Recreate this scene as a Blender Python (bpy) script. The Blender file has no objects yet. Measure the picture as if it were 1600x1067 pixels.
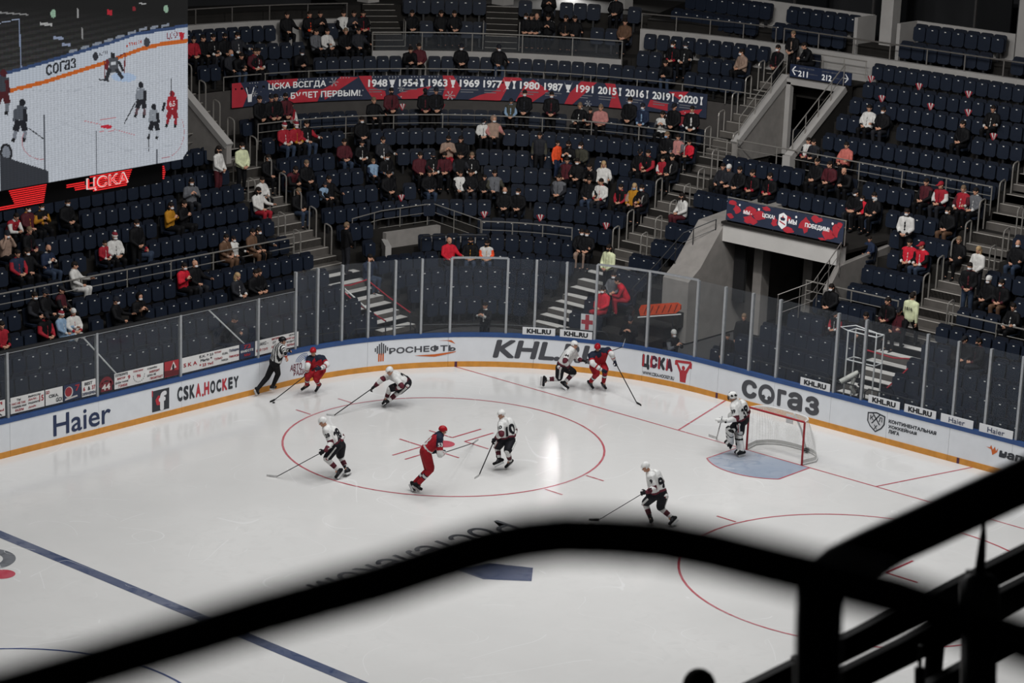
import bpy, bmesh, math, random
import numpy as np
from mathutils import Vector, Matrix
from mathutils.bvhtree import BVHTree
rnd = random.Random(7)
PI = math.pi
SC = bpy.context.scene
COL = SC.collection

# ------------------------------------------------------------------ camera
CAMP = Vector((52.7541, 36.336, 20.4175))
YAW, PITCH, ROLL, FPX = -2.4223, -0.2662, 0.0376, 3737.7
fw = Vector((math.cos(PITCH)*math.cos(YAW), math.cos(PITCH)*math.sin(YAW), math.sin(PITCH)))
rt = fw.cross(Vector((0, 0, 1))).normalized()
up = rt.cross(fw)
CR = (rt*math.cos(ROLL) + up*math.sin(ROLL))
CU = (-rt*math.sin(ROLL) + up*math.cos(ROLL))
cam_d = bpy.data.cameras.new('camera')
cam = bpy.data.objects.new('camera', cam_d)
COL.objects.link(cam)
cam.matrix_world = Matrix(((CR.x, CU.x, -fw.x, CAMP.x), (CR.y, CU.y, -fw.y, CAMP.y), (CR.z, CU.z, -fw.z, CAMP.z), (0, 0, 0, 1)))
cam_d.sensor_width = 36.0
cam_d.lens = 36.0*FPX/1600.0
cam_d.clip_start = 0.1
cam_d.clip_end = 400
cam_d.dof.use_dof = True
cam_d.dof.focus_distance = 67.0
cam_d.dof.aperture_fstop = 2.8
SC.camera = cam
# ------------------------------------------------------------------ world, exposure
SC.view_settings.view_transform = 'Standard'
SC.view_settings.look = 'None'
SC.view_settings.exposure = 0.0
SC.view_settings.gamma = 1.0
SC.view_settings.use_curve_mapping = False
wd = bpy.data.worlds.new('arena_air')
SC.world = wd
wd.use_nodes = True
wd.node_tree.nodes['Background'].inputs[0].default_value = (0.75, 0.8, 1.0, 1)
wd.node_tree.nodes['Background'].inputs[1].default_value = 0.004
# ------------------------------------------------------------------ lamps over the ice, fill lights for the stands
def area(name, loc, sx, sy, watts, spread, col=(1, 0.985, 0.96)):
    ld = bpy.data.lights.new(name, 'AREA')
    ld.shape = 'RECTANGLE'
    ld.size, ld.size_y = sx, sy
    ld.energy = watts
    ld.color = col
    ld.spread = math.radians(spread)
    o = bpy.data.objects.new(name, ld)
    o.location = loc
    COL.objects.link(o)
    return o
LAMP_W = 470.0
LAMPS = [(x, y, 21.0, w) for x, w in ((1.0, 1.5), (9.0, 1.1), (18.0, 0.62), (27.0, 0.45), (36.0, 0.4), (45.0, 0.45)) for y in (-8.5, -3.0, 3.0, 8.5)]
for (x, y, z, w) in LAMPS:
    area('arena_lamp', (x, y, z), 4.5, 2.2, LAMP_W*w, 180, (1, 1, 1))
for (loc, aim, wt) in (((6, -2, 20.5), (-11, -20.5, 6.8), 400), ((6, 3, 20.5), (-17, -6, 6.5), 360), ((16, -3, 20.5), (9, -23, 4.5), 150)):  # unseen fill lights added to brighten the banner and the stands
    sl = area('stand_fill', loc, 1.0, 0.6, wt, 75)
    sl.rotation_euler = (Vector(aim)-Vector(loc)).to_track_quat('-Z', 'Y').to_euler()
# ------------------------------------------------------------------ material helpers
def lin(h):
    h = h.lstrip('#')
    v = [int(h[i:i+2], 16)/255.0 for i in (0, 2, 4)]
    return tuple(c/12.92 if c <= 0.04045 else ((c+0.055)/1.055)**2.4 for c in v)
MATS = {}
def mat(name, hexc, rough=0.6, metal=0.0, var=0.12, scale=6.0, spec=0.5, bump=0.0):
    if name in MATS:
        return MATS[name]
    m = bpy.data.materials.new(name)
    m.use_nodes = True
    nt = m.node_tree
    b = nt.nodes['Principled BSDF']
    b.inputs['Roughness'].default_value = rough
    b.inputs['Metallic'].default_value = metal
    b.inputs['Specular IOR Level'].default_value = spec
    c = lin(hexc)
    tc = nt.nodes.new('ShaderNodeTexCoord')
    nz = nt.nodes.new('ShaderNodeTexNoise')
    nz.inputs['Scale'].default_value = scale
    nz.inputs['Detail'].default_value = 4
    rp = nt.nodes.new('ShaderNodeValToRGB')
    rp.color_ramp.elements[0].position = 0.3
    rp.color_ramp.elements[1].position = 0.7
    rp.color_ramp.elements[0].color = tuple(x*(1-var) for x in c)+(1,)
    rp.color_ramp.elements[1].color = tuple(min(1, x*(1+var)) for x in c)+(1,)
    nt.links.new(tc.outputs['Object'], nz.inputs['Vector'])
    nt.links.new(nz.outputs['Fac'], rp.inputs['Fac'])
    nt.links.new(rp.outputs['Color'], b.inputs['Base Color'])
    if bump:
        bp_ = nt.nodes.new('ShaderNodeBump')
        bp_.inputs['Strength'].default_value = bump
        nt.links.new(nz.outputs['Fac'], bp_.inputs['Height'])
        nt.links.new(bp_.outputs['Normal'], b.inputs['Normal'])
    MATS[name] = m
    return m
def hexmat(hexc, rough=0.75):
    return mat('cloth_'+hexc.lstrip('#'), hexc, rough, 0, 0.18, 9.0, 0.2)
# ------------------------------------------------------------------ object helpers
def tag(o, label=None, cat=None, group=None, kind=None):
    if label: o['label'] = label
    if cat: o['category'] = cat
    if group: o['group'] = group
    if kind: o['kind'] = kind
    return o
def empty(name, loc=(0, 0, 0), rz=0.0, label=None, cat=None, group=None, kind=None, parent=None):
    o = bpy.data.objects.new(name, None)
    o.empty_display_size = 0.2
    COL.objects.link(o)
    o.location = loc
    o.rotation_euler = (0, 0, rz)
    if parent: o.parent = parent
    return tag(o, label, cat, group, kind)
def link(name, me, parent=None, loc=(0, 0, 0), rz=0.0):
    o = bpy.data.objects.new(name, me)
    COL.objects.link(o)
    o.location = loc
    if rz: o.rotation_euler = (0, 0, rz)
    if parent: o.parent = parent
    return o
class MB:
    def __init__(s): s.v = []; s.f = []; s.m = []
    def add(s, vs, fs, mi=0):
        n = len(s.v)
        s.v += [tuple(p) for p in vs]
        s.f += [tuple(i+n for i in f) for f in fs]
        s.m += [mi]*len(fs)
        return s
    def box(s, c, d, M=None, mi=0):
        x, y, z = d[0]/2, d[1]/2, d[2]/2
        vs = [Vector((a*x, b*y, e*z)) for a in (-1, 1) for b in (-1, 1) for e in (-1, 1)]
        if M is not None: vs = [M @ p for p in vs]
        vs = [p+Vector(c) for p in vs]
        return s.add(vs, [(0, 1, 3, 2), (4, 6, 7, 5), (0, 4, 5, 1), (2, 3, 7, 6), (0, 2, 6, 4), (1, 5, 7, 3)], mi)
    def bar(s, a, b, w, h=None, mi=0):
        a, b = Vector(a), Vector(b)
        d = b-a
        L = d.length
        if L < 1e-6: return s
        q = d.to_track_quat('X', 'Z').to_matrix()
        return s.box((a+b)/2, (L, w, h or w), q, mi)
    def tube(s, pts, r, n=8, mi=0, rr=None, caps=True):
        P = [Vector(p) for p in pts]
        k = len(P)
        rings = []
        ref = None
        for i in range(k):
            t = (P[min(i+1, k-1)]-P[max(i-1, 0)]).normalized()
            if ref is None:
                ref = Vector((0, 0, 1)) if abs(t.z) < 0.9 else Vector((1, 0, 0))
            u = (ref - t*ref.dot(t)).normalized()
            ref = u
            w = t.cross(u)
            ri = rr[i] if rr else r
            rings.append([P[i]+(u*math.cos(2*PI*j/n)+w*math.sin(2*PI*j/n))*ri for j in range(n)])
        vs = [p for rg in rings for p in rg]
        fs = [(i*n+j, i*n+(j+1) % n, (i+1)*n+(j+1) % n, (i+1)*n+j) for i in range(k-1) for j in range(n)]
        if caps: fs += [tuple(range(n-1, -1, -1)), tuple((k-1)*n+j for j in range(n))]
        return s.add(vs, fs, mi)
    def prism(s, poly, fn0, fn1, mi=0):
        n = len(poly)
        vs = [fn0(*p) for p in poly]+[fn1(*p) for p in poly]
        fs = [tuple(range(n)), tuple(range(2*n-1, n-1, -1))]
        fs += [(i, (i+1) % n + 0, (i+1) % n + n, i+n) for i in range(n)]
        return s.add(vs, fs, mi)
    def mesh(s, name, mats, smooth=False):
        me = bpy.data.meshes.new(name)
        me.from_pydata([tuple(p) for p in s.v], [], s.f)
        for m in (mats if isinstance(mats, (list, tuple)) else [mats]): me.materials.append(m)
        if any(s.m): me.polygons.foreach_set('material_index', s.m)
        if smooth: me.polygons.foreach_set('use_smooth', [True]*len(me.polygons))
        me.update()
        return me
    def build(s, name, mats, parent=None, smooth=False, loc=(0, 0, 0), rz=0.0):
        return link(name, s.mesh(name, mats, smooth), parent, loc, rz)
_tc = {}
def text_poly(txt, bold=0.0, size=1.0):
    """flat text as (verts, faces); width-normalised origin at its left baseline"""
    k = (txt, bold)
    if k not in _tc:
        cu = bpy.data.curves.new('lettering', 'FONT')
        cu.body = txt
        cu.size = 1.0
        cu.resolution_u = 3
        o = bpy.data.objects.new('lettering', cu)
        COL.objects.link(o)
        dg = bpy.context.evaluated_depsgraph_get()
        dg.update()
        me = bpy.data.meshes.new_from_object(o.evaluated_get(dg))
        vs = [tuple(v.co)[:2] for v in me.vertices]
        fs = [tuple(p.vertices) for p in me.polygons]
        bpy.data.objects.remove(o)
        bpy.data.curves.remove(cu)
        bpy.data.meshes.remove(me)
        if bold > 0.004:                     # heavier stroke: the same outline laid over itself a little apart
            nv = len(vs)
            off = [(bold*math.cos(PI*j/4), bold*math.sin(PI*j/4)) for j in range(8)]
            V, F = [(x, y, 0) for x, y in vs], list(fs)
            for j, (dx, dy) in enumerate(off):
                V += [(x+dx, y+dy, j+1) for x, y in vs]
                F += [tuple(i+nv*(j+1) for i in f) for f in fs]
            vs, fs = V, F
        _tc[k] = (vs, fs)
    return _tc[k]
def lettering(mb, txt, fn, x0, x1, y0, y1, bold=0.0, mi=0, shear=0.0):
    """fill the box x0..x1, y0..y1 (in the surface's own u,v) with the text; fn maps (u,v) to a point"""
    vs, fs = text_poly(txt, bold)
    if not vs: return
    xs = [v[0] for v in vs]; ys = [v[1] for v in vs]
    ax, bx, ay, by = min(xs), max(xs), min(ys), max(ys)
    out = []
    a, b, c = (Vector(fn(x0, y0)), Vector(fn(x0+(x1-x0)*0.1, y0)), Vector(fn(x0, y0+(y1-y0)*0.5)))
    for v in vs:
        u = (v[0]-ax)/max(1e-6, bx-ax); w = (v[1]-ay)/max(1e-6, by-ay)
        U, Wv = x0+(x1-x0)*u+shear*(y1-y0)*w, y0+(y1-y0)*w
        q = Vector(fn(U, Wv))
        if len(v) > 2 and v[2]:
            e = abs(x1-x0)*0.02
            nn = (Vector(fn(U+e, Wv))-q).cross(Vector(fn(U, Wv+e))-q).normalized()
            q = q+nn*(0.0004*v[2])
        out.append(q)
    mb.add(out, fs, mi)
# ------------------------------------------------------------------ the ice and its painted lines
XB, W2, RB, BH = -3.47, 14.04, 8.92, 1.08
XE = 26.53*2-XB
BCX, BCY = XB+RB, -W2+RB
ARC = RB*PI/2
STR = 2*(W2-RB)
def bp(s, o=0.0):
    """board line: s metres along it, o metres outwards"""
    if s <= 0: return Vector((BCX-s, -W2-o, 0))
    if s < ARC:
        a = s/RB
        return Vector((BCX-(RB+o)*math.sin(a), BCY-(RB+o)*math.cos(a), 0))
    s -= ARC
    if s < STR: return Vector((XB-o, BCY+s, 0))
    s -= STR
    if s < ARC:
        a = s/RB
        return Vector((BCX-(RB+o)*math.cos(a), -BCY+(RB+o)*math.sin(a), 0))
    return Vector((BCX+(s-ARC), W2+o, 0))
def bpz(s, z, o=0.0):
    p = bp(s, o); p.z = z
    return p
ice = bpy.data.materials.new('scuffed_ice')
ice.use_nodes = True
def scratch_nodes(nt, base, dark, scale=1.0):
    """base colour broken up by skate scratches and soft wear"""
    N, L = nt.nodes.new, nt.links.new
    tc = N('ShaderNodeTexCoord')
    n1 = N('ShaderNodeTexNoise'); n1.inputs['Scale'].default_value = 0.22; n1.inputs['Detail'].default_value = 6
    n2 = N('ShaderNodeTexNoise'); n2.inputs['Scale'].default_value = 2.2; n2.inputs['Detail'].default_value = 8; n2.inputs['Distortion'].default_value = 1.2
    L(tc.outputs['Object'], n1.inputs['Vector']); L(tc.outputs['Object'], n2.inputs['Vector'])
    acc = None
    for k, (rot, sc, th) in enumerate(((0.5, 0.16, 0.012), (2.1, 0.23, 0.010), (1.2, 0.31, 0.010), (2.9, 0.12, 0.009))):
        mp = N('ShaderNodeMapping')
        mp.inputs['Rotation'].default_value = (0, 0, rot)
        mp.inputs['Location'].default_value = (3.1*k, 7.7*k, 0)
        L(tc.outputs['Object'], mp.inputs['Vector'])
        wn = N('ShaderNodeTexNoise'); wn.inputs['Scale'].default_value = sc; wn.inputs['Detail'].default_value = 1.0; wn.inputs['Distortion'].default_value = 0.15
        L(mp.outputs['Vector'], wn.inputs['Vector'])
        s1 = N('ShaderNodeMath'); s1.operation = 'MULTIPLY'; s1.inputs[1].default_value = 7.0
        L(wn.outputs['Fac'], s1.inputs[0])
        fr = N('ShaderNodeMath'); fr.operation = 'FRACT'
        L(s1.outputs[0], fr.inputs[0])
        cp = N('ShaderNodeMath'); cp.operation = 'LESS_THAN'; cp.inputs[1].default_value = th*1.2
        L(fr.outputs[0], cp.inputs[0])
        gate = N('ShaderNodeTexNoise'); gate.inputs['Scale'].default_value = 0.3; gate.inputs['Detail'].default_value = 2
        L(mp.outputs['Vector'], gate.inputs['Vector'])
        g2 = N('ShaderNodeMath'); g2.operation = 'GREATER_THAN'; g2.inputs[1].default_value = 0.55
        L(gate.outputs['Fac'], g2.inputs[0])
        mm = N('ShaderNodeMath'); mm.operation = 'MULTIPLY'
        L(cp.outputs[0], mm.inputs[0]); L(g2.outputs[0], mm.inputs[1])
        if acc is None: acc = mm.outputs[0]
        else:
            ad = N('ShaderNodeMath'); ad.operation = 'MAXIMUM'
            L(acc, ad.inputs[0]); L(mm.outputs[0], ad.inputs[1]); acc = ad.outputs[0]
    m1 = N('ShaderNodeMix'); m1.data_type = 'RGBA'
    m1.inputs['A'].default_value = base+(1,); m1.inputs['B'].default_value = dark+(1,)
    r1 = N('ShaderNodeMapRange'); r1.inputs['From Min'].default_value = 0.35; r1.inputs['From Max'].default_value = 0.7
    L(n1.outputs['Fac'], r1.inputs['Value']); L(r1.outputs['Result'], m1.inputs['Factor'])
    m2 = N('ShaderNodeMix'); m2.data_type = 'RGBA'
    m2.inputs['B'].default_value = tuple(min(1, c*0.93) for c in base)+(1,)
    r2 = N('ShaderNodeMapRange'); r2.inputs['From Min'].default_value = 0.5; r2.inputs['From Max'].default_value = 0.75
    L(n2.outputs['Fac'], r2.inputs['Value']); L(r2.outputs['Result'], m2.inputs['Factor']); L(m1.outputs['Result'], m2.inputs['A'])
    m3 = N('ShaderNodeMix'); m3.data_type = 'RGBA'
    m3.inputs['B'].default_value = (0.86, 0.86, 0.86, 1)
    f3 = N('ShaderNodeMath'); f3.operation = 'MULTIPLY'; f3.inputs[1].default_value = 0.35
    L(acc, f3.inputs[0]); L(f3.outputs[0], m3.inputs['Factor']); L(m2.outputs['Result'], m3.inputs['A'])
    b = nt.nodes['Principled BSDF']
    L(m3.outputs['Result'], b.inputs['Base Color'])
    return b, n2
b_, n_ = scratch_nodes(ice.node_tree, lin('#dcdbd9'), lin('#d2d1cf'))
b_.inputs['Roughness'].default_value = 0.13
b_.inputs['Specular IOR Level'].default_value = 0.3
bm_ = ice.node_tree.nodes.new('ShaderNodeBump'); bm_.inputs['Strength'].default_value = 0.04; bm_.inputs['Distance'].default_value = 0.02
ice.node_tree.links.new(n_.outputs['Fac'], bm_.inputs['Height'])
ice.node_tree.links.new(bm_.outputs['Normal'], b_.inputs['Normal'])
def paint(name, hexc, mixw=0.1):
    if name in MATS: return MATS[name]
    m = bpy.data.materials.new(name); m.use_nodes = True
    c = lin(hexc); g = lin('#cfcfd2')
    d = tuple(a*(1-mixw)+e*mixw for a, e in zip(c, g))
    bb, nn = scratch_nodes(m.node_tree, c, d)
    bb.inputs['Roughness'].default_value = 0.25
    bb.inputs['Specular IOR Level'].default_value = 0.3
    MATS[name] = m
    return m
M_RED = paint('red_ice_paint', '#b5434f', 0.35)
M_BLUE = paint('blue_ice_paint', '#3a4767', 0.3)
M_THINBLUE = paint('thin_blue_paint', '#3b4c7c', 0.2)
M_CREASE = paint('crease_blue_paint', '#8f9cae', 0.6)
M_DARK = paint('grey_ice_paint', '#55585e', 0.35)
P = []
n = 48
S0 = -(XE-BCX-RB)
for i in range(13): P.append(bp(ARC*i/12))
for i in range(13): P.append(bp(ARC+STR+ARC*i/12))
P = [(p.x, p.y) for p in P]
P += [(26.53*2-x, y) for (x, y) in reversed(P)]
floor = MB().add([(x, y, 0) for x, y in P], [tuple(range(len(P)))]).build('ice_floor', ice)
tag(floor, kind='structure')
floor['label'] = 'white scuffed ice sheet of the hockey rink'
ground = MB()
ground.add([(-40, -48, -0.06), (-40, 40, -0.06), (62, 40, -0.06), (62, -48, -0.06)], [(0, 1, 2, 3)])
g = ground.build('floor', mat('dark_concrete', '#3b3a3a', 0.9, 0, 0.15, 1.5)); tag(g, kind='structure')
def mark(name, polys, m, z=0.004, label=None):
    mb = MB()
    for p in polys: mb.add([(x, y, 0) for x, y in p], [tuple(range(len(p)))])
    o = mb.build(name, m, floor, loc=(0, 0, z))
    if label: o['label'] = label
    return o
def quad(x0, y0, x1, y1, w):
    d = Vector((x1-x0, y1-y0)); nrm = Vector((-d.y, d.x)).normalized()*w/2
    return [(x0+nrm.x, y0+nrm.y), (x1+nrm.x, y1+nrm.y), (x1-nrm.x, y1-nrm.y), (x0-nrm.x, y0-nrm.y)]
def ring(cx, cy, r, w, a0=0, a1=2*PI, n=72):
    out = []
    for i in range(n):
        a, b = a0+(a1-a0)*i/n, a0+(a1-a0)*(i+1)/n
        out.append([(cx+(r-w/2)*math.cos(a), cy+(r-w/2)*math.sin(a)), (cx+(r+w/2)*math.cos(a), cy+(r+w/2)*math.sin(a)),
                    (cx+(r+w/2)*math.cos(b), cy+(r+w/2)*math.sin(b)), (cx+(r-w/2)*math.cos(b), cy+(r-w/2)*math.sin(b))])
    return out
def disc(cx, cy, r, n=32): return [[(cx+r*math.cos(2*PI*i/n), cy+r*math.sin(2*PI*i/n)) for i in range(n)]]
yl = 12.75
mark('goal_line', [quad(0, -12.15, 0, 12.15, 0.06)], M_RED)
mark('trapezoid_line', [quad(0, -3.38, XB, -4.28, 0.06)], M_RED, 0.005)
mark('trapezoid_line', [quad(0, 3.38, XB, 4.28, 0.06)], M_RED, 0.005)
mark('blue_line', [quad(19.4, -W2, 19.4, W2, 0.32)], M_BLUE)
mark('center_line', [quad(26.53, -W2, 26.53, W2, 0.3)], M_RED)
mark('center_circle', ring(26.53, 0, 4.45, 0.06), M_THINBLUE, 0.005)
mark('center_spot', disc(26.53, 0, 0.15), M_BLUE, 0.008)
for sy in (-1, 1):
    cy = 7.0*sy; cx = 6.0
    mark('faceoff_circle', ring(cx, cy, 4.49, 0.06), M_RED, 0.006)
    mark('faceoff_spot', disc(cx, cy, 0.31), paint('red_spot_paint', '#b8384b', 0.2), 0.005)
    mark('neutral_spot', disc(21.0, cy-0.05, 0.3), paint('red_spot_paint', '#b8384b', 0.2), 0.005)
    qs = []
    for a in (-1, 1):
        for b in (-1, 1):
            vx, vy = cx+a*0.6, cy+b*0.24
            qs += [quad(vx, vy, vx+a*1.2, vy, 0.06), quad(vx, vy, vx, vy+b*0.9, 0.06)]
            qs.append(quad(cx+a*0.85, cy+b*4.49, cx+a*0.85, cy+b*5.1, 0.06))
    mark('faceoff_marking', qs, M_RED, 0.007)
cr = [(0.0, -1.22)]
for i in range(21):
    a = -math.asin(1.22/1.83)+2*math.asin(1.22/1.83)*i/20
    cr.append((1.83*math.cos(a)*1.08, 1.83*math.sin(a)))
cr.append((0.0, 1.22))
mark('goal_crease', [cr], M_CREASE, 0.003)
mark('crease_line', [quad(*cr[i], *cr[i+1], 0.05) for i in range(len(cr)-1)], M_RED, 0.006)
# advertisement lettering and logo on the ice
ice_ad = MB()
lettering(ice_ad, 'Ростелеком', lambda u, v: (u, v, 0), 9.6, 16.3, -1.75, -0.75, 0.01)
o = ice_ad.build('ice_lettering', M_DARK, floor, loc=(0, 0, 0.004)); o['label'] = 'grey painted lettering under the ice'
mark('ice_logo', [[(11.5, 1.15), (12.05, 0.2), (12.95, 0.0), (12.95, 0.85), (12.2, 1.72)]], M_BLUE, 0.004, 'dark blue painted logo under the ice')
mark('ice_logo', ring(20.75, -8.15, 0.62, 0.3, -0.4, 4.4, 40), M_DARK, 0.004, 'grey painted ring letter beside the red spot')
# ------------------------------------------------------------------ boards
M_BOARD = mat('white_board', '#d8dbdf', 0.45, 0, 0.03, 3.0, 0.4)
M_KICK = mat('yellow_kick', '#c98a38', 0.5, 0, 0.12, 5.0, 0.4)
M_CAP = mat('blue_cap', '#2c4a7c', 0.4, 0, 0.08, 4.0, 0.4)
M_ALU = mat('brushed_aluminium', '#a9acb0', 0.4, 0.6, 0.08, 8.0)
M_STEEL = mat('stainless_rail', '#a39f99', 0.34, 0.55, 0.06, 6.0)
M_DSTEEL = mat('dark_steel', '#2a2b2d', 0.45, 0.5, 0.1, 6.0)
def strip(s0, s1, z0, z1, o0, o1, ds=0.35):
    mb = MB()
    k = max(1, int(math.ceil((s1-s0)/ds)))
    vs = []
    for i in range(k+1):
        s = s0+(s1-s0)*i/k
        vs += [bpz(s, z0, o0), bpz(s, z0, o1), bpz(s, z1, o1), bpz(s, z1, o0)]
    fs = [(0, 1, 2, 3), (4*k+3, 4*k+2, 4*k+1, 4*k)]
    for i in range(k):
        a, b = 4*i, 4*i+4
        for j in range(4): fs.append((a+j, b+j, b+(j+1) % 4, a+(j+1) % 4))
    return mb.add(vs, fs)
boards = empty('rink_boards', bp(0), label='white rink boards with blue cap rail, yellow kick strip and printed adverts', cat='boards')
boards.location = (0, 0, 0)
seams = [-32.0, -29.0, -26.0, -23.0, -20.0, -17.1, -13.1, -10.09, -7.08, -4.07, -1.07, 0.95, 3.0, 5.63, 8.3, 10.2, 11.81, 13.49, 14.52, 16.6, 18.6, 20.54, 22.6, 24.6, 27.0, 29.5, 32, 35, 38]
for a, b in zip(seams[:-1], seams[1:]):
    strip(a+0.004, b-0.004, 0.17, 0.96, 0.0, 0.09).build('board_panel', M_BOARD, boards)
    strip(a+0.003, b-0.003, 0.0, 0.17, -0.012, 0.09).build('kick_strip', M_KICK, boards)
strip(-32, 38, 0.96, 1.08, -0.015, 0.13).build('cap_rail', M_CAP, boards)
M_LINE = mat('goal_line_mark', '#4d2440', 0.5)
for s in (5.63+0.25, 14.52, 22.95): strip(s-0.04, s+0.04, 0.0, 0.17, -0.017, -0.012).build('line_mark', M_LINE, boards)
PR = {}
def ink(h): return mat('print_'+h.lstrip('#'), h, 0.5, 0, 0.04, 4.0, 0.3)
def print_on(name, label, m, items, o=-0.006):
    mb = MB()
    fn = lambda u, v: bpz(u, v, o)
    for it in items:
        if it[0] == 't': lettering(mb, it[1], fn, *it[2:6], bold=it[6] if len(it) > 6 else 0, shear=it[7] if len(it) > 7 else 0)
        else: mb.add([fn(u, v) for u, v in it[1]], [tuple(range(len(it[1])))])
    ob = mb.build(name, m, boards)
    ob['label'] = label
    return ob
def arc_band(cx, cz, r0, r1, a0, a1, n=20, sx=1.0):
    A = [math.radians(a0+(a1-a0)*i/n) for i in range(n+1)]
    return [[(cx+sx*r0*math.cos(A[i]), cz+r0*math.sin(A[i])), (cx+sx*r1*math.cos(A[i]), cz+r1*math.sin(A[i])),
             (cx+sx*r1*math.cos(A[i+1]), cz+r1*math.sin(A[i+1])), (cx+sx*r0*math.cos(A[i+1]), cz+r0*math.sin(A[i+1]))] for i in range(n)]
def P_(polys): return [('p', p) for p in polys]
NAVY, DGREY, CHAR, REDP, ORNG = '#2b3654', '#4a4b50', '#33363c', '#b0323c', '#c4622d'
print_on('lettering', 'dark blue appliance brand lettering', ink(NAVY), [('t', 'Haier', -8.65, -6.66, 0.25, 0.86, 0.012)])
# square social-network mark and club address
print_on('logo', 'charcoal square mark with red edge', ink(CHAR), [('p', [(-5.17, 0.24), (-4.54, 0.24), (-4.54, 0.86), (-5.17, 0.86)])])
print_on('logo', 'red blotches on the square mark', ink(REDP), [('p', [(-5.0, 0.42), (-4.8, 0.40), (-4.72, 0.62), (-4.95, 0.70), (-5.05, 0.58)]), ('p', [(-5.18, 0.7), (-5.14, 0.7), (-5.14, 0.88), (-5.18, 0.88)])], -0.008)
print_on('lettering', 'white letter in the square mark', ink('#d5d6d8'), [('t', 'f', -4.93, -4.64, 0.24, 0.8, 0.05)], -0.011)
wds = [('C', CHAR), ('S', CHAR), ('K', CHAR), ('A', REDP), ('.', REDP), ('H', REDP), ('O', CHAR), ('C', CHAR), ('K', REDP), ('E', CHAR), ('Y', CHAR)]
ws = [1, 1, 1, 1, .38, 1, 1, 1, 1, .9, 1]
u = -4.24; tot = sum(ws); W = 2.38
for (ch, c), w in zip(wds, ws):
    w_ = W*w/tot
    z0 = 0.36 if ch != '.' else 0.34
    z1 = 0.80-0.1*(u+4.24)/2.38 if ch != '.' else 0.43
    print_on('lettering', 'heavy condensed club lettering', ink(c), [('t', ch, u, u+w_*0.84, z0, z1, 0.05)])
    u += w_
# radio logo
print_on('lettering', 'dark red radio station lettering', ink('#6d3340'), [('t', 'АВТО', 0.16, 0.62, 0.44, 0.64, 0.02, 0.1), ('t', 'РАДИО', 0.30, 0.92, 0.24, 0.44, 0.02, 0.1)])
st = [(0.82+0.13*(1 if i % 2 == 0 else 0.42)*math.sin(PI*i/5+0.3), 0.75+0.13*(1 if i % 2 == 0 else 0.42)*math.cos(PI*i/5+0.3)) for i in range(10)]
print_on('logo', 'blue star with trailing arcs', ink('#5d6f96'), [('p', st)]+sum([P_(arc_band(0.72, 0.62, r, r+0.02, 70, 165, 10, 1.2)) for r in (0.12, 0.17, 0.22, 0.27)], []))
# oil company
bars = []
for i, (h0, h1) in enumerate(((0.62, 0.74), (0.56, 0.80), (0.52, 0.86), (0.50, 0.90), (0.52, 0.86), (0.56, 0.80), (0.62, 0.74))):
    x = 3.24+i*0.067
    bars.append(('p', [(x, h0), (x+0.045, h0), (x+0.045, h1), (x, h1)]))
print_on('logo', 'charcoal striped oil company mark', ink(DGREY), bars)
print_on('logo', 'orange stripes and swooshes of the oil company mark', ink(ORNG), [('p', [(3.36+i*0.07, 0.3), (3.41+i*0.07, 0.3), (3.41+i*0.07, 0.54), (3.36+i*0.07, 0.56)]) for i in range(3)] +
         [('p', [(4.55, 0.40), (5.2, 0.34), (5.85, 0.46), (5.2, 0.37)]), ('p', [(4.55, 0.405), (5.2, 0.36), (5.85, 0.47), (5.88, 0.5), (5.2, 0.42)]), ('p', [(5.3, 0.86), (5.6, 0.84), (5.85, 0.74), (5.72, 0.86)])])
print_on('lettering', 'grey oil company lettering', ink(DGREY), [('t', 'РОСНЕФТЬ', 3.72, 5.86, 0.5, 0.71, 0.03)])
print_on('lettering', 'large slanted charcoal league address', ink(DGREY), [('t', 'KHL.RU', 7.02, 10.45, 0.29, 0.88, 0.035, 0.22)])
for i, ch in enumerate('ЦСКА'):
    print_on('lettering', 'navy and red club lettering', ink(CHAR if i % 2 == 0 else '#4b2c3c'), [('t', ch, 11.79+i*0.27, 12.045+i*0.27, 0.47 if ch != 'Ц' else 0.39, 0.87, 0.085)])
    print_on('lettering', 'red wedge in the club lettering', ink(REDP), [('p', [(11.80+i*0.27, 0.48), (11.86+i*0.27, 0.48), (11.86+i*0.27, 0.86), (11.82+i*0.27, 0.86)])], -0.010)
print_on('lettering', 'small dark web address', ink(CHAR), [('t', 'WWW.CSKA-HOCKEY.RU', 11.83, 12.92, 0.22, 0.33, 0.03)])
fig = [[(13.13, 0.22), (13.33, 0.22), (13.36, 0.5), (13.3, 0.6), (13.16, 0.6), (13.1, 0.5)], [(13.10, 0.5), (13.15, 0.6), (13.0, 0.84), (12.95, 0.80)], [(13.36, 0.5), (13.3, 0.6), (13.46, 0.86), (13.51, 0.82)],
       [(12.94, 0.80), (13.5, 0.84), (13.5, 0.92), (12.94, 0.88)], [(12.92, 0.72), (13.0, 0.72), (13.0, 0.86), (12.92, 0.86)], [(13.45, 0.7), (13.53, 0.7), (13.53, 0.88), (13.45, 0.88)]]
print_on('logo', 'red silhouette holding a scarf overhead', ink('#a8343c'), P_(fig)+P_([[(13.23+0.06*math.cos(2*PI*i/12), 0.67+0.07*math.sin(2*PI*i/12)) for i in range(12)]]))
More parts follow.
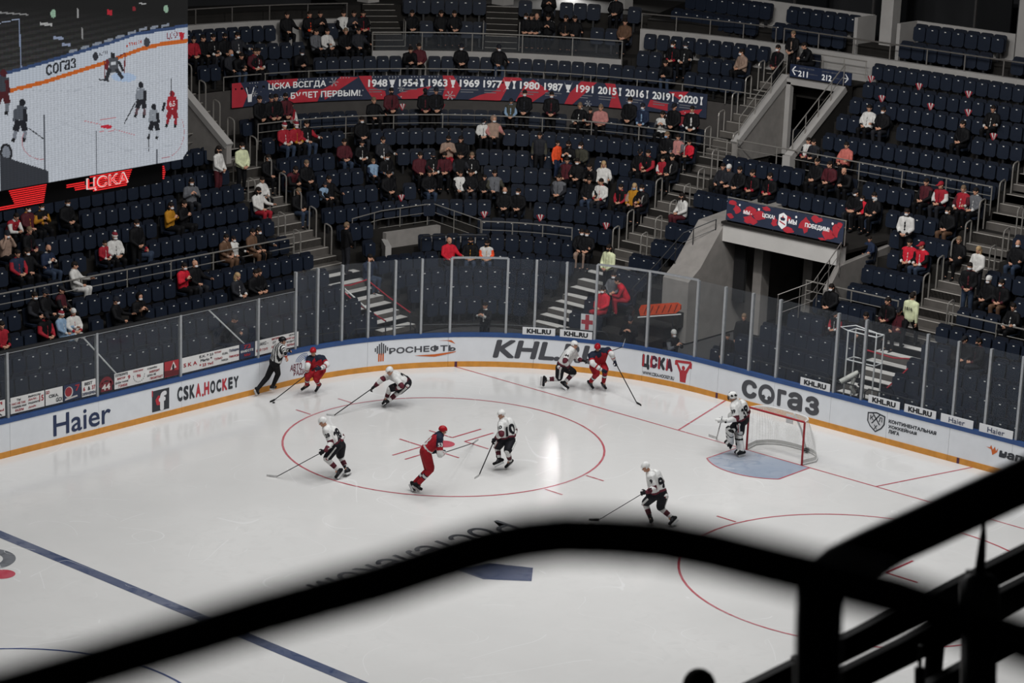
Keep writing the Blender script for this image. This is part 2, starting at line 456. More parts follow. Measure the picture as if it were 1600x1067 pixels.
# insurance lettering, its o with a rounded star cut
print_on('lettering', 'large charcoal insurer lettering', ink(DGREY), [('t', 'с', 15.42, 15.98, 0.26, 0.83, 0.042), ('t', 'г', 16.72, 17.04, 0.27, 0.79, 0.042), ('t', 'а', 17.09, 17.62, 0.26, 0.82, 0.042), ('t', 'з', 17.72, 18.22, 0.26, 0.83, 0.042)] + P_(arc_band(16.33, 0.53, 0.17, 0.30, 0, 360, 30)) + P_(arc_band(16.33, 0.53, 0.09, 0.18, 200, 250, 4))+P_(arc_band(16.33, 0.53, 0.09, 0.18, 290, 340, 4)))
# league shield and words
sh = [(19.88, 0.80), (20.18, 0.86), (20.48, 0.80), (20.48, 0.55), (20.38, 0.40), (20.18, 0.26), (19.98, 0.40), (19.88, 0.55)]
print_on('logo', 'charcoal shield of the league', ink(CHAR), [('p', sh)])
ins = [(20.18+(x-20.18)*0.86, 0.57+(z-0.57)*0.86) for x, z in sh]
print_on('logo', 'light field of the shield', ink('#c4c5c8'), [('p', ins)], -0.009)
print_on('logo', 'letters and crossed sticks on the shield', ink(CHAR), [('t', 'К', 19.98, 20.10, 0.6, 0.74, 0.03), ('t', 'Л', 20.27, 20.39, 0.6, 0.74, 0.03), ('t', 'Х', 20.12, 20.24, 0.34, 0.48, 0.03),
         ('p', [(20.04, 0.8), (20.09, 0.8), (20.34, 0.5), (20.29, 0.5)]), ('p', [(20.32, 0.8), (20.27, 0.8), (20.02, 0.5), (20.07, 0.5)])], -0.011)
print_on('lettering', 'three lines of dark league lettering', ink(CHAR), [('t', 'КОНТИНЕНТАЛЬНАЯ', 20.6, 22.18, 0.64, 0.75, 0.045), ('t', 'ХОККЕЙНАЯ', 20.6, 21.55, 0.49, 0.61, 0.045), ('t', 'ЛИГА', 20.62, 20.98, 0.34, 0.45, 0.045)])
print_on('logo', 'orange flame mark', ink(ORNG), [('p', [(23.78, 0.70), (23.95, 0.66), (24.0, 0.5), (24.14, 0.62), (24.16, 0.74), (24.1, 0.64), (24.06, 0.76), (24.0, 0.66), (23.94, 0.78), (23.9, 0.7)])])
print_on('lettering', 'charcoal lettering cut by the railing', ink(CHAR), [('t', 'напи', 24.2, 25.2, 0.5, 0.70, 0.05, 0.1)])
# ------------------------------------------------------------------ glass and its posts
gl = bpy.data.materials.new('scuffed_acrylic')
gl.use_nodes = True
nt = gl.node_tree
for nd in list(nt.nodes): nt.nodes.remove(nd)
out = nt.nodes.new('ShaderNodeOutputMaterial')
tr = nt.nodes.new('ShaderNodeBsdfTransparent'); tr.inputs[0].default_value = (0.96, 0.97, 0.97, 1)
gs = nt.nodes.new('ShaderNodeBsdfGlossy'); gs.inputs['Roughness'].default_value = 0.05; gs.inputs[0].default_value = (0.9, 0.9, 0.9, 1)
df = nt.nodes.new('ShaderNodeBsdfDiffuse'); df.inputs[0].default_value = (0.54, 0.59, 0.68, 1)
tl = nt.nodes.new('ShaderNodeBsdfTranslucent'); tl.inputs[0].default_value = (0.54, 0.59, 0.68, 1)
ms = nt.nodes.new('ShaderNodeMixShader'); ms.inputs[0].default_value = 0.3
nt.links.new(df.outputs[0], ms.inputs[1]); nt.links.new(tl.outputs[0], ms.inputs[2])
nz = nt.nodes.new('ShaderNodeTexNoise'); nz.inputs['Scale'].default_value = 1.3; nz.inputs['Detail'].default_value = 5
tcn = nt.nodes.new('ShaderNodeTexCoord'); nt.links.new(tcn.outputs['Object'], nz.inputs['Vector'])
mr = nt.nodes.new('ShaderNodeMapRange'); mr.inputs['To Min'].default_value = 0.02; mr.inputs['To Max'].default_value = 0.038
nt.links.new(nz.outputs['Fac'], mr.inputs['Value'])
m1 = nt.nodes.new('ShaderNodeMixShader'); nt.links.new(mr.outputs['Result'], m1.inputs[0])
nt.links.new(tr.outputs[0], m1.inputs[1]); nt.links.new(ms.outputs[0], m1.inputs[2])
fr = nt.nodes.new('ShaderNodeFresnel'); fr.inputs['IOR'].default_value = 1.35
fm = nt.nodes.new('ShaderNodeMath'); fm.operation = 'MULTIPLY'; fm.inputs[1].default_value = 0.22
nt.links.new(fr.outputs[0], fm.inputs[0])
m2 = nt.nodes.new('ShaderNodeMixShader'); nt.links.new(fm.outputs[0], m2.inputs[0])
nt.links.new(m1.outputs[0], m2.inputs[1]); nt.links.new(gs.outputs[0], m2.inputs[2])
nt.links.new(m2.outputs[0], out.inputs[0])
glass = empty('rink_glass', label='clear protective glass in aluminium posts standing on the rink boards', cat='glass screen')
posts = [-31.5, -28.4, -25.3, -22.2, -19.2, -16.2, -13.1, -10.1, -7.08, -4.07, -1.08, 0.41, 1.24, 2.12, 3.02, 3.9, 4.75, 5.67, 7.41, 8.29, 9.23, 10.18, 11.88, 13.56, 14.57, 15.58, 16.57, 18.62, 19.58, 21.62, 22.62, 23.65, 24.65, 25.65, 27.6, 28.6, 29.6, 31.5, 34, 37]
def gtop(s): return 2.9 if s < 0 else 3.46
M_POST = mat('post_aluminium', '#a2a5a8', 0.45, 0.35, 0.1, 12.0)
for i, s in enumerate(posts):
    b = strip(s-0.035, s+0.035, 1.08, max(gtop(s), gtop(s-0.1)) if s > 0.3 else 2.9, 0.025, 0.12)
    p = b.build('glass_post', M_POST, glass)
    if i+1 < len(posts):
        s2 = posts[i+1]
        t = 2.9 if s2 <= 0.5 and s < -1.0 else 3.46
        if s < 0.4: t = 2.9
        strip(s+0.04, s2-0.04, 1.09, t, 0.066, 0.082, 0.5).build('glass_pane', gl, glass)
for a, b in ((5.67, 7.41), (10.18, 11.88), (11.88, 13.56)):
    o = strip(a, b, 3.44, 3.50, 0.05, 0.10).build('top_bar', M_ALU, glass)
o = strip(-31.5, 0.41, 2.88, 2.97, 0.05, 0.10).build('top_bar', M_DSTEEL, glass); o['label'] = 'black top bar of the lower side glass'
# strip adverts standing on the cap, outside faces of the glass bottom
M_SIGN = mat('white_sign', '#d2d3d5', 0.5, 0, 0.03, 3.0)
SG = [(7.93, 8.95, 'KHL.RU', 'white strip advert with black league address below the corner glass, left of the red cross'),
      (9.1, 10.12, 'KHL.RU', 'white strip advert with black league address just under the red cross flag'),
      (17.5, 18.54, 'KHL.RU', 'white strip advert with black league address above the right end of the insurer lettering'),
      (19.87, 20.92, 'KHL.RU', 'white strip advert with black league address above the league shield'),
      (21.08, 22.12, 'KHL.RU', 'white strip advert with black league address nearest the appliance adverts'),
      (22.28, 23.32, 'Haier', 'white strip advert with blue appliance lettering next to a league address'),
      (23.52, 24.58, 'Haier', 'white strip advert with blue appliance lettering at the right edge of the view')]
for a, b, t, lb in SG:
    sgn = strip(a, b, 1.085, 1.32, -0.01, 0.01).build('advert_strip', M_SIGN); tag(sgn, lb, 'sign', 'strip adverts along the end glass')
    mb = MB()
    if t == 'KHL.RU': lettering(mb, t, lambda u, v: bpz(u, v, -0.014), a+0.13, b-0.13, 1.125, 1.28, 0.055)
    else: lettering(mb, t, lambda u, v: bpz(u, v, -0.014), a+0.26, b-0.26, 1.12, 1.27, 0.005)
    mb.build('lettering', ink('#26272b' if t == 'KHL.RU' else NAVY), sgn)
# supporters' posters in the side glass
WHT, RED_, NVY = '#d0cfcd', '#9c3038', '#27304a'
PO = [(-11.2, -10.18, WHT, [('САМИ', .05, .9, .74, .92, RED_), ('НАШИ', .05, .8, .53, .7, CHAR), ('ПОБЕДЫ', .05, .95, .3, .47, RED_), ('ЛЕТА', .1, .9, .06, .22, CHAR)], 'white handwritten poster at the left edge of the view, beside the first glass post'),
      (-10.02, -8.88, WHT, [('ТЫ', .18, .30, .74, .88, CHAR), ('НАС НЕ ТАК', .04, .44, .52, .66, RED_), ('ТАЩИШЬ НАМ', .04, .46, .30, .44, CHAR), ('РАЗУМ', .14, .38, .08, .24, RED_), ('ВЫРОСЛИ', .52, .88, .78, .9, CHAR), ('ДАЛИ -', .52, .8, .56, .70, RED_), ('ПОДАРИТЬ', .52, .86, .34, .48, CHAR), ('ДАЙ!', .52, .74, .10, .26, RED_), ('15', .84, .97, .40, .76, RED_)], 'long white poster with handwritten red and black lines ending in a red 15'),
      (-8.86, -8.26, WHT, [('GO', .03, .24, .72, .92, RED_), ('CSKA,', .2, .74, .42, .64, CHAR), ('GO!', .6, .95, .1, .36, CHAR)], 'small white poster reading GO CSKA GO'),
      (-8.24, -7.64, NVY, [('7', .66, .92, .5, .9, RED_)], 'navy poster with a red helmeted head and a 7'),
      (-7.62, -7.12, WHT, [('BEST', .2, .75, .70, .9, CHAR), ('6', .1, .25, .36, .62, RED_), ('&', .42, .6, .36, .6, CHAR), ('37', .7, .95, .36, .62, RED_), ('DEFENSEMEN', .04, .96, .08, .26, NAVY)], 'small white poster reading BEST 6 & 37 DEFENSEMEN'),
      (-7.02, -6.5, '#1f2026', [('44', .2, .76, .1, .5, '#c9c4c0')], 'dark poster with a dark red arch and the number 44'),
      (-6.48, -4.69, WHT, [('СОТВОРИТЕ', .02, .27, .78, .95, CHAR), ('ВИКТОР', .06, .22, .56, .70, RED_), ('9', .27, .32, .46, .72, RED_), ('ДАЁМ ТАКИЕ', .02, .28, .30, .46, CHAR), ('ГОНКИ!', .08, .26, .06, .24, RED_), ('ПЛАТИНУ', .38, .58, .8, .92, RED_), ('96', .45, .53, .42, .64, RED_), ('СОБЕРЁМ', .66, .86, .78, .92, CHAR), ('ЗАВЕРШИТ', .70, .92, .54, .68, RED_), ('ЦСКА НЕ', .66, .84, .30, .46, CHAR), ('ПРОИГРАЕТ', .72, .98, .08, .24, RED_)], 'widest white handwritten poster, with a red 96 in a ring of dark letters'),
      (-4.67, -4.12, '#9a2d33', [], 'red poster with a dark figure in a white triangle'),
      (-4.02, -1.82, WHT, [('S K A', .03, .26, .36, .62, RED_), ('Е.К. * 23', .30, .54, .74, .90, CHAR), ('Mario *', .32, .52, .46, .66, CHAR), ('* 23 ты!', .30, .54, .14, .34, RED_), ('ПОТОМУ', .56, .68, .80, .92, RED_), ('ТОЛЬКО', .56, .70, .36, .50, RED_), ('KUSA,', .70, .80, .58, .74, CHAR), ('ПОБЕДА', .68, .80, .16, .3, CHAR), ('Победим', .82, .99, .64, .86, NAVY), ('Навсегда', .82, .99, .26, .46, RED_)], 'long white poster with a red S K A and a red 23'),
      (-1.80, -1.22, NVY, [('72', .25, .75, .66, .92, RED_), ('ВМЕСТЕ', .06, .92, .42, .58, WHT), ('МЫ', .3, .7, .14, .32, RED_)], 'navy poster with red and white lettering between two white posters'),
      (-1.20, 0.54, WHT, [('МАКС -', .05, .3, .62, .84, CHAR), ('БЕЙ ГОЛ!', .03, .29, .24, .44, RED_), ('ВИКТОРИЯ', .38, .56, .80, .94, RED_), ('ОТ', .40, .48, .54, .7, CHAR), ('НАШИХ', .38, .55, .26, .42, RED_), ('ЦСКА', .78, .92, .8, .94, CHAR), ('ВСЕГДА', .72, .92, .58, .72, RED_), ('БУДЕТ', .73, .9, .36, .5, CHAR), ('ПЕРВЫМ', .73, .93, .14, .28, RED_)], 'white poster behind the leaning referee')]
for (a, b, bg, tx, lb) in PO:
    p = strip(a+0.01, b-0.01, 1.16, 1.61, 0.056, 0.062).build('poster', mat('paper_'+bg.lstrip('#'), bg, 0.8, 0, 0.06, 3.0)); tag(p, lb, 'poster', 'supporter posters in the side glass')
    by = {}
    for (t, u0, u1, v0, v1, c) in tx: by.setdefault(c, []).append((t, u0, u1, v0, v1))
    for c, L_ in by.items():
        mb = MB()
        for (t, u0, u1, v0, v1) in L_:
            lettering(mb, t, lambda u, v: bpz(a+(b-a)*u, 1.16+0.45*v, 0.052), u0, u1, v0, v1, 0.03)
        mb.build('lettering', ink(c), p)
    fnp = lambda u, v, k=0.053: bpz(a+(b-a)*u, 1.16+0.45*v, k)
    def pp(polys, c, k=0.053, nm='drawing'):
        mb = MB()
        for q in polys: mb.add([fnp(x, y, k) for x, y in q], [tuple(range(len(q)))])
        mb.build(nm, ink(c), p)
    if 'helmeted' in lb:
        pp([[(.3+.24*math.cos(t*PI/10), .52+.36*math.sin(t*PI/10)) for t in range(20)]], '#b9b4b2')
        pp([[(.28+.2*math.cos(t*PI/10), .55+.3*math.sin(t*PI/10)) for t in range(20)]], '#8a2c33', 0.051)
        pp([[(.06, .04), (.8, .14), (.78, .24), (.1, .16)]], '#b9b4b2')
    if 'arch' in lb: pp(arc_band(.5, .1, .62, .86, 20, 160, 14, 0.62)+[[(.12, .02), (.9, .02), (.84, .62), (.2, .62)]], '#6d2a31', 0.0545)
    if 'triangle' in lb:
        pp([[(.4, .4), (.82, .5), (.62, .95)]], '#cfc6c2'); pp([[(.55, .35), (.68, .38), (.66, .72), (.58, .78), (.52, .6)]], '#2a2226', 0.051); pp([[(.02, .05), (.98, .02), (.98, .3), (.02, .42)]], '#5e2328')
    if 'ring of dark' in lb: pp(sum([[[(.49+.11*math.cos(t), .5+.42*math.sin(t)), (.50+.11*math.cos(t), .5+.42*math.sin(t)), (.50+.115*math.cos(t), .6+.42*math.sin(t)), (.49+.115*math.cos(t), .6+.42*math.sin(t))]] for t in [PI+PI*i/9 for i in range(10)]], []), CHAR)
# flag with a red cross
fl = strip(9.72, 10.12, 1.34, 1.86, 0.088, 0.098).build('first_aid_flag', M_SIGN); tag(fl, 'white flag with a red cross hanging on the corner glass', 'flag')
mb = MB()
for q in ([(9.86, 1.36), (9.98, 1.36), (9.98, 1.84), (9.86, 1.84)], [(9.74, 1.54), (10.10, 1.54), (10.10, 1.67), (9.74, 1.67)]): mb.add([bpz(x, z, 0.084) for x, z in q], [(0, 1, 2, 3)])
mb.build('red_cross', ink('#a5303a'), fl)
# ------------------------------------------------------------------ the stands: one bowl round the end of the rink
C0X, C0Y = XB+1.0, -W2+1.0           # centre of the corner block
ROWS = [('a', 2.2, 0.0), ('b', 2.95, 0.33), ('c', 3.7, 0.66), ('c2', 4.45, 1.03), ('d', 5.2, 1.46), ('e', 6.35, 1.78), ('f', 7.1, 2.25), ('g', 7.85, 2.70),
        ('h', 8.6, 3.17), ('i', 9.35, 3.62), ('j', 10.1, 4.22), ('k', 11.25, 4.70), ('l5', 12.0, 5.21), ('l4', 12.75, 5.79), ('l3', 13.5, 6.30), ('l2', 14.25, 6.78), ('l1', 15.0, 7.32)]
ROWD = {r[0]: r for r in ROWS}
ORD = ['first', 'second', 'third', 'fourth', 'fifth', 'sixth', 'seventh', 'eighth', 'ninth', 'tenth', 'eleventh', 'twelfth', 'thirteenth', 'fourteenth', 'fifteenth', 'sixteenth', 'seventeenth', 'eighteenth', 'nineteenth', 'twentieth']
def ordn(n):
    if n < 20: return ORD[n]
    return {2: 'twenty', 3: 'thirty', 4: 'forty', 5: 'fifty', 6: 'sixty'}[(n+1)//10]+('' if (n+1) % 10 == 0 else '-'+ORD[(n+1) % 10-1])
def bowl(t, d):
    """t: left block x>=0 as t=-(x-C0X); corner t = 0..90 (degrees + offset); right y beyond. returns point, facing"""
    k, v = t
    if k == 'L': return Vector((v, -W2-d, 0)), Vector((0, 1, 0))
    if k == 'C':
        a = math.radians(v); r = d+1.0
        return Vector((C0X-r*math.sin(a), C0Y-r*math.cos(a), 0)), Vector((math.sin(a), math.cos(a), 0))
    return Vector((XB-d, v, 0)), Vector((1, 0, 0))
def face_rz(f): return math.atan2(f.y, f.x)-PI/2      # local +Y looks along f
def pathpts(d, segs):
    out = []
    for (k, a, b) in segs:
        n = max(1, int(abs(b-a)/(6.0 if k == 'C' else 40)))
        for i in range(n+1): out.append(bowl((k, a+(b-a)*i/n), d)[0])
    return out
def ribbon(segs, d0, d1, z0, z1, mb=None):
    """a solid running round the bowl between offsets d0..d1 and heights z0..z1"""
    mb = mb or MB()
    A, B = pathpts(d0, segs), pathpts(d1, segs)
    n = len(A)
    vs = []
    for p, q in zip(A, B): vs += [(p.x, p.y, z0), (q.x, q.y, z0), (q.x, q.y, z1), (p.x, p.y, z1)]
    fs = [(0, 1, 2, 3), (4*n-1, 4*n-2, 4*n-3, 4*n-4)]
    for i in range(n-1):
        for j in range(4): fs.append((4*i+j, 4*i+4+j, 4*i+4+(j+1) % 4, 4*i+(j+1) % 4))
    return mb.add(vs, fs)
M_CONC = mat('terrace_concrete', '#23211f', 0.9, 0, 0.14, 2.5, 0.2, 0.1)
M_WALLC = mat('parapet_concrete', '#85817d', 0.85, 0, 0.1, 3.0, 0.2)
M_LIGHTW = mat('white_painted_wall', '#9b9895', 0.8, 0, 0.06, 2.0, 0.2)
M_STEP = mat('stair_concrete', '#55514d', 0.9, 0, 0.1, 3.0, 0.2)
M_NOSE = mat('stair_nosing', '#aaa59e', 0.7, 0, 0.05, 4.0, 0.2)
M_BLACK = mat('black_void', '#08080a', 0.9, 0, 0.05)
XMAX, YMAX = 32.0, 13.5
FULL = [('L', XMAX, C0X), ('C', 0, 90), ('R', C0Y, YMAX)]
terr = empty('seating_terrace', label='stepped dark concrete terraces of the arena bowl', kind='structure')
LEFTEXT = {'a': 2.2, 'b': 1.8, 'c': 1.4, 'c2': 0.9, 'd': 0.5}
TUN = (-9.1, -4.65)      # mouth of the players' tunnel
VOM = (-12.35, -9.85)    # upper doorway with the block sign
for i, (nm, d, z) in enumerate(ROWS):
    back = ROWS[i+1][1]-0.52 if i+1 < len(ROWS) else 15.5
    front = d-0.52 if i else 1.75
    zb = ROWS[max(0, i-1)][2]-0.12
    if nm in 'abcdefgh' or nm == 'c2':
        segs = [[('L', XMAX, C0X), ('C', 0, 90), ('R', C0Y, TUN[0]-0.12)], [('R', TUN[1]+0.12-LEFTEXT.get(nm, 0), YMAX)]]
    elif nm in ('l5', 'l4'):
        segs = [[('L', XMAX, 3.4)], [('R', VOM[1]+0.1, YMAX)]]
    elif nm in ('l3', 'l2'):
        segs = [[('L', XMAX, 3.4)], [('L', -0.2, C0X), ('C', 0, 90), ('R', C0Y, VOM[0]-0.12)], [('R', VOM[1]+0.1, YMAX)]] if nm == 'l3' else [[('L', XMAX, 3.4)], [('L', -0.2, C0X), ('C', 0, 29)], [('C', 67, 90), ('R', C0Y, VOM[0]-0.12)], [('R', VOM[1]+0.1, YMAX)]]
    elif nm == 'l1': segs = [[('L', XMAX, C0X), ('C', 0, 29)], [('C', 67, 90), ('R', C0Y, YMAX)]]
    else: segs = [FULL]
    for sg in segs:
        b = ribbon(sg, front, back+0.02, zb, z)
        b.build('terrace_step', M_CONC, terr)
# front wall of the upper corner block behind the long banner, landing below it
ribbon([('L', -0.6, C0X), ('C', 0, 90), ('R', C0Y, VOM[0]-0.1)], 12.96, 13.1, 4.6, 6.3).build('landing_wall', mat('landing_wall_concrete', '#454240', 0.85, 0, 0.1, 3.0, 0.2), terr)
ribbon([('C', 0, 90), ('R', C0Y, VOM[0]-0.1)], 11.4, 13.0, 4.4, 4.69).build('landing', M_CONC, terr)
# upper walkway with kerb
K = [[('L', XMAX, C0X), ('C', 0, 29)], [('C', 67, 90), ('R', C0Y, YMAX)]]
for sg in K:
    ribbon(sg, 15.4, 15.62, 7.3, 8.3).build('kerb', M_LIGHTW, terr)
    ribbon(sg, 15.62, 16.35, 7.3, 8.02).build('walkway', M_CONC, terr)
    ribbon(sg, 16.35, 17.3, 7.5, 8.55).build('box_tier', M_CONC, terr)
    ribbon(sg, 17.3, 22.0, 7.5, 8.0).build('walkway', M_CONC, terr)
# central platform with glass railing
ribbon([('C', 30, 66)], 13.95, 14.1, 6.3, 7.30).build('kerb', M_LIGHTW, terr)
ribbon([('C', 30, 66)], 14.1, 14.9, 6.3, 7.18).build('walkway', M_CONC, terr)
ribbon([('C', 29, 67)], 14.9, 15.9, 6.3, 7.25).build('terrace_step', M_CONC, terr)
ribbon([('C', 29, 67)], 15.9, 16.9, 6.3, 8.0).build('terrace_step', M_CONC, terr)
ribbon([('C', 29, 67)], 16.9, 22.0, 6.3, 8.6).build('terrace_step', M_CONC, terr)
# back wall of the bowl
w = ribbon(FULL, 22.0, 22.3, 4.0, 17.0).build('wall_back', mat('dark_back_wall', '#17181b', 0.85, 0, 0.2, 1.0)); tag(w, kind='structure')
# ------------------------------------------------------------------ stairs
AIS = {'L': (-2.3, -0.75), 'R': (-13.85, -12.5), 'Q': (-1.95, -0.45)}
AISN = {'L': 'the left stairs', 'R': 'the middle stairs', 'Q': 'the far right stairs'}
def aisle_pt(k, d, off):
    if k == 'L': return Vector((off, -W2-d, 0)), Vector((0, 1, 0))
    return Vector((XB-d, off, 0)), Vector((1, 0, 0))
M_TREAD = mat('pale_tread_paint', '#c9c6c2', 0.8, 0, 0.06, 4.0, 0.2)
M_TAG = mat('white_number_plate', '#c9c7c2', 0.5)
for k, (o0, o1) in AIS.items():
    st = empty('aisle_stairs', label={'L': 'concrete stairs with pale step edges left of the corner block', 'R': 'concrete stairs with pale step edges right of the corner block', 'Q': 'concrete stairs with pale step edges at the right edge of view'}[k], cat='stairs', group='aisle stairs of the bowl')
    oc = (o0+o1)/2
    lst = []
    for i in range(1, len(ROWS)):
        nm, d, z = ROWS[i]; pd, pz = ROWS[i-1][1], ROWS[i-1][2]
        gap = d-pd
        n = 2
        f = d-0.52
        lst.append((f-0.36, f+0.02, (z+pz)/2, z-0.5))
        lst.append((f, f+0.36, z+0.012, z-0.5))
    lst.append((15.0, 15.62, 7.7, 7.0))
    for (f0, f1, zt, zb) in lst:
        if k == 'Q' and f1 > 15.5: continue
        p, fc = aisle_pt(k, (f0+f1)/2, oc)
        rz = face_rz(fc)
        M = Matrix.Rotation(rz, 3, 'Z')
        s = MB().box(p+Vector((0, 0, (zt+zb)/2)), (o1-o0, f1-f0, zt-zb), M).build('step', M_STEP, st)
        p2, _ = aisle_pt(k, f0+0.025, oc)
        if zt < 1.5:      # the lowest steps have pale painted treads
            MB().box(p+Vector((0, 0, zt+0.002)), (o1-o0-0.02, f1-f0-0.05, 0.012), M).build('painted_tread', M_TREAD, s)
        else: MB().box(p2+Vector((0, 0, zt+0.002)), (o1-o0-0.04, 0.06, 0.012), M).build('step_edge', M_NOSE, s)
# hoop handrails on both sides of the stairs
def hoop(k, d, off, z, label):
    p, fc = aisle_pt(k, d, off)
    pts = []
    for (u, h) in [(-0.17, 0), (-0.17, 0.86), (-0.15, 0.95), (-0.08, 1.0), (0.08, 1.04), (0.15, 1.02), (0.17, 0.95), (0.17, 0.05)]:
        q = p-fc*u
        pts.append((q.x, q.y, z+h))
    r = MB().tube(pts, 0.026, 6).build('hoop_handrail', M_STEEL)
    return tag(r, label, 'handrail', 'hoop handrails along the stairs')
for k, (o0, o1) in AIS.items():
    for i, (nm, d, z) in enumerate(ROWS):
        if i < 5 or nm in ('l1',): continue
        for side, off in (('left', o1-0.06 if k == 'L' else o0+0.06), ('right', o0+0.06 if k == 'L' else o1-0.06)):
            if k == 'R' and side == 'right' and d > 11.4: continue
            if k == 'L' and side == 'left' and d > 11.4: continue
            hoop(k, d-0.15, off, z, 'steel hoop handrail, %s side of %s, %s row up' % (side, AISN[k], ORD[i]))
# ------------------------------------------------------------------ seats
M_SEAT = mat('navy_seat_plastic', '#19202d', 0.6, 0, 0.08, 6.0, 0.2)
M_SEATD = mat('navy_seat_shell', '#131823', 0.6, 0, 0.08, 6.0, 0.2)
M_BRK = mat('black_seat_bracket', '#121316', 0.6)
def rrect(w, h, c):
    return [(-w/2+c, -h/2), (w/2-c, -h/2), (w/2, -h/2+c), (w/2, h/2-c), (w/2-c*0.3, h/2-c*0.3), (w/2-c, h/2), (-w/2+c, h/2), (-w/2+c*0.3, h/2-c*0.3), (-w/2, h/2-c), (-w/2, -h/2+c)]
def seat_meshes():
    # local: +Y is the front, origin on the tread under the back
    back = MB(); pan = MB(); pand = MB(); br = MB(); tg = MB()
    ol = rrect(0.465, 0.58, 0.08)
    back.prism(ol, lambda x, z: (x, 0.03-(z)*0.14, z+0.59), lambda x, z: (x*0.94, -0.035-(z)*0.14, z*0.96+0.59))
    ol = rrect(0.43, 0.47, 0.06)
    pan.prism(ol, lambda x, z: (x, 0.155-(z)*0.06, z+0.555), lambda x, z: (x*0.97, 0.075-(z)*0.10, z*0.97+0.555))
    ol = rrect(0.42, 0.40, 0.05)
    pand.prism(ol, lambda x, z: (x, 0.26+z, 0.455+z*0.05), lambda x, z: (x*0.95, 0.26+z*0.96, 0.385+z*0.05))
    br.box((0, 0.05, 0.2), (0.07, 0.12, 0.42)); br.box((0, 0.03, 0.40), (0.44, 0.10, 0.06))
    tg.add([(-0.03, 0.16-0.145*0.06, 0.715), (0.03, 0.16-0.145*0.06, 0.715), (0.03, 0.158-0.165*0.06, 0.745), (-0.03, 0.158-0.165*0.06, 0.745)], [(0, 1, 2, 3)])
    return back, pan, pand, br, tg
SB, SP, SPD, SBR, STG = seat_meshes()
me_back, me_pan, me_pand, me_br, me_tag = SB.mesh('seat_back', M_SEATD), SP.mesh('seat_pan', M_SEAT), SPD.mesh('seat_pan_down', M_SEAT), SBR.mesh('seat_bracket', M_BRK), STG.mesh('number_plate', M_TAG)
SEATS = []     # dict(pos, rz, row index, block, index, occupied)
def add_seats(i, nm, d, z, blk, lst):
    for j, t in enumerate(lst):
        p, f = bowl(t, d)
        SEATS.append(dict(p=Vector((p.x, p.y, z)), f=f, row=i, blk=blk, n=j, occ=False))
def frange(a, b, st):
    out = []; n = int(abs(b-a)/st)
    for i in range(n+1): out.append(a+(b-a)*((i+0.5)/(n+1)))
    return out
for i, (nm, d, z) in enumerate(ROWS):
    if nm in ('l5', 'l4', 'l3', 'l2'): add_seats(i, nm, d, z, 'left', [('L', x) for x in frange(4.0, 31, 0.5)])
    elif nm == 'k': add_seats(i, nm, d, z, 'left', [('L', x) for x in frange(3.6, 31, 0.5)])
    else: add_seats(i, nm, d, z, 'left', [('L', x) for x in frange(-0.5, 31, 0.5)])
    r = d+1.0
    c0, c1 = math.degrees(0.30/r), 90-math.degrees(1.0/r)
    if nm not in ('l5', 'l4'):
        rng = [(c0, c1)]
        if nm == 'e': rng = [(c0, 14), (44, c1)]
        if nm == 'd': rng = [(c0, 9), (24, c1)]
        if nm in ('l2', 'l1'): rng = [(c0, 28), (68, c1)]
        for a, b in rng: add_seats(i, nm, d, z, 'corner', [('C', a+(b-a)*q) for q in [(j+0.5)/max(1, int(math.radians(b-a)*r/0.48)) for j in range(max(1, int(math.radians(b-a)*r/0.48)))]])
    y0 = -12.25
    if nm in ('a', 'b', 'c', 'c2', 'd', 'e', 'f', 'g', 'h'):
        add_seats(i, nm, d, z, 'wedge', [('R', y) for y in frange(y0, -11.0 if nm != 'h' else -10.6, 0.5)])
        add_seats(i, nm, d, z, 'right', [('R', y) for y in frange(TUN[1]+0.35-LEFTEXT.get(nm, 0), -2.1, 0.5)])
    elif nm in ('k', 'l5', 'l4', 'l3', 'l2'): add_seats(i, nm, d, z, 'right', [('R', y) for y in frange(VOM[1]+0.4, -2.1, 0.5)])
    elif nm == 'l1': add_seats(i, nm, d, z, 'right', [('R', y) for y in frange(-9.6, -2.1, 0.5)])
    else: add_seats(i, nm, d, z, 'right', [('R', y) for y in frange(y0, -2.1, 0.5)])
    add_seats(i, nm, d, z, 'far', [('R', y) for y in frange(-0.3, 12, 0.5)])
# platform rows in the middle of the corner
for (d, z, a0, a1) in ((15.6, 7.25, 36, 46.5), (15.6, 7.25, 50.5, 66), (16.6, 8.0, 36, 46.5), (16.6, 8.0, 50.5, 66)):
    r = d+1; n = int(math.radians(a1-a0)*r/0.5)
    add_seats(16 if z < 8 else 17, 'p', d, z, 'platform', [('C', a0+(a1-a0)*(j+0.5)/n) for j in range(n)])
# wide seats of the boxes along the top
for (y0, y1) in ((-19.4, -15.4), (-14.7, -11.5), (-9.2, -5.5), (-4.7, 0)):
    for (d, z) in ((16.0, 8.02), (16.85, 8.55)):
        add_seats(17 if z < 8.3 else 18, 'x', d, z, 'box', [('R', y) for y in frange(y0, y1, 0.56)])
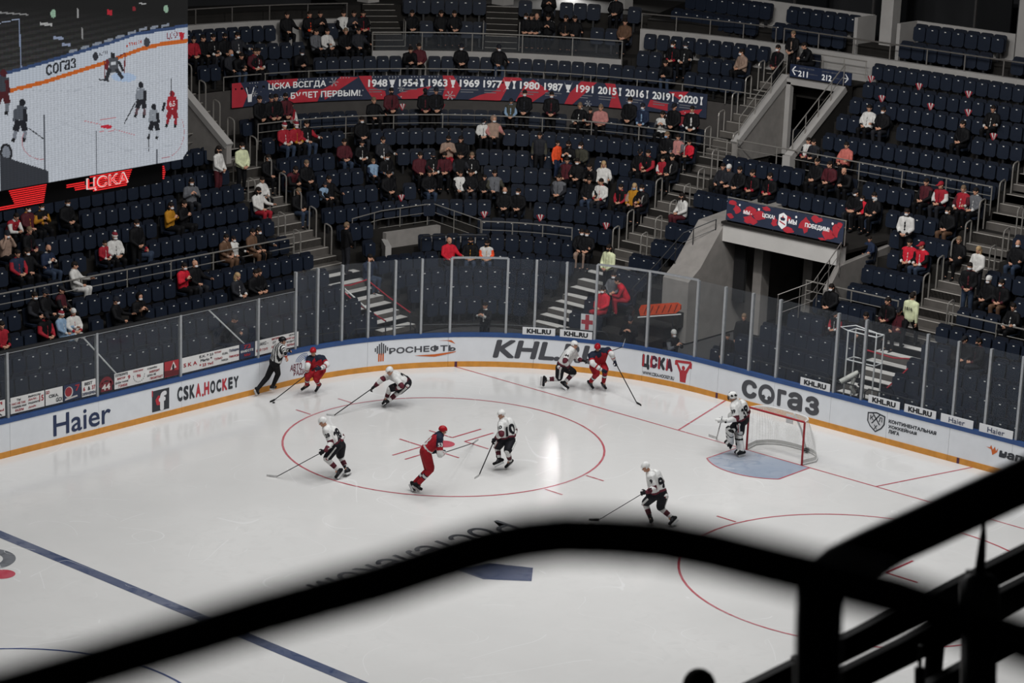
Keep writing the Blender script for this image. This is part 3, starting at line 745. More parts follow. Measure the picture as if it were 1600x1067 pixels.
# ------------------------------------------------------------------ walls, doorways, tunnel
def slab(poly, plane, th, name, m, parent=None):
    """polygon in a vertical plane x=c ('X',c) or y=c ('Y',c), given as (horizontal, z), with thickness th towards +"""
    ax, c = plane
    f = (lambda h, z, k: (c+k, h, z)) if ax == 'X' else (lambda h, z, k: (h, c+k, z))
    return MB().prism(poly, lambda h, z: f(h, z, 0), lambda h, z: f(h, z, th)).build(name, m, parent)
tun = empty('players_tunnel', label='wide dark tunnel mouth with pale concrete lintel below the red and navy banner', kind='structure')
slab([(-9.1, 3.2), (-4.6, 3.2), (-4.6, 3.78), (-9.1, 3.78)], ('X', -9.9), 0.5, 'lintel', mat('pale_bounce_lintel', '#bdbab6', 0.8, 0, 0.05, 2.0, 0.2), tun)  # pale lintel colour raised to stand in for light bounced off the ice
slab([(-9.1, 3.50), (-4.6, 3.50), (-4.6, 3.60), (-9.1, 3.60)], ('X', -13.6), 3.7, 'roof_slab', M_CONC, tun)
slab([(-9.14, 3.78), (-4.56, 3.78), (-4.56, 3.86), (-9.14, 3.86)], ('X', -9.95), 0.62, 'coping', M_CONC, tun)
slab([(-7.7, 0), (-7.7, 2.05), (-8.3, 2.45), (-9.45, 3.72), (-14, 4.1), (-14, 0)], ('Y', -10.15), 1.05, 'side_wall', M_WALLC, tun)
slab([(-8.85, 0), (-8.85, 2.5), (-9.45, 3.2), (-14, 3.6), (-14, 0)], ('Y', -4.66), 0.2, 'side_wall', M_WALLC, tun)
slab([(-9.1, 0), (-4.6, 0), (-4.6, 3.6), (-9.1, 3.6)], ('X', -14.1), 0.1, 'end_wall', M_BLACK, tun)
for (y, x) in ((-8.3, -10.6), (-7.0, -11.6)):
    MB().box((x, y, 1.75), (0.45, 0.35, 3.5)).build('pier', M_WALLC, tun)
for (y0, y1) in ((-9.0, -8.55), ):
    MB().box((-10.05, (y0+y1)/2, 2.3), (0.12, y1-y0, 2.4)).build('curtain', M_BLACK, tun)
# upper doorway
vom = empty('upper_doorway', label='upper stand doorway between sloping pale parapets, under the blue block sign', kind='structure')
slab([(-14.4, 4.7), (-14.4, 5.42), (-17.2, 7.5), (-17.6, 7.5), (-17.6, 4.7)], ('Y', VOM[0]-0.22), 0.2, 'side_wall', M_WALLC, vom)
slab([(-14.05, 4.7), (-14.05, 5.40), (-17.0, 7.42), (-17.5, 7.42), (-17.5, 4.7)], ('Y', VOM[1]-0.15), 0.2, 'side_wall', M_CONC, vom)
def parapet(x0, z0, x1, z1, y, wd, parent):
    MB().bar((x0, y, z0), (x1, y, z1), wd, 0.22).build('parapet_cap', M_LIGHTW, parent)
parapet(-14.4, 5.34, -17.25, 7.45, VOM[0]-0.12, 0.30, vom)
parapet(-14.05, 5.30, -17.05, 7.38, VOM[1]-0.05, 0.30, vom)
MB().box((-14.05, VOM[1]-0.05, 5.0), (0.32, 0.32, 0.75)).build('parapet_post', M_LIGHTW, vom)
slab([(VOM[0], 7.22), (VOM[1], 7.22), (VOM[1], 7.42), (VOM[0], 7.42)], ('X', -17.35), 0.25, 'lintel', M_LIGHTW, vom)
slab([(VOM[0], 4.7), (VOM[0]+0.2, 4.7), (VOM[0]+0.2, 7.3), (VOM[0], 7.3)], ('X', -17.3), 0.2, 'jamb', M_LIGHTW, vom)
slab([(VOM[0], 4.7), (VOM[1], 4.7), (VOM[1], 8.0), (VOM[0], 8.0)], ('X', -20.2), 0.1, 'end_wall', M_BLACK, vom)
slab([(VOM[0]+1.0, 4.7), (VOM[1], 4.7), (VOM[1], 7.2), (VOM[0]+1.0, 7.2)], ('X', -18.4), 0.1, 'inner_wall', M_WALLC, vom)
slab([(VOM[0]-0.2, 7.4), (VOM[1], 7.4), (VOM[1], 7.46), (VOM[0]-0.2, 7.46)], ('X', -18.6), 1.3, 'landing', M_CONC, vom)
def rails(name, label, pts, bars, post_every=1.6, r=0.022, base=None, group=None, m=None, posts=True, cat='railing'):
    """railing following points (top rail); bars = heights below the top of the further bars; posts down to base"""
    m = m or M_STEEL
    e = empty(name, pts[0], label=label, cat=cat, group=group)
    o = Vector(pts[0])
    P = [Vector(p)-o for p in pts]
    MB().tube(P, r, 6).build('top_rail', m, e)
    for b in bars: MB().tube([p-Vector((0, 0, b)) for p in P], r*0.6, 5).build('mid_rail', m, e)
    if posts:
        L = 0; nxt = 0.02; tot = sum((b-a).length for a, b in zip(P[:-1], P[1:]))
        k = max(1, round(tot/post_every)); step = (tot-0.04)/k
        for a, b in zip(P[:-1], P[1:]):
            d = (b-a).length
            while nxt <= L+d+1e-6:
                q = a+(b-a)*((nxt-L)/d)
                h = base if base is not None else 0.95
                MB().tube([q, q-Vector((0, 0, h))], r*0.9, 6).build('post', m, e)
                nxt += step
            L += d
    return e
def bowlrail(d, z, segs): return [(p.x, p.y, z) for p in pathpts(d, segs)]
RG = 'long steel railings of the bowl'
M_DIM = mat('dim_steel', '#7a7672', 0.35, 0.5)
rails('railing', 'polished railing along the front of the left block', bowlrail(6.0, 2.66, [('L', 26, -0.5)]), (0.32, 0.62), 1.75, 0.026, 1.1, RG)
rails('railing', 'polished railing in the lower middle of the corner block', bowlrail(5.85, 2.62, [('C', 45, 72)]), (0.3, 0.62), 1.2, 0.024, 1.0, RG)
rails('railing', 'polished railing in front of the block right of the tunnel', bowlrail(5.78, 2.55, [('R', -5.6, -2.1)]), (0.32, 0.62), 1.6, 0.026, 1.0, RG)
rails('railing', 'polished railing at the lower right edge of the view', bowlrail(5.78, 2.55, [('R', -0.3, 8)]), (0.32, 0.62), 1.6, 0.026, 1.0, RG)
rails('railing', 'long curved railing of the aisle below the years banner', bowlrail(10.68, 5.48, [('C', 3, 90), ('R', C0Y, -12.6)]), (0.3, 0.6), 1.75, 0.024, 0.9, RG)
rails('railing', 'long railing between the blocks right of the upper doorway', bowlrail(10.68, 5.55, [('R', -12.2, -2.0)]), (0.3, 0.6), 1.75, 0.024, 0.95, RG)
rails('railing', 'dim railing of the upper aisle in the left block', bowlrail(10.68, 5.48, [('L', 20, -0.4)]), (0.3, 0.6), 1.75, 0.024, 0.9, RG)
rails('railing', 'thin rail along the top edge of the years banner', bowlrail(12.9, 6.8, [('C', 4, 90), ('R', C0Y, -12.6)]), (), 1.75, 0.022, 0.5, RG)
rails('railing', 'dark railing on the kerb below the boxes', bowlrail(15.5, 8.86, [('R', -13.9, YMAX)]), (), 1.55, 0.03, 0.95, RG, M_DIM)
rails('railing', 'dark railing on the kerb at the right end of the corner block', bowlrail(15.5, 8.86, [('C', 67, 86)]), (), 1.5, 0.026, 0.7, RG, M_DIM)
rails('railing', 'dark railing on the kerb at the left end of the corner block', bowlrail(15.5, 8.86, [('L', 8, C0X), ('C', 0, 28)]), (), 1.5, 0.026, 0.7, RG, M_DIM)
gr = rails('glass_railing', 'glass railing with a polished top rail around the upper corner platform', bowlrail(14.02, 7.98, [('C', 30, 66)]), (), 1.9, 0.026, 0.75)
ga = gr.location
pane = ribbon([('C', 30.5, 65.5)], 14.0, 14.02, 7.32, 7.9)
pn = pane.build('glass_pane', gl, gr); pn.location = -Vector(ga)
# sloping handrails
VR = 'sloping handrails of the upper doorway'
def sloped(name, label, a, b, hgt, n, group):
    a, b = Vector(a), Vector(b)
    e = empty(name, a, label=label, cat='railing', group=group)
    H = Vector((0, 0, hgt))
    MB().tube([Vector((0, 0, 0)), H, (b-a)+H], 0.022, 6).build('top_rail', M_STEEL, e)
    MB().tube([H*0.5, (b-a)+H*0.5], 0.012, 5).build('mid_rail', M_STEEL, e)
    for i in range(1, n): MB().tube([(b-a)*(i/(n-1)), (b-a)*(i/(n-1))+H], 0.018, 6).build('post', M_STEEL, e)
sloped('handrail', 'sloping handrail on the left parapet of the upper doorway', (-14.6, VOM[0]-0.12, 5.5), (-17.25, VOM[0]-0.12, 7.5), 0.75, 4, VR)
sloped('handrail', 'sloping handrail on the right parapet of the upper doorway', (-14.2, VOM[1]-0.05, 5.45), (-17.05, VOM[1]-0.05, 7.45), 0.75, 5, VR)
rails('railing', 'short railing above the blue block sign', [(-18.2, VOM[0]-0.2, 8.25), (-18.2, VOM[1]+0.1, 8.25)], (0.25,), 0.9, 0.02, 0.6, RG)
# the same at the left stairs and the right edge
lv = empty('left_doorway', label='sloping grey parapet wall beside the left stairs, next to the scoreboard', kind='structure')
slab([(-23.0, 4.7), (-23.0, 5.35), (-25.9, 7.3), (-26.4, 7.3), (-26.4, 4.7)], ('X', -0.35), 0.22, 'side_wall', M_WALLC, lv)
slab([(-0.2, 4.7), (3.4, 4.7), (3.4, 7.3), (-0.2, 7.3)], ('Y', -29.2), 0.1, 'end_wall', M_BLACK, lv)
MB().bar((-0.24, -23.0, 5.3), (-0.24, -26.0, 7.3), 0.3, 0.2).build('parapet_cap', M_LIGHTW, lv)
qv = empty('right_doorway', label='sloping grey parapet wall right of the stairs at the right edge', kind='structure')
slab([(-13.4, 4.7), (-13.4, 5.4), (-16.5, 7.6), (-17, 7.6), (-17, 4.7)], ('Y', -0.3), 0.2, 'side_wall', M_WALLC, qv)
MB().bar((-13.4, -0.2, 5.35), (-16.5, -0.2, 7.55), 0.3, 0.2).build('parapet_cap', M_LIGHTW, qv)
sloped('handrail', 'sloping handrail on the grey parapet at the right edge', (-13.5, -0.2, 5.5), (-16.4, -0.2, 7.6), 0.75, 4, VR)
# doorway in the lower corner: low walls and a bent railing
cv = empty('corner_doorway', label='low pale concrete walls of the doorway in the corner block', kind='structure')
def cp(a, d): return bowl(('C', a), d)[0]
def wall_seg(a, b, z0, z1, th, nm, m, parent):
    A, B = Vector((a.x, a.y, (z0+z1)/2)), Vector((b.x, b.y, (z0+z1)/2))
    return MB().bar(A, B, th, z1-z0).build(nm, m, parent)
wall_seg(cp(16, 5.9), cp(34, 6.6), 1.4, 2.32, 0.2, 'low_wall', M_WALLC, cv)
wall_seg(cp(16, 5.9), cp(12, 4.9), 1.2, 2.1, 0.2, 'low_wall', M_LIGHTW, cv)
wall_seg(cp(34, 6.6), cp(44, 6.2), 1.4, 1.95, 0.2, 'low_wall', M_WALLC, cv)
z = 2.95
rails('railing', 'bent steel railing around the doorway in the corner block', [(*cp(9, 6.6).xy, 2.75), (*cp(19, 6.9).xy, 2.85), (*cp(33, 7.0).xy, 3.0), (*cp(45, 6.0).xy, 2.62)], (0.3, 0.6), 1.1, 0.02, 0.95, RG)
for (a0, a1, lb) in ((24, 34, 'first'), (36, 47, 'second')):
    p0, p1 = cp(a0, 4.85), cp(a1, 4.85)
    mb = MB().tube([(p0.x, p0.y, 1.46), (p0.x, p0.y, 2.28), (p0.x+(p1.x-p0.x)*.06, p0.y+(p1.y-p0.y)*.06, 2.36), (p0.x+(p1.x-p0.x)*.94, p0.y+(p1.y-p0.y)*.94, 2.36), (p1.x, p1.y, 2.28), (p1.x, p1.y, 1.46)], 0.025, 6)
    tag(mb.build('seat_guard_rail', M_DSTEEL), 'black hoop rail in front of the fifth corner row, %s from the left' % lb, 'railing', 'black hoop rails of the corner block')
# stair rails beside the tunnel
rails('railing', 'stepped steel railing on the right side of the tunnel mouth', [(-9.3, -4.4, 4.0), (-8.6, -4.4, 3.45), (-8.55, -4.4, 3.45), (-7.9, -4.4, 2.95), (-7.3, -5.3, 2.45)], (0.32, 0.62), 0.75, 0.018, 1.0, RG, M_DIM)
rails('railing', 'steel railing on the left side of the tunnel mouth', [(-6.2, -10.2, 1.9), (-7.4, -10.15, 2.6), (-8.6, -10.1, 3.4), (-9.3, -9.3, 3.9)], (0.32,), 0.8, 0.018, 0.95, RG, M_DSTEEL)
# boxes along the top: low pale walls, columns and dark doors
bx = empty('box_walls', label='low pale walls, columns and dark doors of the boxes above the top kerb', kind='structure')
def on_y(x, y0, y1, z0, z1, th, nm, m): return MB().box((x, (y0+y1)/2, (z0+z1)/2), (th, y1-y0, z1-z0)).build(nm, m, bx)
for (y0, y1) in ((-17.4, -11.3), (-9.45, -5.45), (-4.75, 0.2)):
    on_y(-20.85, y0, y1, 8.0, 9.52, 0.12, 'low_wall', M_LIGHTW)
MB().box((-20.3, -11.3, 8.75), (1.2, 0.14, 1.5)).build('low_wall', M_LIGHTW, bx)
MB().box((-20.3, -9.5, 8.75), (1.2, 0.14, 1.5)).build('low_wall', M_LIGHTW, bx)
for (x, y, w_) in ((-20.6, -10.45, 0.5), (-20.9, -17.3, 0.5), (-19.9, -22.2, 0.55), (-20.9, -5.1, 0.45)):
    MB().box((x, y, 11.0), (0.5, w_, 6.0)).build('column', M_LIGHTW, bx)
for y in (-16.2, -12.6, -8.2, -6.4, -2.5):
    on_y(-24.0, y-0.7, y+0.7, 8.0, 10.4, 0.1, 'door', mat('dark_door', '#111214', 0.4))
    on_y(-23.9, y-0.78, y-0.70, 8.0, 10.5, 0.08, 'door_frame', mat('door_frame_grey', '#3c3a3a', 0.5))
for a in (32.6, 48.5):
    pcol = bowl(('C', a), 17.9)[0]
    MB().box((pcol.x, pcol.y, 10.0), (0.6, 0.6, 3.4)).build('column', M_LIGHTW, bx)
# short stairs up from the platform
for (a, lb) in ((33, 'left short stairs climbing from the glass-railed platform'), (48.5, 'right short stairs climbing from the glass-railed platform')):
    st = empty('platform_stairs', bowl(('C', a), 14.4)[0], label=lb, cat='stairs', group='short stairs of the platform')
    st.location.z = 7.18
    for i in range(8):
        p, f = bowl(('C', a), 14.75+i*0.29)
        M = Matrix.Rotation(face_rz(f), 3, 'Z')
        zt = 7.18+0.185*(i+1)
        s = MB().box(p-st.location+Vector((0, 0, zt-0.25)), (1.25, 0.31, 0.5), M).build('step', M_CONC, st)
        MB().box(p+f*0.13-st.location+Vector((0, 0, zt+0.006)), (1.2, 0.04, 0.012), M).build('step_edge', M_NOSE, s)
    for sd in (-1, 1):
        p, f = bowl(('C', a), 14.9); q, _ = bowl(('C', a), 17.0)
        t = Vector((-f.y, f.x, 0))*0.68*sd
        pt = [p+t-st.location+Vector((0, 0, 7.2)), p+t-st.location+Vector((0, 0, 8.25)), p+t-f*0.3-st.location+Vector((0, 0, 8.3)), p+t-f*0.3-st.location+Vector((0, 0, 7.25))]
        MB().tube(pt, 0.022, 6).build('hoop_rail', M_STEEL, st)
# ------------------------------------------------------------------ banners
def surf(d, z0, z1, a0, a1, rho=1.0):
    """curved banner surface: u 0..1 between corner angles, v 0..1 in height"""
    return lambda u, v, k=0.0: (lambda p: (p.x, p.y, z0+(z1-z0)*v))(bowl(('C', a0+(a1-a0)*u) if a0+(a1-a0)*u <= 90 else ('R', C0Y+(a0+(a1-a0)*u-90)*PI/180*(d+1)), d-k)[0])
def cloth(fn, n, th, name, m):
    mb = MB(); vs = []
    for i in range(n+1):
        vs += [fn(i/n, 0), fn(i/n, 1), fn(i/n, 1, -th), fn(i/n, 0, -th)]
    fs = [(0, 1, 2, 3)]
    for i in range(n):
        for j in range(4): fs.append((4*i+j, 4*i+4+j, 4*i+4+(j+1) % 4, 4*i+(j+1) % 4))
    return mb.add(vs, fs).build(name, m)
M_BAN = mat('navy_banner_cloth', '#232c42', 0.75, 0, 0.15, 3.0)
M_BRED = mat('red_banner_print', '#b02836', 0.75, 0, 0.1, 3.0)
M_BWH = mat('white_banner_print', '#efefef', 0.7, 0, 0.04, 3.0)
def prints(parent, fn, m, polys=(), texts=(), k=0.01, name='print', nsub=6):
    mb = MB()
    f = lambda u, v: fn(u, v, k)
    for q in polys:
        # long edges are split so the print follows the curve
        pts = []
        for a, b in zip(q, q[1:]+q[:1]):
            n = max(1, int(abs(b[0]-a[0])*60))
            pts += [(a[0]+(b[0]-a[0])*i/n, a[1]+(b[1]-a[1])*i/n) for i in range(n)]
        mb.add([f(u, v) for u, v in pts], [tuple(range(len(pts)))])
    for (t, u0, u1, v0, v1, *bd) in texts: lettering(mb, t, f, u0, u1, v0, v1, bd[0] if bd else 0.02)
    return mb.build(name, m, parent)
fb = surf(12.84, 5.68, 6.56, 4.5, 86.5)
ban = cloth(lambda u, v, k=0: fb(0.0107+u*0.928, v, k), 60, 0.012, 'years_banner', M_BAN)
tag(ban, 'long navy and red curved banner with white championship years and a white slogan', 'banner')
REDS = [[(.011, .0), (.035, .0), (.045, .45), (.03, 1), (.011, 1)], [(.1, .72), (.145, .70), (.15, 1), (.085, 1)], [(.135, .0), (.19, .0), (.20, .5), (.155, .55), (.13, .2)], [(.205, .05), (.24, .55), (.27, .95), (.235, 1), (.22, .7), (.20, .5)],
        [(.27, 1), (.285, .45), (.30, .0), (.325, .0), (.322, .35), (.30, .5), (.295, 1)], [(.355, .0), (.385, .02), (.41, .55), (.36, .35), (.345, .2)], [(.43, .0), (.455, .05), (.465, .5), (.45, 1), (.43, 1), (.435, .5)], [(.48, .0), (.54, .0), (.56, .9), (.545, 1), (.53, .4), (.5, .2)], [(.545, 1), (.575, 1), (.58, .9), (.555, .82)],
        [(.568, .0), (.60, .0), (.63, .5), (.60, .95), (.585, .75), (.575, .3)], [(.66, .0), (.675, .0), (.70, .55), (.72, 1), (.69, 1), (.67, .5)], [(.745, .0), (.77, .0), (.762, .5), (.755, 1), (.735, 1), (.75, .5)], [(.82, .2), (.86, .1), (.86, .4), (.825, .5)], [(.86, .9), (.885, .6), (.90, 1)], [(.87, .0), (.92, .05), (.93, .35), (.89, .2)]]
for q in REDS: prints(ban, fb, M_BRED, [q], k=0.004, name='red_print')
YRS = [('1948', .2891, .3259), ('1954', .3479, .3843), ('1963', .4036, .4398), ('1969', .4626, .4997), ('1977', .5069, .5416), ('1980', .5752, .6124), ('1987', .6209, .6559), ('1991', .6813, .7142), ('2015', .7228, .7585), ('2016', .7758, .8121), ('2019', .8285, .8642), ('2020', .8809, .9201)]
for t, a, b in YRS: prints(ban, fb, M_BWH, (), [(t, a, b, .53, .85, .035)], k=0.010, name='year_lettering')
for q in [('ЦСКА ВСЕГДА', .0893, .2066, .57, .88, .03), ('БУДЕТ ПЕРВЫМ!', .1357, .2743, .12, .43, .03)]: prints(ban, fb, M_BWH, (), [q], k=0.010, name='slogan_lettering')
cups = []
for a, b in ((.3272, .343), (.4434, .4566), (.544, .5596), (.6583, .674)):
    c, w = (a+b)/2, (b-a)/2
    cups += [[(c-w*.6, .82), (c+w*.6, .82), (c+w*.45, .64), (c+w*.15, .58), (c-w*.15, .58), (c-w*.45, .64)], [(c-w*.4, .5), (c+w*.4, .5), (c+w*.15, .6), (c-w*.15, .6)],
             [(c-w*.6, .78), (c-w*.5, .68), (c-w, .96)], [(c+w*.6, .78), (c+w, .96), (c+w*.5, .68)]]
for a, b in ((.3867, .3964), (.5608, .568), (.7622, .7684), (.8159, .8209), (.8667, .8719), (.924, .9306)):
    c, w = (a+b)/2, (b-a)/2
    cups += [[(c-w, .86), (c+w, .86), (c+w*.3, .7), (c-w*.3, .7)], [(c-w*.3, .7), (c+w*.3, .7), (c+w*.7, .52), (c-w*.7, .52)]]
prints(ban, fb, M_BWH, cups, k=0.009, name='trophy_print')
dots = []
def dot(u, v, r): dots.append([(u+r*0.045*math.cos(t*PI/3), v+r*math.sin(t*PI/3)) for t in range(6)])
for u0 in (.05, .093, .15, .19, .235, .297, .33, .372, .405, .463, .51):
    for j in range(4): dot(u0+j*.0055, .945, .025)
for _ in range(46): dot(rnd.uniform(.02, .93), rnd.uniform(.05, .95), rnd.choice((.015, .02, .03)))
for (u, v, R) in ((.222, .78, .2), (.352, .45, .13), (.445, .16, .2), (.705, .08, .14), (.06, .5, .13), (.118, .2, .12)):
    for t in range(6):
        c, s_ = math.cos(t*PI/3), math.sin(t*PI/3)
        for (r0, r1, w) in ((0.1, 1, .12), ):
            dots.append([(u+R*0.048*(c*r0-s_*w*.5), v+R*(s_*r0+c*w*.5)), (u+R*0.048*(c*r1-s_*w*.5), v+R*(s_*r1+c*w*.5)), (u+R*0.048*(c*r1+s_*w*.5), v+R*(s_*r1-c*w*.5)), (u+R*0.048*(c*r0+s_*w*.5), v+R*(s_*r0-c*w*.5))])
        for sg in (-1, 1):
            a2 = t*PI/3+sg*0.5
            q = (u+R*0.048*c*.6, v+R*s_*.6); e = (u+R*0.048*(c*.6+.35*math.cos(a2)), v+R*(s_*.6+.35*math.sin(a2)))
            dots.append([q, e, (e[0]+.001, e[1]+.015), (q[0]+.001, q[1]+.015)])
prints(ban, fb, mat('dim_white_print', '#a8a8aa', 0.7, 0, 0.04), dots, k=0.007, name='snowflake_print')
lines = []
for t, a, b in YRS:
    for j, w in enumerate((.95, .7)): lines.append([(a+.002, .44-j*.1), (a+(b-a)*w, .44-j*.1), (a+(b-a)*w, .40-j*.1), (a+.002, .40-j*.1)])
prints(ban, fb, mat('dim_grey_print', '#6f7076', 0.7, 0, 0.04), lines, k=0.007, name='small_print')
figp = [[(.046, .18), (.054, .18), (.055, .5), (.045, .5)], [(.045, .5), (.047, .44), (.043, .78), (.041, .76)], [(.055, .5), (.053, .44), (.058, .78), (.060, .76)]]
prints(ban, fb, M_BWH, figp, k=0.008, name='raised_arms_print')
# red patterned panel below the right end
f2 = surf(12.2, 4.75, 5.75, 75.2, 81.6)
pnl = cloth(f2, 6, 0.03, 'patterned_panel', mat('dark_red_panel', '#7c2029', 0.75, 0, 0.2, 3.0)); tag(pnl, 'dark red panel with a navy mottled print below the right end of the years banner', 'panel')
blot = []
for _ in range(16):
    u, v, r = rnd.uniform(.08, .9), rnd.uniform(.08, .75), rnd.uniform(.05, .11)
    blot.append([(u+r*math.cos(t)*rnd.uniform(.6, 1.2), v+r*math.sin(t)*rnd.uniform(.6, 1.2)) for t in [2*PI*j/7 for j in range(7)]])
prints(pnl, f2, M_BAN, blot, k=0.006, name='mottled_print')
prints(pnl, f2, M_BWH, [[(.05, .93), (.35, .93), (.35, .99), (.05, .99)], [(.6, .6), (.66, .6), (.7, .72), (.56, .72)]], k=0.012, name='white_print')
# banner over the tunnel
ft = lambda u, v, k=0.0: (-9.38+k-0.05*v, -9.0+4.58*u, 3.93+0.71*v)
tb = cloth(ft, 8, 0.012, 'tunnel_banner', M_BAN)
tag(tb, 'navy banner with red players and a white slogan hung over the tunnel mouth', 'banner')
def blob(u, v, ru, rv, n=12, j=.35): return [(u+ru*math.cos(2*PI*i/n)*rnd.uniform(1-j, 1+j), v+rv*math.sin(2*PI*i/n)*rnd.uniform(1-j, 1+j)) for i in range(n)]
RB_ = [blob(.045, .84, .035, .12, 8, .15), blob(.095, .55, .03, .22), blob(.04, .22, .03, .1), blob(.2, .62, .055, .2), blob(.22, .2, .06, .18), blob(.29, .5, .05, .22), blob(.34, .86, .035, .1), blob(.42, .35, .025, .2), blob(.5, .62, .05, .14), blob(.54, .12, .06, .12), blob(.68, .5, .05, .3), blob(.77, .85, .04, .16), blob(.88, .3, .05, .24), blob(.935, .5, .03, .3), blob(.965, .82, .02, .16), blob(.83, .04, .03, .05)]
for q in RB_: prints(tb, ft, M_BRED, [q], k=0.006, name='red_player_print')
sh2 = [(.492, .86), (.508, .80), (.525, .74), (.525, .28), (.49, .1), (.455, .28), (.455, .74), (.472, .80)]
prints(tb, ft, M_BWH, [sh2, blob(.112, .80, .008, .05, 8, .1), blob(.28, .78, .009, .06, 8, .1), blob(.6, .78, .009, .06, 8, .1), blob(.905, .82, .009, .06, 8, .1)], (), k=0.011, name='white_print')
for q in [('МЫ -', .15, .225, .44, .62, .04), ('ЦСКА!', .315, .42, .44, .66, .04), ('МЫ', .54, .61, .42, .64, .04), ('ПОБЕДИМ!', .68, .885, .38, .62, .04)]: prints(tb, ft, M_BWH, (), [q], k=0.011, name='slogan_lettering')
prints(tb, ft, M_BAN, [[(.49, .68), (.512, .60), (.505, .5), (.475, .5), (.468, .60)]], k=0.014, name='shield_print')
prints(tb, ft, M_BRED, [[(.49, .76), (.497, .62), (.483, .62)], [(.465, .42), (.515, .3), (.515, .36), (.465, .48)]], k=0.015, name='shield_print')
rails('railing', 'railing carrying the navy banner over the tunnel mouth', [(-9.50, -9.05, 4.66), (-9.50, -4.4, 4.66)], (), 0.95, 0.022, 0.8, RG)
# block sign above the upper doorway
fs_ = lambda u, v, k=0.0: (-17.32+k, VOM[0]-0.02+2.6*u, 7.47+0.44*v)
sg = cloth(fs_, 2, 0.05, 'block_sign', mat('navy_sign', '#1c2740', 0.5, 0, 0.05))
tag(sg, 'dark blue sign with arrows and block numbers 211 and 212 over the upper doorway', 'sign')
arr = [[(.035, .55), (.13, .55), (.13, .49), (.035, .49)], [(.03, .52), (.08, .88), (.10, .86), (.05, .5)], [(.03, .52), (.08, .16), (.10, .18), (.05, .54)],
       [(.955, .55), (.87, .55), (.87, .49), (.955, .49)], [(.965, .52), (.915, .88), (.90, .86), (.945, .5)], [(.965, .52), (.915, .16), (.90, .18), (.945, .54)]]
prints(sg, fs_, M_BWH, arr, [('211', .14, .30, .10, .58, .03), ('212', .53, .69, .10, .58, .03)], k=0.006, name='lettering')
prints(sg, fs_, mat('dim_grey_print', '#6f7076'), (), [('СЕКТОР / SECTOR', .15, .40, .74, .86, .01), ('СЕКТОР / SECTOR', .53, .79, .74, .86, .01), ('ПОДЪЁМ 27-28', .32, .46, .36, .46, .01), ('ПОДЪЁМ 29-30', .71, .84, .36, .46, .01)], k=0.006, name='small_lettering')
pl = MB().box((-17.22, -11.15, 7.35), (0.02, 0.36, 0.12)).build('name_plate', mat('dark_plate', '#2a2622', 0.6)); tag(pl, 'small dark plate under the block sign', 'sign')
mb = MB(); lettering(mb, '2Р02', lambda u, v: (-17.208, u, v), -11.29, -11.01, 7.31, 7.39, 0.01); mb.build('lettering', mat('dim_grey_print', '#6f7076'), pl)
# guard fences on the floor behind the glass
def fence(a, b, label, h=1.05, z0=0.0):
    a, b = Vector(a), Vector(b)
    e = empty('crowd_barrier', (a.x, a.y, z0), label=label, cat='barrier', group='black crowd barriers behind the glass')
    d = Vector((b.x-a.x, b.y-a.y, 0)); L = d.length; t = d/L
    P = [(0, 0, 0.05), (0, 0, h-0.12), tuple(t*0.12+Vector((0, 0, h))), tuple(t*(L-0.12)+Vector((0, 0, h))), tuple(d+Vector((0, 0, h-0.12))), tuple(d+Vector((0, 0, 0.05)))]
    MB().tube(P, 0.02, 6).build('frame', M_DSTEEL, e)
    mb = MB()
    n = int(L/0.13)
    for i in range(1, n): mb.tube([t*(L*i/n)+Vector((0, 0, 0.12)), t*(L*i/n)+Vector((0, 0, h*0.62))], 0.009, 4)
    mb.build('bars', M_DSTEEL, e)['kind'] = 'stuff'
    MB().tube([Vector((0, 0, h*0.62)), d+Vector((0, 0, h*0.62))], 0.014, 5).build('rail', M_DSTEEL, e)
    MB().tube([Vector((0, 0, 0.12)), d+Vector((0, 0, 0.12))], 0.014, 5).build('rail', M_DSTEEL, e)
    MB().box((0, 0, 0.025), (0.3, 0.05, 0.05)).build('foot', M_DSTEEL, e)
    MB().box(d+Vector((0, 0, 0.025)), (0.3, 0.05, 0.05)).build('foot', M_DSTEEL, e)
fpts = [bp(s, 1.2) for s in (1.0, 3.0, 5.0, 6.9, 8.8, 10.4)]
for i in range(5): fence(fpts[i], fpts[i]+(fpts[i+1]-fpts[i])*0.94, 'black barred crowd barrier behind the corner glass, %s from the left' % ORD[i])
for i, (y0, y1) in enumerate(((-4.2, -2.3), (-2.2, -0.4), (-0.2, 1.6))): fence((XB-1.25, y0, 0), (XB-1.25, y1, 0), 'black barred crowd barrier behind the right end glass, %s from the left' % ORD[i])
# ------------------------------------------------------------------ figures: limbs laid out as tapered forms, fused into one skin
def V3(p): return Vector(p)
def caps(mb, p0, p1, r0, r1, n=10):
    p0, p1 = V3(p0), V3(p1)
    d = p1-p0
    L = d.length
    t = d/L if L > 1e-6 else Vector((0, 0, 1))
    ref = Vector((0, 0, 1)) if abs(t.z) < 0.9 else Vector((1, 0, 0))
    u = (ref-t*ref.dot(t)).normalized(); w = t.cross(u)
    rings = []
    for k in (-0.95, -0.6, 0.0): rings.append((p0+t*r0*k, r0*math.sqrt(max(0.02, 1-k*k))))
    for k in (0.0, 0.6, 0.95): rings.append((p1+t*r1*k, r1*math.sqrt(max(0.02, 1-k*k))))
    vs = [c+(u*math.cos(2*PI*j/n)+w*math.sin(2*PI*j/n))*r for c, r in rings for j in range(n)]
    m = len(rings)
    fs = [(i*n+j, i*n+(j+1) % n, (i+1)*n+(j+1) % n, (i+1)*n+j) for i in range(m-1) for j in range(n)]
    fs += [tuple(range(n-1, -1, -1)), tuple((m-1)*n+j for j in range(n))]
    mb.add(vs, fs)
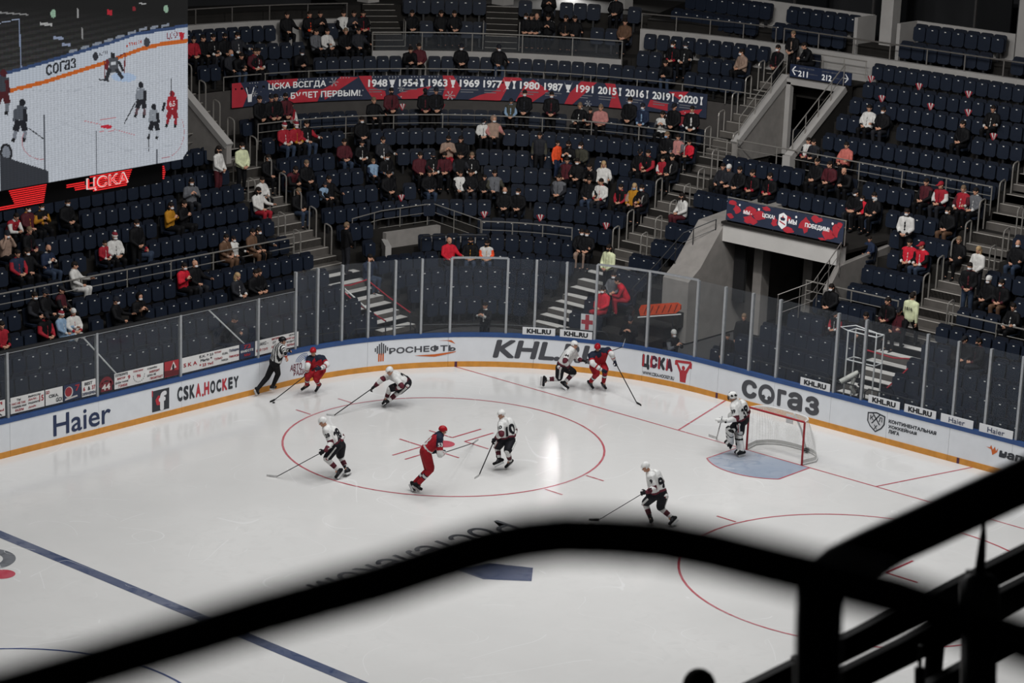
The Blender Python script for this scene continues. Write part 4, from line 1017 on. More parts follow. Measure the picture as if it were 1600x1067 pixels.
def ellip(mb, c, r, M=None, n=12, m=8):
    vs, fs = [], []
    for i in range(m+1):
        a = PI*i/m
        for j in range(n):
            p = Vector((r[0]*math.sin(a)*math.cos(2*PI*j/n), r[1]*math.sin(a)*math.sin(2*PI*j/n), r[2]*math.cos(a)))
            if i in (0, m): p += Vector((0.0005*math.cos(2*PI*j/n), 0.0005*math.sin(2*PI*j/n), 0))
            if M is not None: p = M @ p
            vs.append(p+V3(c))
    fs = [(i*n+j, (i+1)*n+j, (i+1)*n+(j+1) % n, i*n+(j+1) % n) for i in range(m) for j in range(n)]
    fs += [tuple(range(n)), tuple(m*n+j for j in range(n-1, -1, -1))]
    mb.add(vs, fs)
def fuse(name, prims, voxel, mats, smooth=3, deci=0.0, paintf=None):
    """prims: ('c',p0,p1,r0,r1,tag) or ('e',c,(rx,ry,rz),M,tag). One continuous skin; tag picks the material of the nearest form"""
    mb = MB()
    for p in prims:
        if p[0] == 'c': caps(mb, p[1], p[2], p[3], p[4])
        else: ellip(mb, p[1], p[2], p[3])
    me = mb.mesh('tmp', [])
    o = bpy.data.objects.new('tmp', me)
    COL.objects.link(o)
    md = o.modifiers.new('r', 'REMESH'); md.mode = 'VOXEL'; md.voxel_size = voxel; md.use_smooth_shade = True
    if smooth:
        sm = o.modifiers.new('s', 'SMOOTH'); sm.iterations = smooth; sm.factor = 0.5
    if deci:
        dc = o.modifiers.new('d', 'DECIMATE'); dc.ratio = deci
    dg = bpy.context.evaluated_depsgraph_get(); dg.update()
    out = bpy.data.meshes.new_from_object(o.evaluated_get(dg))
    bpy.data.objects.remove(o); bpy.data.meshes.remove(me)
    out.name = name
    out.materials.clear()
    for m in mats: out.materials.append(m)
    nf = len(out.polygons)
    if len(mats) > 1 and nf:
        C = np.empty(nf*3); out.polygons.foreach_get('center', C); C = C.reshape(-1, 3)
        best = np.full(nf, 1e9); idx = np.zeros(nf, int)
        for p in prims:
            if p[0] == 'c':
                a, b = np.array(p[1]), np.array(p[2]); ab = b-a; L2 = max(1e-9, ab@ab)
                t = ((C-a)@ab)/L2; tc = np.clip(t, 0, 1)
                dd = np.linalg.norm(C-(a+tc[:, None]*ab), axis=1)-(p[3]+(p[4]-p[3])*tc)
                # flat ends, so bands meet cleanly
                dd = dd+np.maximum(0, np.maximum(-t, t-1))*math.sqrt(L2)*0.6
            else:
                Mi = np.array(p[3].inverted()) if p[3] is not None else np.eye(3)
                q = (C-np.array(p[1]))@Mi.T/np.array(p[2])
                dd = (np.linalg.norm(q, axis=1)-1)*min(p[2])
            k = dd < best
            best[k] = dd[k]; idx[k] = p[-1]
        if paintf: idx = paintf(C, idx)
        out.polygons.foreach_set('material_index', idx)
    out.polygons.foreach_set('use_smooth', [True]*nf)
    out.update()
    return out
def head_frame(look, upv=(0, 0, 1)):
    f = V3(look).normalized()
    x = f.cross(V3(upv)).normalized()
    z = x.cross(f)
    return Matrix((x, f, z)).transposed()
def head_prims(H, M, tag=0):
    """skull, jaw, nose, ears, brow: head centre H, M columns right / front / up"""
    P = []
    e = lambda off, r: P.append(('e', H+M @ Vector(off), r, M.copy(), tag))
    e((0, -0.015, 0.03), (0.078, 0.098, 0.092))
    e((0, 0.02, -0.045), (0.062, 0.072, 0.075))
    e((0, 0.055, -0.085), (0.04, 0.035, 0.032))
    e((0, 0.098, -0.02), (0.013, 0.022, 0.026))
    for s in (-1, 1):
        e((s*0.080, -0.01, -0.01), (0.014, 0.024, 0.034))
        e((s*0.034, 0.072, 0.016), (0.026, 0.014, 0.012))
    return P
def hand_prims(w, h, palm_n, tag=0, k=1.0, curl=0.5):
    """palm at h reached from wrist w; four fingers of different length bent about the knuckles and a thumb leaving the side near the base"""
    w, h, n = V3(w), V3(h), V3(palm_n)
    d = (h-w).normalized()
    n = (n-d*n.dot(d))
    n = n.normalized() if n.length > 1e-4 else d.orthogonal().normalized()
    s = d.cross(n).normalized()
    P = [('c', w, h-d*0.01, 0.028*k, 0.030*k, tag)]
    P.append(('e', h, (0.042*k, 0.018*k, 0.05*k), Matrix((s, n, d)).transposed(), tag))
    for i, (off, L) in enumerate(((-0.031, 0.062), (-0.010, 0.074), (0.011, 0.070), (0.031, 0.054))):
        a = h+d*0.042*k+s*off*k
        m = a+(d*math.cos(curl)+n*math.sin(curl))*L*0.5*k
        e = m+(d*math.cos(curl*2.6)+n*math.sin(curl*2.6))*L*0.5*k
        P += [('c', a, m, 0.0095*k, 0.009*k, tag), ('c', m, e, 0.009*k, 0.0075*k, tag)]
    a = h-d*0.02*k-s*0.036*k
    m = a+(d*0.6-s*0.65+n*0.3).normalized()*0.036*k
    e = m+(d*0.85-s*0.1+n*0.5).normalized()*0.032*k
    P += [('c', a, m, 0.012*k, 0.0105*k, tag), ('c', m, e, 0.0105*k, 0.009*k, tag)]
    return P
M_SKIN = mat('skin', '#b98a72', 0.6, 0, 0.06, 12.0, 0.3)
M_EYE = mat('eye_dark', '#1b1512', 0.3)
M_LIP = mat('lips', '#8d4f48', 0.5)
def face_paint(H, M, nskin=0, eye=1, lip=2):
    Mi = np.array(M.inverted()); Hn = np.array(H)
    def f(C, idx):
        q = (C-Hn)@Mi.T
        for s in (-1, 1):
            k = (np.abs(q[:, 0]-s*0.034) < 0.012) & (np.abs(q[:, 2]+0.002) < 0.007) & (q[:, 1] > 0.05)
            idx[k] = eye
        k = (np.abs(q[:, 0]) < 0.026) & (np.abs(q[:, 2]+0.068) < 0.008) & (q[:, 1] > 0.05)
        idx[k] = lip
        return idx
    return f
def mid(a, b, t=0.5): return V3(a)*(1-t)+V3(b)*t
# ------------------------------------------------------------------ hockey players
def body_prims(J, H, M, gl=True):
    P = head_prims(H, M)
    P.append(('c', mid(J['neck'], J['chest'], 0.3), H-M @ Vector((0, 0.02, 0.06)), 0.055, 0.052, 0))
    P.append(('c', J['chest'], J['pel'], 0.098, 0.10, 0))
    for s in 'AB':
        P.append(('c', mid(J['s'+s], J['chest'], 0.45), mid(J['p'+s], J['pel'], 0.35), 0.080, 0.085, 0))
        P += [('c', J['s'+s], J['e'+s], 0.052, 0.042, 0), ('c', J['e'+s], J['w'+s], 0.042, 0.03, 0), ('c', mid(J['s'+s], J['chest'], 0.6), J['s'+s], 0.06, 0.056, 0)]
        P += [('c', J['p'+s], J['k'+s], 0.085, 0.058, 0), ('c', J['k'+s], J['a'+s], 0.055, 0.04, 0), ('c', J['a'+s], mid(J['a'+s], J['t'+s], 0.35), 0.036, 0.03, 0)]
        n = V3(J['pel'])-V3(J['h'+s])
        P += hand_prims(J['w'+s], J['h'+s], n)
    return P
def seg(a, b, r0, r1, bands):
    """capsule chain along a-b; bands = [(t0,t1,tag)]"""
    a, b = V3(a), V3(b)
    return [('c', a+(b-a)*t0, a+(b-a)*t1, r0+(r1-r0)*t0, r0+(r1-r0)*t1, tg) for t0, t1, tg in bands]
def project(txt, bvh, c, across, upv, nrm, w, h, m, name, parent, bold=0.05, label=None):
    vs, fs = text_poly(txt, 0)
    xs = [v[0] for v in vs]; ys = [v[1] for v in vs]
    out = []
    offs = [(0, 0)]+[(bold*math.cos(t*PI/3), bold*math.sin(t*PI/3)) for t in range(6)]
    V, F = [], []
    for j, (dx, dy) in enumerate(offs):
        n0 = len(V); good = True; pv = []
        for v in vs:
            u = (v[0]+dx-min(xs))/(max(xs)-min(xs))-0.5; q = (v[1]+dy-min(ys))/(max(ys)-min(ys))-0.5
            p = c+across*(u*w)+upv*(q*h)
            hit = bvh.ray_cast(p+nrm*0.5, -nrm, 1.2)
            pv.append((hit[0] if hit[0] is not None else p)+nrm*(0.006+0.0007*j))
        V += pv; F += [tuple(i+n0 for i in f) for f in fs]
    mb = MB(); mb.add(V, F)
    o = mb.build(name, m, parent)
    return o
def boot(J, s, mb_boot, mb_hold, mb_blade, prims):
    A, T, K = V3(J['a'+s]), V3(J['t'+s]), V3(J['k'+s])
    sh = (A-K).normalized()
    f = (T-A)-sh*(T-A).dot(sh)
    if f.length < 0.05: f = sh.orthogonal()
    f.normalize()
    # sole plane leans with the toe
    ft = (f*0.85+(T-A).normalized()*0.35).normalized()
    upv = (-sh-ft*(-sh).dot(ft)).normalized()
    sd = ft.cross(upv)
    base = A-upv*0.085
    heel, toe = base-ft*0.075, base+ft*0.185
    prims += [('c', A+upv*0.07, A-upv*0.03, 0.062, 0.058, 0), ('c', A-upv*0.03, heel, 0.055, 0.045, 0), ('c', heel, toe, 0.045, 0.040, 0), ('c', A-upv*0.01, base+ft*0.09, 0.052, 0.046, 1), ('c', toe, toe+upv*0.005, 0.042, 0.04, 0)]
    Mx = Matrix((ft, sd, upv)).transposed()
    mid_ = base+ft*0.055-upv*0.068
    mb_hold.box(mid_, (0.27, 0.014, 0.042), Mx)
    mb_hold.box(mid_+ft*0.09+upv*0.0, (0.07, 0.03, 0.045), Mx); mb_hold.box(mid_-ft*0.09, (0.06, 0.03, 0.045), Mx)
    b = MB(); 
    mb_blade.box(base+ft*0.055-upv*0.095, (0.29, 0.004, 0.024), Mx)
KIT = {
 'white': dict(j='#d3d3d1', yoke='#d3d3d1', band='#5e2631', dark='#16171c', pants='#15161c', belt='#7c1f2a', sock='#d0d0ce', helmet='#dcdcda', glove='#17171b', cuff='#5b2430', num='#1b1b20'),
 'red': dict(j='#9a1d28', yoke='#1c2233', band='#cfcfcd', dark='#1b2131', pants='#8f1922', belt='#8f1922', sock='#99202a', helmet='#a01a24', glove='#1c2130', cuff='#c9c9c7', num='#d4d4d2')}
def make_player(name, label, pos, ang, J, look, kit, number='', goalie=False, ref=False, skater_name='', grp=None):
    J = {k: Vector(v) for k, v in J.items()}
    root = empty(name, (pos[0], pos[1], 0), math.radians(ang), label, 'person', grp)
    c = KIT[kit] if kit in KIT else None
    H = J['head']; M = head_frame(look, mid(Vector((0, 0, 1)), (J['neck']-J['pel']).normalized(), 0.3))
    body = fuse('body', body_prims(J, H, M), 0.0125, [M_SKIN, M_EYE, M_LIP], 2, 0.0, face_paint(H, M))
    parts = [link('body', body, root)]
    upv = (J['neck']-J['pel']).normalized()
    ac = (J['sB']-J['sA']).normalized()
    fwd = upv.cross(ac).normalized()
    kn = mid(J['kA'], J['kB'])-mid(J['pA'], J['pB'])
    if fwd.dot(V3(look))+0.6*fwd.dot(kn) < 0: fwd = -fwd
    # jersey
    if ref:
        mj = [hexmat('#17171a'), hexmat('#c9c9c7'), hexmat('#c4402c')]
    elif kit == 'white': mj = [hexmat(c['j']), hexmat(c['band']), hexmat(c['dark']), hexmat(c['belt'])]
    else: mj = [hexmat(c['j']), hexmat(c['band']), hexmat(c['yoke']), hexmat(c['dark'])]
    P = []
    low = J['pel']+(J['chest']-J['pel'])*0.10
    r = 1.12 if goalie else 1.0
    for s in 'AB':
        sh = mid(J['s'+s], J['chest'], 0.38); hp = mid(J['p'+s], low, 0.42)+(J['chest']-J['pel'])*0.1
        P += seg(sh, hp, 0.145*r, 0.165*r, [(0, 0.82, 0), (0.82, 0.94, 1), (0.94, 1.0, 0 if kit == 'red' else 2)] if not ref else [(0, 1, 0)])
        P.append(('c', mid(J['s'+s], J['neck'], 0.55), J['s'+s], 0.085*r, 0.098*r, 0 if kit != 'red' else 2))
        if ref:
            P += seg(J['s'+s], J['e'+s], 0.075, 0.062, [(0, 1, 0)])+seg(J['e'+s], J['w'+s], 0.062, 0.045, [(0, 0.35, 0), (0.35, 1.0, 2 if s == 'A' else 0)])
        elif kit == 'white':
            P += seg(J['s'+s], J['e'+s], 0.095*r, 0.085*r, [(0, 0.76, 0), (0.76, 0.86, 1), (0.86, 0.91, 2), (0.91, 1, 1)])
            P += seg(J['e'+s], J['w'+s], 0.085*r, 0.062*r, [(0, 0.04, 1), (0.04, 1, 0)])
        else:
            P += seg(J['s'+s], J['e'+s], 0.095, 0.085, [(0, 0.5, 2), (0.5, 0.72, 0), (0.72, 1, 1)])
            P += seg(J['e'+s], J['w'+s], 0.085, 0.062, [(0, 0.45, 1), (0.45, 0.62, 0), (0.62, 1, 1)])
    P += seg(mid(J['neck'], J['chest'], 0.25), low, 0.13*r, 0.15*r, [(0, 0.12, 0 if kit != 'red' else 2), (0.12, 0.85, 0), (0.85, 0.95, 1), (0.95, 1, 0 if kit == 'red' else 2)] if not ref else [(0, 1, 0)])
    pf = None
    if ref:
        def pf(C, idx):
            q = (C-np.array(J['chest']))@np.array(ac)
            st = (np.floor(q/0.042+100).astype(int) % 2)
            up_ = ((C-np.array(J['pel']))@np.array(upv)) > 0.06
            return np.where((idx == 0) & up_, st, idx)
    jm = fuse('jersey', P, 0.0125, mj, 3, 0.0, pf)
    jo = link('jersey', jm, root)
    # trousers
    mp = [hexmat(c['pants'] if c else '#101013'), hexmat('#c9c9c7'), hexmat(c['belt'] if c else '#101013')]
    P = []
    for s in 'AB':
        if ref: P += seg(J['p'+s], J['k'+s], 0.115, 0.085, [(0, 1, 0)])+seg(J['k'+s], J['a'+s], 0.085, 0.062, [(0, 0.95, 0)])
        else:
            kk = mid(J['p'+s], J['k'+s], 0.90)
            P += seg(J['p'+s], kk, 0.145, 0.118, [(0, 1, 0)])
            out = (J['p'+s]-J['pel']); out = out-upv*out.dot(upv)
            if out.length > 0.01 and kit == 'white':
                out.normalize()
                for off in (-0.028, 0.028): P.append(('c', J['p'+s]+out*0.118+fwd*off, kk+out*0.092+fwd*off, 0.034, 0.032, 1))
                P.append(('c', J['p'+s]+out*0.122, kk+out*0.098, 0.030, 0.028, 2))
        P.append(('c', J['pel'], J['p'+s], 0.14, 0.13, 0))
    P.append(('c', J['pel']+upv*0.08, J['pel']+upv*0.03, 0.145, 0.15, 2))
    link('trousers', fuse('trousers', P, 0.0135, mp, 3), root)
    # socks with bands
    if not ref and not goalie:
        ms = [hexmat(c['sock']), hexmat(c['band']), hexmat(c['dark'])]
        for s in 'AB':
            bands = [(0, 0.42, 0), (0.42, 0.52, 1), (0.52, 0.56, 2), (0.56, 0.66, 1), (0.66, 0.7, 2), (0.7, 0.78, 1), (0.78, 0.97, 0)] if kit == 'white' else [(0, 0.36, 0), (0.36, 0.42, 2), (0.42, 0.54, 1), (0.54, 0.6, 2), (0.6, 0.97, 0)]
            P = seg(J['k'+s], J['a'+s], 0.088, 0.062, bands)+[('c', mid(J['p'+s], J['k'+s], 0.78), J['k'+s], 0.092, 0.092, 0)]
            link('sock', fuse('sock', P, 0.0115, ms, 2), root)
    if goalie:
        for s in 'AB':
            k0, a0 = mid(J['p'+s], J['k'+s], 0.62), J['a'+s]
            fd = V3((-0.8, -0.5, 0)).normalized()
            sd = (a0-k0).normalized().cross(fd).normalized()
            P = []
            for o_ in (-0.09, 0, 0.09):
                P += seg(J['k'+s]+fd*0.05+sd*o_+(k0-J['k'+s])*0.6, J['k'+s]+fd*0.06+sd*o_, 0.072, 0.078, [(0, 0.5, 0), (0.5, 1, 1 if o_ else 0)])
                P += seg(J['k'+s]+fd*0.06+sd*o_, a0+fd*0.055+sd*o_, 0.078, 0.068, [(0, 0.25, 0), (0.25, 0.36, 1), (0.36, 0.55, 0), (0.55, 0.72, 1 if o_ > 0 else 0), (0.72, 1, 0)])
                P.append(('c', a0+fd*0.055+sd*o_, a0+fd*0.16+sd*o_+Vector((0, 0, -0.07)), 0.052, 0.04, 1 if o_ else 0))
            link('leg_pad', fuse('leg_pad', P, 0.014, [hexmat('#d2d2d0', 0.5), hexmat('#17181c', 0.5)], 2), root)
    # skates
    for s in 'AB':
        prims = []; hold = MB(); blade = MB()
        boot(J, s, None, hold, blade, prims)
        b = link('skate', fuse('skate', prims, 0.011, [hexmat('#17171a', 0.45), hexmat('#3c3c40', 0.5)], 2), root)
        hold.build('blade_holder', mat('white_holder', '#c9c9c8', 0.4), b); blade.build('blade', M_ALU, b)
    # gloves
    for s in 'AB':
        if ref and s == 'B': gm = [hexmat('#141416'), hexmat('#141416')]
        elif ref: gm = [hexmat('#b98a72'), hexmat('#141416')]
        elif goalie: gm = [hexmat('#d0d0ce'), hexmat('#16171b')]
        else: gm = [hexmat(c['glove']), hexmat(c['cuff'])]
        n = J['pel']-J['h'+s]
        P = hand_prims(J['w'+s], J['h'+s], n, 0, 1.45 if not ref else 1.1, 0.85)
        d = (J['w'+s]-J['e'+s]).normalized()
        if not ref: P += seg(J['w'+s]-d*0.06, J['w'+s]+d*0.05, 0.075, 0.055, [(0, 0.45, 1), (0.45, 0.6, 0), (0.6, 1, 1)])
        link('glove', fuse('glove', P, 0.0095, gm, 1), root)
        if goalie and s == 'A':
            hd = (J['h'+s]-J['w'+s]).normalized(); q = hd.to_track_quat('Y', 'Z').to_matrix()
            bk = MB(); ol = rrect(0.19, 0.33, 0.05)
            bk.prism(ol, lambda x, z: J['h'+s]+q @ Vector((x, z, 0.03))+Vector((0, -0.05, 0)), lambda x, z: J['h'+s]+q @ Vector((x*0.94, z*0.95, 0.075))+Vector((0, -0.05, 0)))
            bk.build('blocker', hexmat('#d2d2d0', 0.5), root)
        if goalie and s == 'B':
            link('catching_glove', fuse('catching_glove', [('e', J['h'+s], (0.12, 0.06, 0.13), None, 0), ('c', J['w'+s], J['h'+s], 0.08, 0.09, 1)], 0.014, gm, 2), root)
    # helmet: shell open at the face, ear pieces, visor
    hel = MB(); n_, m_ = 20, 10
    vs = []; keep = []
    hs = (0.098, 0.122, 0.108) if not goalie else (0.112, 0.135, 0.125)
    for i in range(m_+1):
        a = (PI*0.66)*i/m_
        for j in range(n_):
            b_ = 2*PI*j/n_
            p = Vector((hs[0]*math.sin(a)*math.cos(b_), hs[1]*math.sin(a)*math.sin(b_), hs[2]*math.cos(a)))
            vs.append(H+M @ (p+Vector((0, -0.008, 0.032))))
            keep.append((p.y, p.z))
    fs = []
    for i in range(m_):
        for j in range(n_):
            ids = (i*n_+j, (i+1)*n_+j, (i+1)*n_+(j+1) % n_, i*n_+(j+1) % n_)
            y = sum(keep[q][0] for q in ids)/4; z = sum(keep[q][1] for q in ids)/4
            if y > 0.045 and z < 0.012 and not goalie: continue
            fs.append(ids)
    hel.add(vs, fs)
    ho = hel.build('helmet', hexmat('#121215' if ref else c['helmet'], 0.3), root, True)
    sld = ho.modifiers.new('shell', 'SOLIDIFY'); sld.thickness = 0.012
    if not goalie:
        vz = MB(); vv = []
        for i in range(9):
            b_ = PI*0.16+PI*0.68*i/8
            for z in (0.04, -0.045): vv.append(H+M @ Vector((0.108*math.cos(b_), 0.132*math.sin(b_)-0.002+(-z)*0.15, z)))
        vz.add(vv, [(2*i, 2*i+1, 2*i+3, 2*i+2) for i in range(8)])
        vz.build('visor', gl, ho, True)
    else:
        cg = MB()
        for t in (-0.06, -0.03, 0, 0.03, 0.06): cg.tube([H+M @ Vector((t, 0.118, 0.055)), H+M @ Vector((t*1.05, 0.135, 0.0)), H+M @ Vector((t*0.9, 0.122, -0.07))], 0.004, 4)
        for z in (0.05, 0.02, -0.01, -0.04, -0.07): cg.tube([H+M @ Vector((0.085*math.cos(b_), 0.04+0.098*math.sin(b_), z)) for b_ in [PI*i/8 for i in range(9)]], 0.004, 4)
        cg.build('cage', hexmat('#1a1a1d', 0.3), ho)
        pt = MB()
        for (y, z, s1) in ((0.02, 0.12, 1), (-0.06, 0.1, -1), (0.05, 0.1, -1), (-0.02, 0.06, 1)):
            c0 = H+M @ Vector((0.1*s1, y, z-0.03)); pt.add([c0+M @ Vector((0.012*s1, dy*0.05, dz*0.04)) for dy, dz in ((-1, -.4), (0, -1), (1, 0), (.2, 1))], [(0, 1, 2, 3)])
        pt.build('mask_pattern', hexmat('#1a1a1d', 0.4), ho)
    # numbers
    if number:
        bv = BVHTree.FromPolygons([v.co.copy() for v in jm.vertices], [tuple(p.vertices) for p in jm.polygons])
        bn = -fwd
        rgt = upv.cross(bn).normalized()
        cc = mid(J['chest'], J['pel'], 0.42)
        nm = hexmat(c['num'])
        project(number, bv, cc, rgt, upv, bn, 0.15*len(number)+0.02, 0.26, nm, 'back_number', jo, 0.045)
        if skater_name: project(skater_name, bv, mid(J['chest'], J['pel'], 0.04), rgt, upv, bn, 0.26, 0.055, nm, 'name_lettering', jo, 0.03)
        for s in 'A':
            ax = (J['e'+s]-J['s'+s]).normalized()
            on = (J['s'+s]-J['chest']); on = (on-ax*on.dot(ax)).normalized()
            on = (on+Vector((0, -0.5, 0.15))).normalized()
            rr = (-ax).cross(on).normalized()
            project(number, bv, mid(J['s'+s], J['e'+s], 0.36), rr, -ax, on, 0.06*len(number), 0.095, nm, 'sleeve_number', jo, 0.04)
    # rest the lower blade on the ice
    zmin = min((root.location.z+v.co.z) for ch in root.children_recursive if ch.name.startswith('blade') and ch.type == 'MESH' for v in ch.data.vertices)
    root.location.z = -zmin+0.001
    return root, J
def make_stick(label, root, J, grip, heel, tip, white=False, goalie=False, butt=0.25):
    """stick held at grip (figure frame), blade heel and toe on the ice (world)"""
    R = Matrix.Rotation(root.rotation_euler.z, 3, 'Z')
    W = lambda p: root.location+R @ V3(p)
    g0 = W(grip); h = V3((*heel, 0.035)) if len(heel) == 2 else V3(heel); t = V3((*tip, 0.03)) if len(tip) == 2 else V3(tip)
    d = (g0-h).normalized()
    if (t-h).length < 0.12 or (t-h).length > 0.4: t = h+(t-h).normalized()*0.3
    top = g0+d*butt
    e = empty('hockey_stick', h, label=label, cat='hockey stick', group='hockey sticks of the skaters')
    o = h
    MB().bar(top-o, h-o, 0.024, 0.018).build('shaft', hexmat('#1a1a1c', 0.4), e)
    if goalie: MB().bar(mid(h, g0, 0.55)-o, h-o, 0.02, 0.075).build('paddle', hexmat('#b9b9b8', 0.4), e)
    b = MB(); f = (t-h); n = 6
    sd = f.normalized().cross(Vector((0, 0, 1))).normalized()
    vs = []
    for i in range(n+1):
        u = i/n; c_ = h-o+f*u+sd*0.03*u*u
        hh = 0.032*(1-0.25*u*u) if not goalie else 0.05
        for (q, zz) in ((-0.004, -hh), (0.004, -hh), (0.004, hh), (-0.004, hh)): vs.append(c_+sd*q+Vector((0, 0, zz)))
    fs = [(0, 1, 2, 3), (4*n+3, 4*n+2, 4*n+1, 4*n)]
    for i in range(n):
        for j in range(4): fs.append((4*i+j, 4*i+4+j, 4*i+4+(j+1) % 4, 4*i+(j+1) % 4))
    b.add(vs, fs).build('blade', hexmat('#c6c6c5' if white else '#19191b', 0.5), e)
    MB().bar(top-o, top-o-d*0.14, 0.03, 0.026).build('grip_tape', hexmat('#c9c9c7' if white else '#202022', 0.7), e)
    return e
